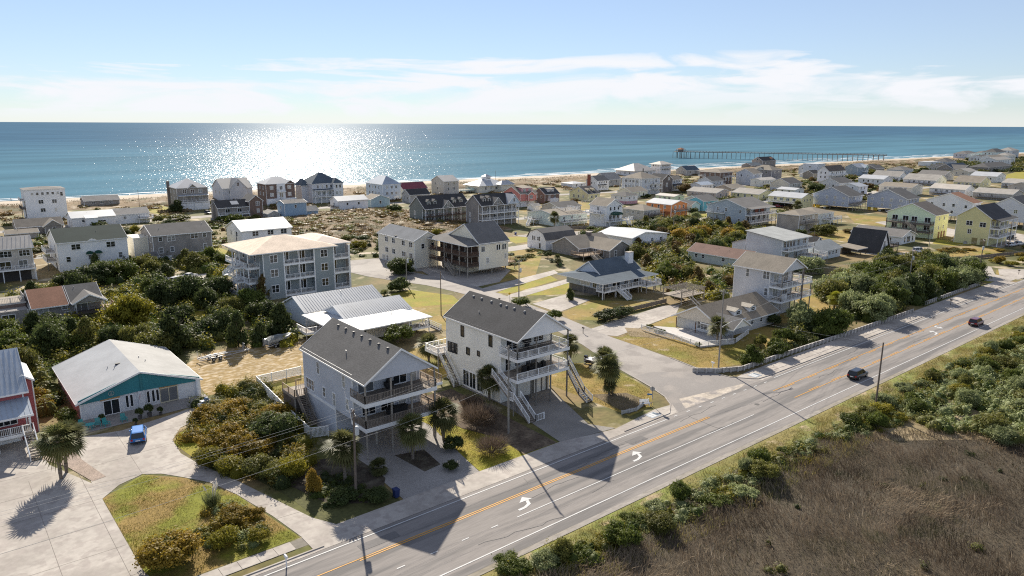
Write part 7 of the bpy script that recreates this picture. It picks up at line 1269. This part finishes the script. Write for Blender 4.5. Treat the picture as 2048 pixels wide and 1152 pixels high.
low_wall('board_fence', 'white board fence before the flat tan roofed house', [(200,214),(210,209),(217,201)], 1.4, DECKWOOD, 2, pick=.3)
# ---- vehicles
def car(X, Y, rz, label, col, L=4.5, Wd=1.84, Ht=1.62, kind='suv', name='parked_car', cat='car', z=.052):
    root = tag(empty(name, (X, Y, z), rz), label, cat); P = mat('car_paint', col, .28, .0, 1, 0, spec=.5, coat=.6); hw_ = Wd/2
    # lower body: lofted cross-sections nose to tail (x forward)
    zb, belt = .24, (.92 if kind != 'pickup' else 1.0)
    st_ = [(L*.5, .78, .46, .62), (L*.485, .90, .34, .78), (L*.40, .97, .26, .86), (L*.22, 1.0, zb, .93 if kind != 'pickup' else 1.02), (0, 1.0, zb, belt), (-L*.25, 1.0, zb, belt+.01), (-L*.42, .98, .26, belt), (-L*.49, .92, .36, belt-.03), (-L*.5, .84, .48, belt-.12)]
    rings = []
    for x, wf, z0, z1 in st_:
        w = hw_*wf; rings.append([(x,-w*.93,z0),(x,-w,z0+(z1-z0)*.35),(x,-w*.985,z0+(z1-z0)*.75),(x,-w*.88,z1),(x,w*.88,z1),(x,w*.985,z0+(z1-z0)*.75),(x,w,z0+(z1-z0)*.35),(x,w*.93,z0)])
    MB().loft(rings).build('body', P, root, smooth=False)
    g0, g1 = {'suv': (L*.26, -L*.47), 'sedan': (L*.20, -L*.36), 'pickup': (L*.20, -L*.14)}[kind]
    r0, r1 = {'suv': (L*.09, -L*.42), 'sedan': (L*.05, -L*.20), 'pickup': (L*.07, -L*.10)}[kind]
    wb, wt = hw_*.885, hw_*.70; zb2 = belt-.03
    gl = MB().add([(g0,-wb,zb2),(g0,wb,zb2),(g1,wb,zb2),(g1,-wb,zb2),(r0,-wt,Ht-.05),(r0,wt,Ht-.05),(r1,wt,Ht-.05),(r1,-wt,Ht-.05)], [(0,1,5,4),(1,2,6,5),(2,3,7,6),(3,0,4,7)]); gl.build('windows', GLASS, root)
    MB().loft([[(r0+.12,-wt*.9,Ht-.06),(r0+.12,wt*.9,Ht-.06),(r0+.05,wt*.9,Ht-.01),(r0+.05,-wt*.9,Ht-.01)], [(r0-.25,-wt*1.02,Ht-.07),(r0-.25,wt*1.02,Ht-.07),(r0-.25,wt*.86,Ht+.01),(r0-.25,-wt*.86,Ht+.01)], [(r1+.1,-wt*1.02,Ht-.07),(r1+.1,wt*1.02,Ht-.07),(r1+.1,wt*.86,Ht),(r1+.1,-wt*.86,Ht)], [(r1-.06,-wt*.95,Ht-.08),(r1-.06,wt*.95,Ht-.08),(r1-.06,wt*.9,Ht-.04),(r1-.06,-wt*.9,Ht-.04)]]).build('roof_panel', P, root)
    pl = MB()
    for s in (-1, 1):
        for (xa, xb) in ((g0, r0), (g1, r1)): pl.bar((xa,s*wb,zb2), (xb,s*wt,Ht-.04), .09, .07)
        xm = (r0+r1)/2+.15; pl.bar((xm,s*wb*1.0,zb2), (xm,s*wt*1.01,Ht-.05), .08, .04)
    pl.build('pillars', P, root)
    for sx in (L*.31, -L*.30):
        for s in (-1, 1):
            w = MB().tube((0,-.11,0), (0,.11,0), .34, n=16).build('wheel', RUBBER, root, (sx,s*(hw_-.10),.34)); MB().tube((0,s*.112,0), (0,s*.13,0), .21, n=12).build('rim', STEEL, w)
    for s in (-1, 1):
        MB().box(L*.445,s*hw_*.62-.2,.62,L*.492,s*hw_*.62+.2,.76).build('headlight', mat('headlight', (.75,.76,.78), .15, 0, 1, 0), root); MB().box(-L*.505,s*hw_*.72-.13,.66,-L*.47,s*hw_*.72+.13,.88).build('taillight', mat('taillight', (.45,.02,.02), .2, 0, 1, 0), root); MB().box(.5,s*(hw_+.02)-.08,.95,.68,s*(hw_+.02)+.08,1.08).build('mirror', P, root)
    MB().box(-L*.508,-.28,.58,-L*.497,.28,.70).build('number_plate', WHITE, root); MB().box(-L*.51,-hw_*.86,.34,-L*.47,hw_*.86,.50).build('bumper', mat('dark_plastic', (.03,.03,.032), .6), root)
    if kind == 'pickup': MB().box(-L*.485,-hw_*.78,.98,-L*.17,hw_*.78,1.012).build('cargo_bed', mat('bed_liner', (.05,.05,.05), .8), root); [MB().box(-L*.485,s*hw_*.86-.05,.95,-L*.16,s*hw_*.86+.05,1.16).build('bed_side', P, root) for s in (-1, 1)]; MB().box(-L*.495,-hw_*.9,.9,-L*.475,hw_*.9,1.16).build('tailgate', P, root)
    if kind == 'suv': MB().box(r1-.12,-wt*.8,Ht-.10,r1+.05,wt*.8,Ht-.04).build('spoiler', P, root)
    return root
car((120.4,52.5)[0], 53.1, 0, 'black hatchback driving away on the near lane of the highway', (.008,.008,.009), 4.4, 1.84, 1.58, name='moving_car'); car((174.0,52.5)[0], 53.0, 0, 'dark red hatchback farther along the near lane of the highway', (.14,.012,.022), 4.5, 1.84, 1.62, name='moving_car')
car((19.2,102.4)[0], (19.2,102.4)[1]+.6, R(76), 'bright blue sport utility parked on the concrete drive by the teal duplex', (.025,.19,.55), 4.9, 2.0, 1.7)
car(166.8, 188.2, R(-20), 'white pickup truck by the white barn ended house', (.72,.72,.73), 5.6, 1.95, 1.85, 'pickup', 'pickup_truck', 'truck'); car(186.4, 205.8, R(-25), 'silver pickup truck beside the olive fence on the back street', (.45,.48,.52), 5.6, 1.95, 1.85, 'pickup', 'pickup_truck', 'truck')
car(261.5, 99.8, R(-30), 'white off road vehicle on the driveway behind the thicket', (.75,.75,.76), 4.3, 1.86, 1.85); car(301.5, 91.2-6.5, R(-10), 'left white sedan under the yellow house balconies', (.72,.73,.74), 4.7, 1.82, 1.45, 'sedan'); car(307.5, 84.0, R(-14), 'right white sedan under the yellow house balconies', (.72,.73,.74), 4.7, 1.82, 1.45, 'sedan'); car(321, 91, R(-30), 'dark sport utility beside the bright yellow house', (.015,.017,.02), 4.8, 1.9, 1.75); car(327, 93.5, R(-30), 'second dark sport utility farther from the yellow house', (.02,.025,.035), 4.8, 1.9, 1.75)
car(349.5, 205, R(-60), 'red car under the carport deck of the pale yellow house', (.35,.02,.03), 4.5, 1.82, 1.5, 'sedan'); car(170.5, 372, R(-90), 'white car parked beneath the blue hip roofed beach house', (.70,.70,.71), 4.6, 1.84, 1.6); car(520, 262, R(10), 'white car parked beyond the grey gable roofs', (.70,.70,.71), 4.6, 1.84, 1.6)
for X_, Y_, a_, c_, k_, lb in ((68,232.5,-80,(.7,.7,.71),'suv','white van like car parked before the grey shingle block'),(72.5,232,-75,(.45,.47,.5),'sedan','silver car parked right of the white one by the shingle block'),(52,204,20,(.6,.6,.6),'suv','pale car on the sandy court behind the dark oaks'),(56,208,35,(.72,.72,.72),'sedan','white sedan on the sandy court behind the dark oaks'),
    (447,222,30,(.7,.7,.7),'suv','white car beside the carport house in the right rows'),(456,206,-20,(.03,.03,.035),'sedan','black car parked in front of the carport house'),(463,203,-20,(.3,.03,.03),'sedan','red car parked in front of the carport house'),(236,196,-10,(.02,.02,.025),'suv','dark car under the white deck house stairs'),(128,178,60,(.05,.05,.06),'suv','dark car beneath the brown screened decks'),(106,354,-85,(.02,.02,.02),'suv','black car before the chimneyed hip roofed house'),
    (330,134,-40,(.7,.7,.71),'sedan','white car under the rust roofed stilt house'),(338,138,-40,(.2,.22,.25),'suv','grey car under the rust roofed stilt house'),(176,196.2,-6,(.35,.36,.38),'suv','grey car driving on the back street'),(299,196,12,(.5,.06,.04),'sedan','red sedan on the street below the teal blue house')): car(X_, Y_, R(a_), lb, c_, 4.6, 1.84, 1.7 if k_ == 'suv' else 1.46, k_)
car(82.6, 186.6, R(10), 'red car behind the low metal roofed house', (.45,.03,.03), 4.5, 1.82, 1.5, 'sedan')
# ---- boats and trailers
ALU = mat('aluminium', (.36,.36,.37), .5, .1, 4, 0)
def trailer(root, L, m=ALU, z0=.55):
    b = MB(); b.bar((0,-.8,z0), (L*.62,-.8,z0), .1, .14); b.bar((0,.8,z0), (L*.62,.8,z0), .1, .14); b.bar((L*.62,-.8,z0), (L,0,z0), .1, .14); b.bar((L*.62,.8,z0), (L,0,z0), .1, .14)
    for x in (.1, L*.2, L*.4, L*.6): b.bar((x,-.8,z0), (x,.8,z0), .08, .1)
    b.build('trailer_frame', m, root); bk = MB(); bk.bar((.1,-.4,z0+.25), (L*.55,-.4,z0+.35), .16, .1); bk.bar((.1,.4,z0+.25), (L*.55,.4,z0+.35), .16, .1); bk.build('bunk', m, root)
    for x in (L*.24, L*.37):
        for s in (-1, 1): w = MB().tube((0,-.1,0), (0,.1,0), .34, n=12).build('wheel', RUBBER, root, (x,s*1.0,.34)); MB().tube((0,s*.102,0), (0,s*.115,0), .18, n=10).build('rim', STEEL, w); MB().box(-.42,-.13,0,.42,.13,.05).build('mudguard', m, root, (x,s*1.0,.72))
    MB().tube((L*.96,0,0), (L*.96,0,.9), .04).build('jack', m, root); [MB().tube((0,s*.95,z0), (0,s*.95,z0+1.3), .035).build('guide_post', WHITE, root, (.2,0,0)) for s in (-1, 1)]
def hull(L, B, D, m, cover=None):
    rings = []
    for x, w, k, s in ((0,1,.0,0),(L*.25,1,.0,0),(L*.55,.98,.02,.03),(L*.8,.74,.14,.12),(L*.94,.34,.42,.24),(L,.04,.9,.32)):
        b = B/2*w; rings.append([(x,-b,D+s),(x,-b*.86,D*.45+k*.4),(x,-b*.3,D*.1+k*D),(x,0,k*D),(x,b*.3,D*.1+k*D),(x,b*.86,D*.45+k*.4),(x,b,D+s)])
    return MB().loft(rings)
root = tag(empty('boat_trailer', (*(35.4,131.0), 0), R(5)), 'empty silver tandem boat trailer on the sandy lot', 'trailer'); trailer(root, 9.5)
b = MB(); b.bar((8.2,-.3,.6), (8.4,-.2,1.9), .08); b.bar((8.2,.3,.6), (8.4,.2,1.9), .08); b.bar((8.4,-.4,1.9), (8.4,.4,1.9), .1); b.bar((9.0,0,.6), (8.4,0,1.6), .08); b.build('winch_stand', ALU, root)
root = tag(empty('covered_boat', (*(47.8,131.7), 0), R(12)), 'small boat under a grey cover on a trailer beneath the cedar', 'boat'); trailer(root, 6.6); ho = hull(5.6,2.1,.9,None).build('hull', mat('boat_hull', (.34,.36,.37), .5, .1, 3), root, (.3,0,.8))
cv = MB(); CR = []
for x, w, z in ((-.1,1.05,.95),(1.2,1.08,1.45),(2.6,1.0,1.5),(4.2,.78,1.2),(5.55,.1,1.1)): CR.append([(x,-w,.88),(x,-w*.7,.9+(z-.9)*.6),(x,0,z),(x,w*.7,.9+(z-.9)*.6),(x,w,.88)])
cv.loft(CR).build('boat_cover', mat('boat_cover', (.17,.18,.175), .85, .25, 2, .2, 1), root, (.3,0,.8)); MB().box(-.5,-.25,.5,.1,.25,1.5).build('outboard_motor', STEEL, root, (.2,0,.5))
root = tag(empty('fishing_boat', (88.6, 86.6, 0), R(-78)), 'white and black bass boat with outboard on trailer at the street edge', 'boat'); trailer(root, 6.4, mat('dark_trailer', (.06,.06,.065), .5)); hull(5.2,2.0,.75,None).build('hull', mat('dark_hull', (.05,.04,.05), .3, .1, 3), root, (.2,0,.75)); MB().prism([(.1,-.85),(3.0,-.9),(4.6,-.4),(5.0,0),(4.6,.4),(3.0,.9),(.1,.85)], 1.48, 1.54, 'z').build('boat_deck', paint((.66,.64,.62)), root, (.2,0,0)); MB().box(-.55,-.25,.7,0,.25,1.9).build('outboard_motor', mat('motor_black', (.015,.015,.017), .3), root, (.2,0,0)); MB().box(1.5,-.5,1.54,2.1,.5,1.95).build('boat_seat', paint((.68,.66,.64)), root); MB().box(2.6,-.9,2.3,3.8,.9,2.36).build('boat_top', paint((.74,.73,.70)), root); [MB().tube((x,y,1.5),(x,y,2.3),.03).build('top_pole', ALU, root) for x in (2.65,3.75) for y in (-.8,.8)]
# ---- garden furniture, signs, mailboxes, bins
TURQ = paint((.05,.34,.33))
def lawn_chair(X, Y, rz, label, m=TURQ):
    root = tag(empty('lawn_chair', (X, Y, .03), rz), label, 'chair', 'turquoise chairs before the duplex')
    for k in range(5): MB().box(-.3+.125*k,-.02,0,-.2+.125*k,.02,.85).build('back_slat', m, root, (0,.28,.28)).rotation_euler = (-.3,0,0)
    for k in range(4): MB().box(-.3,-.3+.14*k,.34-.03*k,.3,-.2+.14*k,.37-.03*k).build('seat_slat', m, root)
    for s in (-1, 1): MB().box(s*.36-.06,-.38,.52,s*.36+.06,.36,.55).build('armrest', m, root); MB().box(s*.34-.03,-.34,0,s*.34+.03,-.26,.52).build('leg', m, root); MB().box(s*.34-.03,.26,0,s*.34+.03,.34,.52).build('leg', m, root)
for k, (px, rz, lb) in enumerate((((14.0,111.9),.3,'leftmost turquoise chair before the duplex'),((15.7,111.0),-.2,'turquoise chair beside the turquoise table before the duplex'),((16.7,110.4),.4,'turquoise chair right of the turquoise table'),((19.0,110.6),.1,'rightmost turquoise chair under the peace emblem'))): lawn_chair(*px, rz, lb)
root = tag(empty('garden_table', (*(14.7,110.6), .03)), 'turquoise garden table between the chairs before the duplex', 'table'); MB().tube((0,0,.68),(0,0,.74),.6,n=14).build('table_top', TURQ, root); [MB().bar((.15*math.cos(a),.15*math.sin(a),.68),(.45*math.cos(a),.45*math.sin(a),0),.07).build('leg', TURQ, root) for a in (.4,1.97,3.54,5.11)]
def pot(X, Y, s, label): 
    root = tag(empty('potted_plant', (X, Y, .03)), label, 'plant', 'potted plants on the duplex terrace'); MB().tube((0,0,0),(0,0,.4*s),.18*s,.24*s,10).build('pot', paint((.10,.09,.09)), root); o = link('leaves', crown_mesh('shrub', 1, 'dark', .45), root, (0,0,.35*s)); o.scale = (.5*s,.5*s,.9*s); o.material_slots[0].link = 'OBJECT'; o.material_slots[0].material = LEAF['dark']
for px, s, lb in (((21.0,110.1),1.3,'potted plant right of the duplex door'),((22.3,110.2),1.5,'largest potted plant in the middle of the duplex terrace'),((23.7,109.8),1.0,'potted plant left of the cream sliding door'),((16.5,112.1),1.0,'potted plant behind the turquoise chairs'),((20.0,108.2),.8,'small potted plant at the terrace edge')): pot(*px, s, lb)
root = tag(empty('flag', (22.8, 113.2, 0)), 'striped flag hanging on an angled pole at the duplex centre', 'flag'); MB().bar((0,1.0,2.3),(-.9,-.3,3.0),.04).build('flag_pole', WHITE, root)
for k in range(7): MB().add([(-.85+.01*k,-.28+.1*k*1.0,2.95-.05*k),(-.85+.01*k,-.18+.1*k,2.91-.05*k),(-.98,-.16+.09*k,1.9),(-.98,-.25+.09*k,1.9)],[(0,1,2,3)]).build('stripe', paint((.45,.03,.05)) if k % 2 == 0 else WHITE, root)
root = tag(empty('covered_scooter', (*(29.9,109.4), .03), .4), 'scooter with blue cover and white front at the duplex corner', 'scooter'); MB().box(-.7,-.35,.3,.5,.35,.95).sphere((.3,0,.95),.38,8,5).build('cover', paint((.16,.24,.36)), root); MB().box(-1.2,-.3,.25,-.7,.3,.7).build('front_cover', WHITE, root); [MB().tube((x,-.08,.25),(x,.08,.25),.25,n=12).build('wheel', RUBBER, root) for x in (-.9,.5)]
def mailbox(X, Y, label, m=None, rz=0):
    root = tag(empty('mailbox', (X, Y, 0), rz), label, 'mailbox'); MB().box(-.05,-.05,0,.05,.05,1.1).build('post', m or POSTWOOD, root); q = [(.11*math.cos(t),.16+.11*math.sin(t)) for t in np.linspace(0, math.pi, 7)]+[(-.11,0),(.11,0)]; MB().prism(q, -.28, .28, 'y').build('box', m or TANK, root, (0,0,1.1)); MB().box(.11,-.05,1.25,.13,.0,1.45).build('flag_arm', paint((.4,.03,.03)), root)
mailbox(*(23.0,62.0), 'white mailbox on a thin post at the highway kerb bottom left', WHITE); mailbox(*(102.6,101.4), 'dark mailbox at the drive to the dormer cottage', DARKWOOD); mailbox(*(105.0,132.1), 'dark mailbox behind the white house roof by the street', DARKWOOD); mailbox(*(218.3,66.7), 'mailbox beside the highway near the far apron', DARKWOOD); mailbox(*(189.3,63.6), 'dark mailbox on the sidewalk by the far retaining wall', DARKWOOD); mailbox(*(245.2,65.8), 'mailbox at the right edge beyond the apron', DARKWOOD); mailbox(*(104.7,71.3), 'small white marker post on the corner lawn', WHITE)
def bin_(X, Y, label, m):
    root = tag(empty('wheelie_bin', (X, Y, .03)), label, 'bin'); MB().loft([[(-.25,-.3,.08),(.25,-.3,.08),(.25,.3,.08),(-.25,.3,.08)],[(-.3,-.36,1.0),(.3,-.36,1.0),(.3,.36,1.0),(-.3,.36,1.0)]]).build('bin_body', m, root); MB().box(-.33,-.4,1.0,.33,.4,1.08).build('lid', m, root); [MB().tube((s*.3-.03,.3,.1),(s*.3+.03,.3,.1),.1,n=10).build('wheel', RUBBER, root) for s in (-1, 1)]
bin_(*(38.2,67.1), 'dark blue bin beside the gravel drive of the grey house', paint((.02,.035,.12))); bin_(*(68.8,79.9), 'grey bin beneath the white house deck', paint((.08,.08,.09))); bin_(*(178.4,214.4), 'blue bin before the dormered apartments', paint((.03,.06,.22))); bin_(*(148.4,157.0), 'green bin beside the ranch stairs', paint((.05,.10,.04)))
root = tag(empty('park_bench', (*(82.1,67.5), 0), R(-25)), 'white bench at the low fence on the street corner', 'bench'); [MB().box(-.8,-.28+.17*k,.44,.8,-.14+.17*k,.48).build('seat_slat', WHITE, root) for k in range(3)]; [MB().box(-.8,.26,.55+.16*k,.8,.30,.67+.16*k).build('back_slat', WHITE, root) for k in range(3)]; [MB().box(x-.04,y-.04,0,x+.04,y+.04,.44 if y < 0 else 1.0).build('leg', WHITE, root) for x in (-.7,.7) for y in (-.22,.28)]
root = tag(empty('street_sign', (*(82.9,66.8), 0), R(-50)), 'stop sign seen from behind with blue street name plates at the corner', 'sign'); MB().tube((0,0,0),(0,0,3.2),.05,n=8).build('post', GREYPOLE, root); MB().prism([(.38*math.cos(R(22.5+45*k)),2.75+.38*math.sin(R(22.5+45*k))) for k in range(8)], .05, .07, 'y').build('stop_plate', STEEL, root); SB = paint((.06,.20,.42)); MB().box(-.75,-.02,1.75,.05,.02,1.98).build('name_plate', SB, root); MB().box(-.02,-.75,1.45,.02,.05,1.68).build('name_plate', SB, root)
root = tag(empty('warning_sign', (*(108.2,132.2), 0), R(-40)), 'small yellow diamond sign beside the street lawn', 'sign'); MB().tube((0,0,0),(0,0,2.0),.035).build('post', STEEL, root); MB().prism([(0,1.6),(.34,1.94),(0,2.28),(-.34,1.94)], -.05, -.03, 'y').build('sign_plate', paint((.72,.46,.03)), root)
root = tag(empty('hydrant_marker', (*(170.5,190.4), 0)), 'small orange marker post on the back street', 'marker'); MB().tube((0,0,0),(0,0,.5),.22,.18,8).tube((0,0,.5),(0,0,1.2),.18,.04,8).build('cone_body', paint((.5,.16,.06)), root)
# ---- raised play deck / pergola between wrap porch house and cottage
p = (137.3,103.4); root = tag(empty('pergola', (*p, 0)), 'weathered open pergola deck between wrap porch house and dormer cottage', 'pergola'); PG = mat('pergola_wood', (.30,.265,.22), .9, .2, 4)
[MB().box(x-.09,y-.09,0,x+.09,y+.09,3.4).build('post', PG, root) for x in (0,4.4,8.8) for y in (0,5.4)]; MB().box(-.2,-.2,1.9,9,5.6,2.05).build('deck_floor', DECKWOOD, root); [MB().box(-.4,y-.05,3.3,9.2,y+.05,3.5).build('beam', PG, root) for y in (0,5.4)]; [MB().box(x-.04,-.5,3.5,x+.04,5.9,3.62).build('rafter', PG, root) for x in np.linspace(.0,8.8,12)]; [MB().box(-.1,-.05,z,8.9,.05,z+.1).build('rail', PG, root) for z in (2.4,2.8,3.1)]; [MB().bar((x,-3.4,.1),(x+.4,0,2.0),.12,.2).build('stair_stringer', paint((.62,.58,.52)), root) for x in (2.2,3.3)]
# ---- the fishing pier
PIERW = mat('pier_wood', (.20,.175,.155), .9, .2, .5); A0, A1 = Vector((*(793.9,621.6), 0)), Vector((*(925.5,404.1), 0)); root = tag(empty('fishing_pier', (A1.x, A1.y, 0)), 'long wooden fishing pier with pavilion reaching into the sea', 'pier'); d = A0-A1; Ln = d.length; u = d.normalized(); s = Vector((-u.y, u.x, 0))
z = 7.0; b = MB(); b.bar((0,0,z), tuple(d+Vector((0,0,z))), 5.0, .9); b.build('pier_deck', PIERW, root); rl = MB()
for k in (-1, 1): rl.bar(tuple(s*2.4*k+Vector((0,0,z+1.4))), tuple(d+s*2.4*k+Vector((0,0,z+1.4))), .25, .22)
n = int(Ln/4)
for i in range(n): q = u*(Ln*i/n); [rl.box(q.x+s.x*2.4*k-.09,q.y+s.y*2.4*k-.09,z,q.x+s.x*2.4*k+.09,q.y+s.y*2.4*k+.09,z+1.4) for k in (-1, 1)]
rl.build('pier_rail', PIERW, root); nb = 44
for i in range(nb):
    q = u*(Ln*(i+.5)/nb); b = MB(); [b.tube(tuple(q+s*k*2.9+Vector((0,0,-4))), tuple(q+s*k*2.0+Vector((0,0,z))), .22, .22, 6) for k in (-1, 0, 1)]; b.bar(tuple(q-s*2.6+Vector((0,0,z-.6))), tuple(q+s*2.6+Vector((0,0,z-.6))), .3, .4); b.build('pile_bent', PIERW, root)
e = d-u*7; ex = MB().box(-8,-8,z-.3,8,8,z+.35).build('pavilion_deck', PIERW, root, tuple(e), math.atan2(u.y, u.x)); [MB().tube((x,y,z),(x,y,z+3.3),.25).build('pavilion_post', PIERW, root, tuple(e)) for x in (-4,4) for y in (-4,4)]; MB().box(-2.6,-2.6,z+.3,2.6,2.6,z+3.0).build('pavilion_wall', K_GREY, root, tuple(e)); MB().add([(-5,-5,z+3.2),(5,-5,z+3.2),(5,5,z+3.2),(-5,5,z+3.2),(0,0,z+5.6)], [(0,1,4),(1,2,4),(2,3,4),(3,0,4),(3,2,1,0)]).build('pavilion_roof', R_RUST, root, tuple(e)); [MB().tube((x,y,-5),(x,y,z),.3).build('pile', PIERW, root, tuple(e)) for x in (-7,0,7) for y in (-7,0,7)]
# ---- people strolling on the beach (a few pixels tall)
def person(X, Y, z, rz, label, shirt, pants):
    root = tag(empty('person', (X, Y, z), rz), label, 'person')
    V = [(0,0,.95),(0,0,1.2),(0,0,1.42),(0,0,1.52),(0,0,1.66),(.2,0,1.40),(.26,.02,1.12),(.24,.1,.88),(-.2,0,1.40),(-.26,-.02,1.12),(-.24,.08,.88),(.1,.0,.9),(.11,.12,.5),(.11,.05,.06),(.11,.2,.03),(-.1,0,.9),(-.11,-.10,.5),(-.11,-.2,.08),(-.11,-.05,.04)]
    E_ = [(0,1),(1,2),(2,3),(3,4),(2,5),(5,6),(6,7),(2,8),(8,9),(9,10),(0,11),(11,12),(12,13),(13,14),(0,15),(15,16),(16,17),(17,18)]
    me = bpy.data.meshes.new('body'); me.from_pydata(V, E_, []); o = link('body', me, root); md = o.modifiers.new('skin', 'SKIN'); 
    rad = [.15,.16,.15,.06,.11,.07,.05,.04,.07,.05,.04,.10,.07,.05,.05,.10,.07,.05,.05]
    for v, r_ in zip(me.skin_vertices[0].data, rad): v.radius = (r_, r_)
    me.skin_vertices[0].data[0].use_root = True; o.modifiers.new('sub', 'SUBSURF').levels = 1; o.modifiers['sub'].render_levels = 1; me.materials.append(pants)
    MB().loft([[(.24*math.cos(t)*w,.17*math.sin(t)*w,zz) for t in np.linspace(0, 6.283, 11)[:-1]] for zz, w in ((.92,.86),(1.15,.86),(1.36,.98),(1.46,.55))]).build('shirt', shirt, root); MB().sphere((0,-.02,1.72),.115,8,6).build('hair', mat('hair', (.05,.03,.02), .8), root)
for px, lb, c in (((10,392),'person in dark clothes walking the beach at far left',(.04,.05,.07)),((725,366),'person walking on the beach behind the blue hip roofed house',(.25,.08,.07)),((1239,342),'person on the beach beyond the brick chimney house',(.05,.06,.09))):
    P_ = {10: (40.9,510.9), 725: (251.4,474.9), 1239: (508.5,461.1)}[px[0]]; yb = min(P_[1], shore(P_[0])-8); person(P_[0], yb, float(np.interp(yb-shore(P_[0]), [-46,-30,-6,0], [.9,.75,-.55,-1.0])), .6, lb, paint(c), paint((.06,.06,.08)))
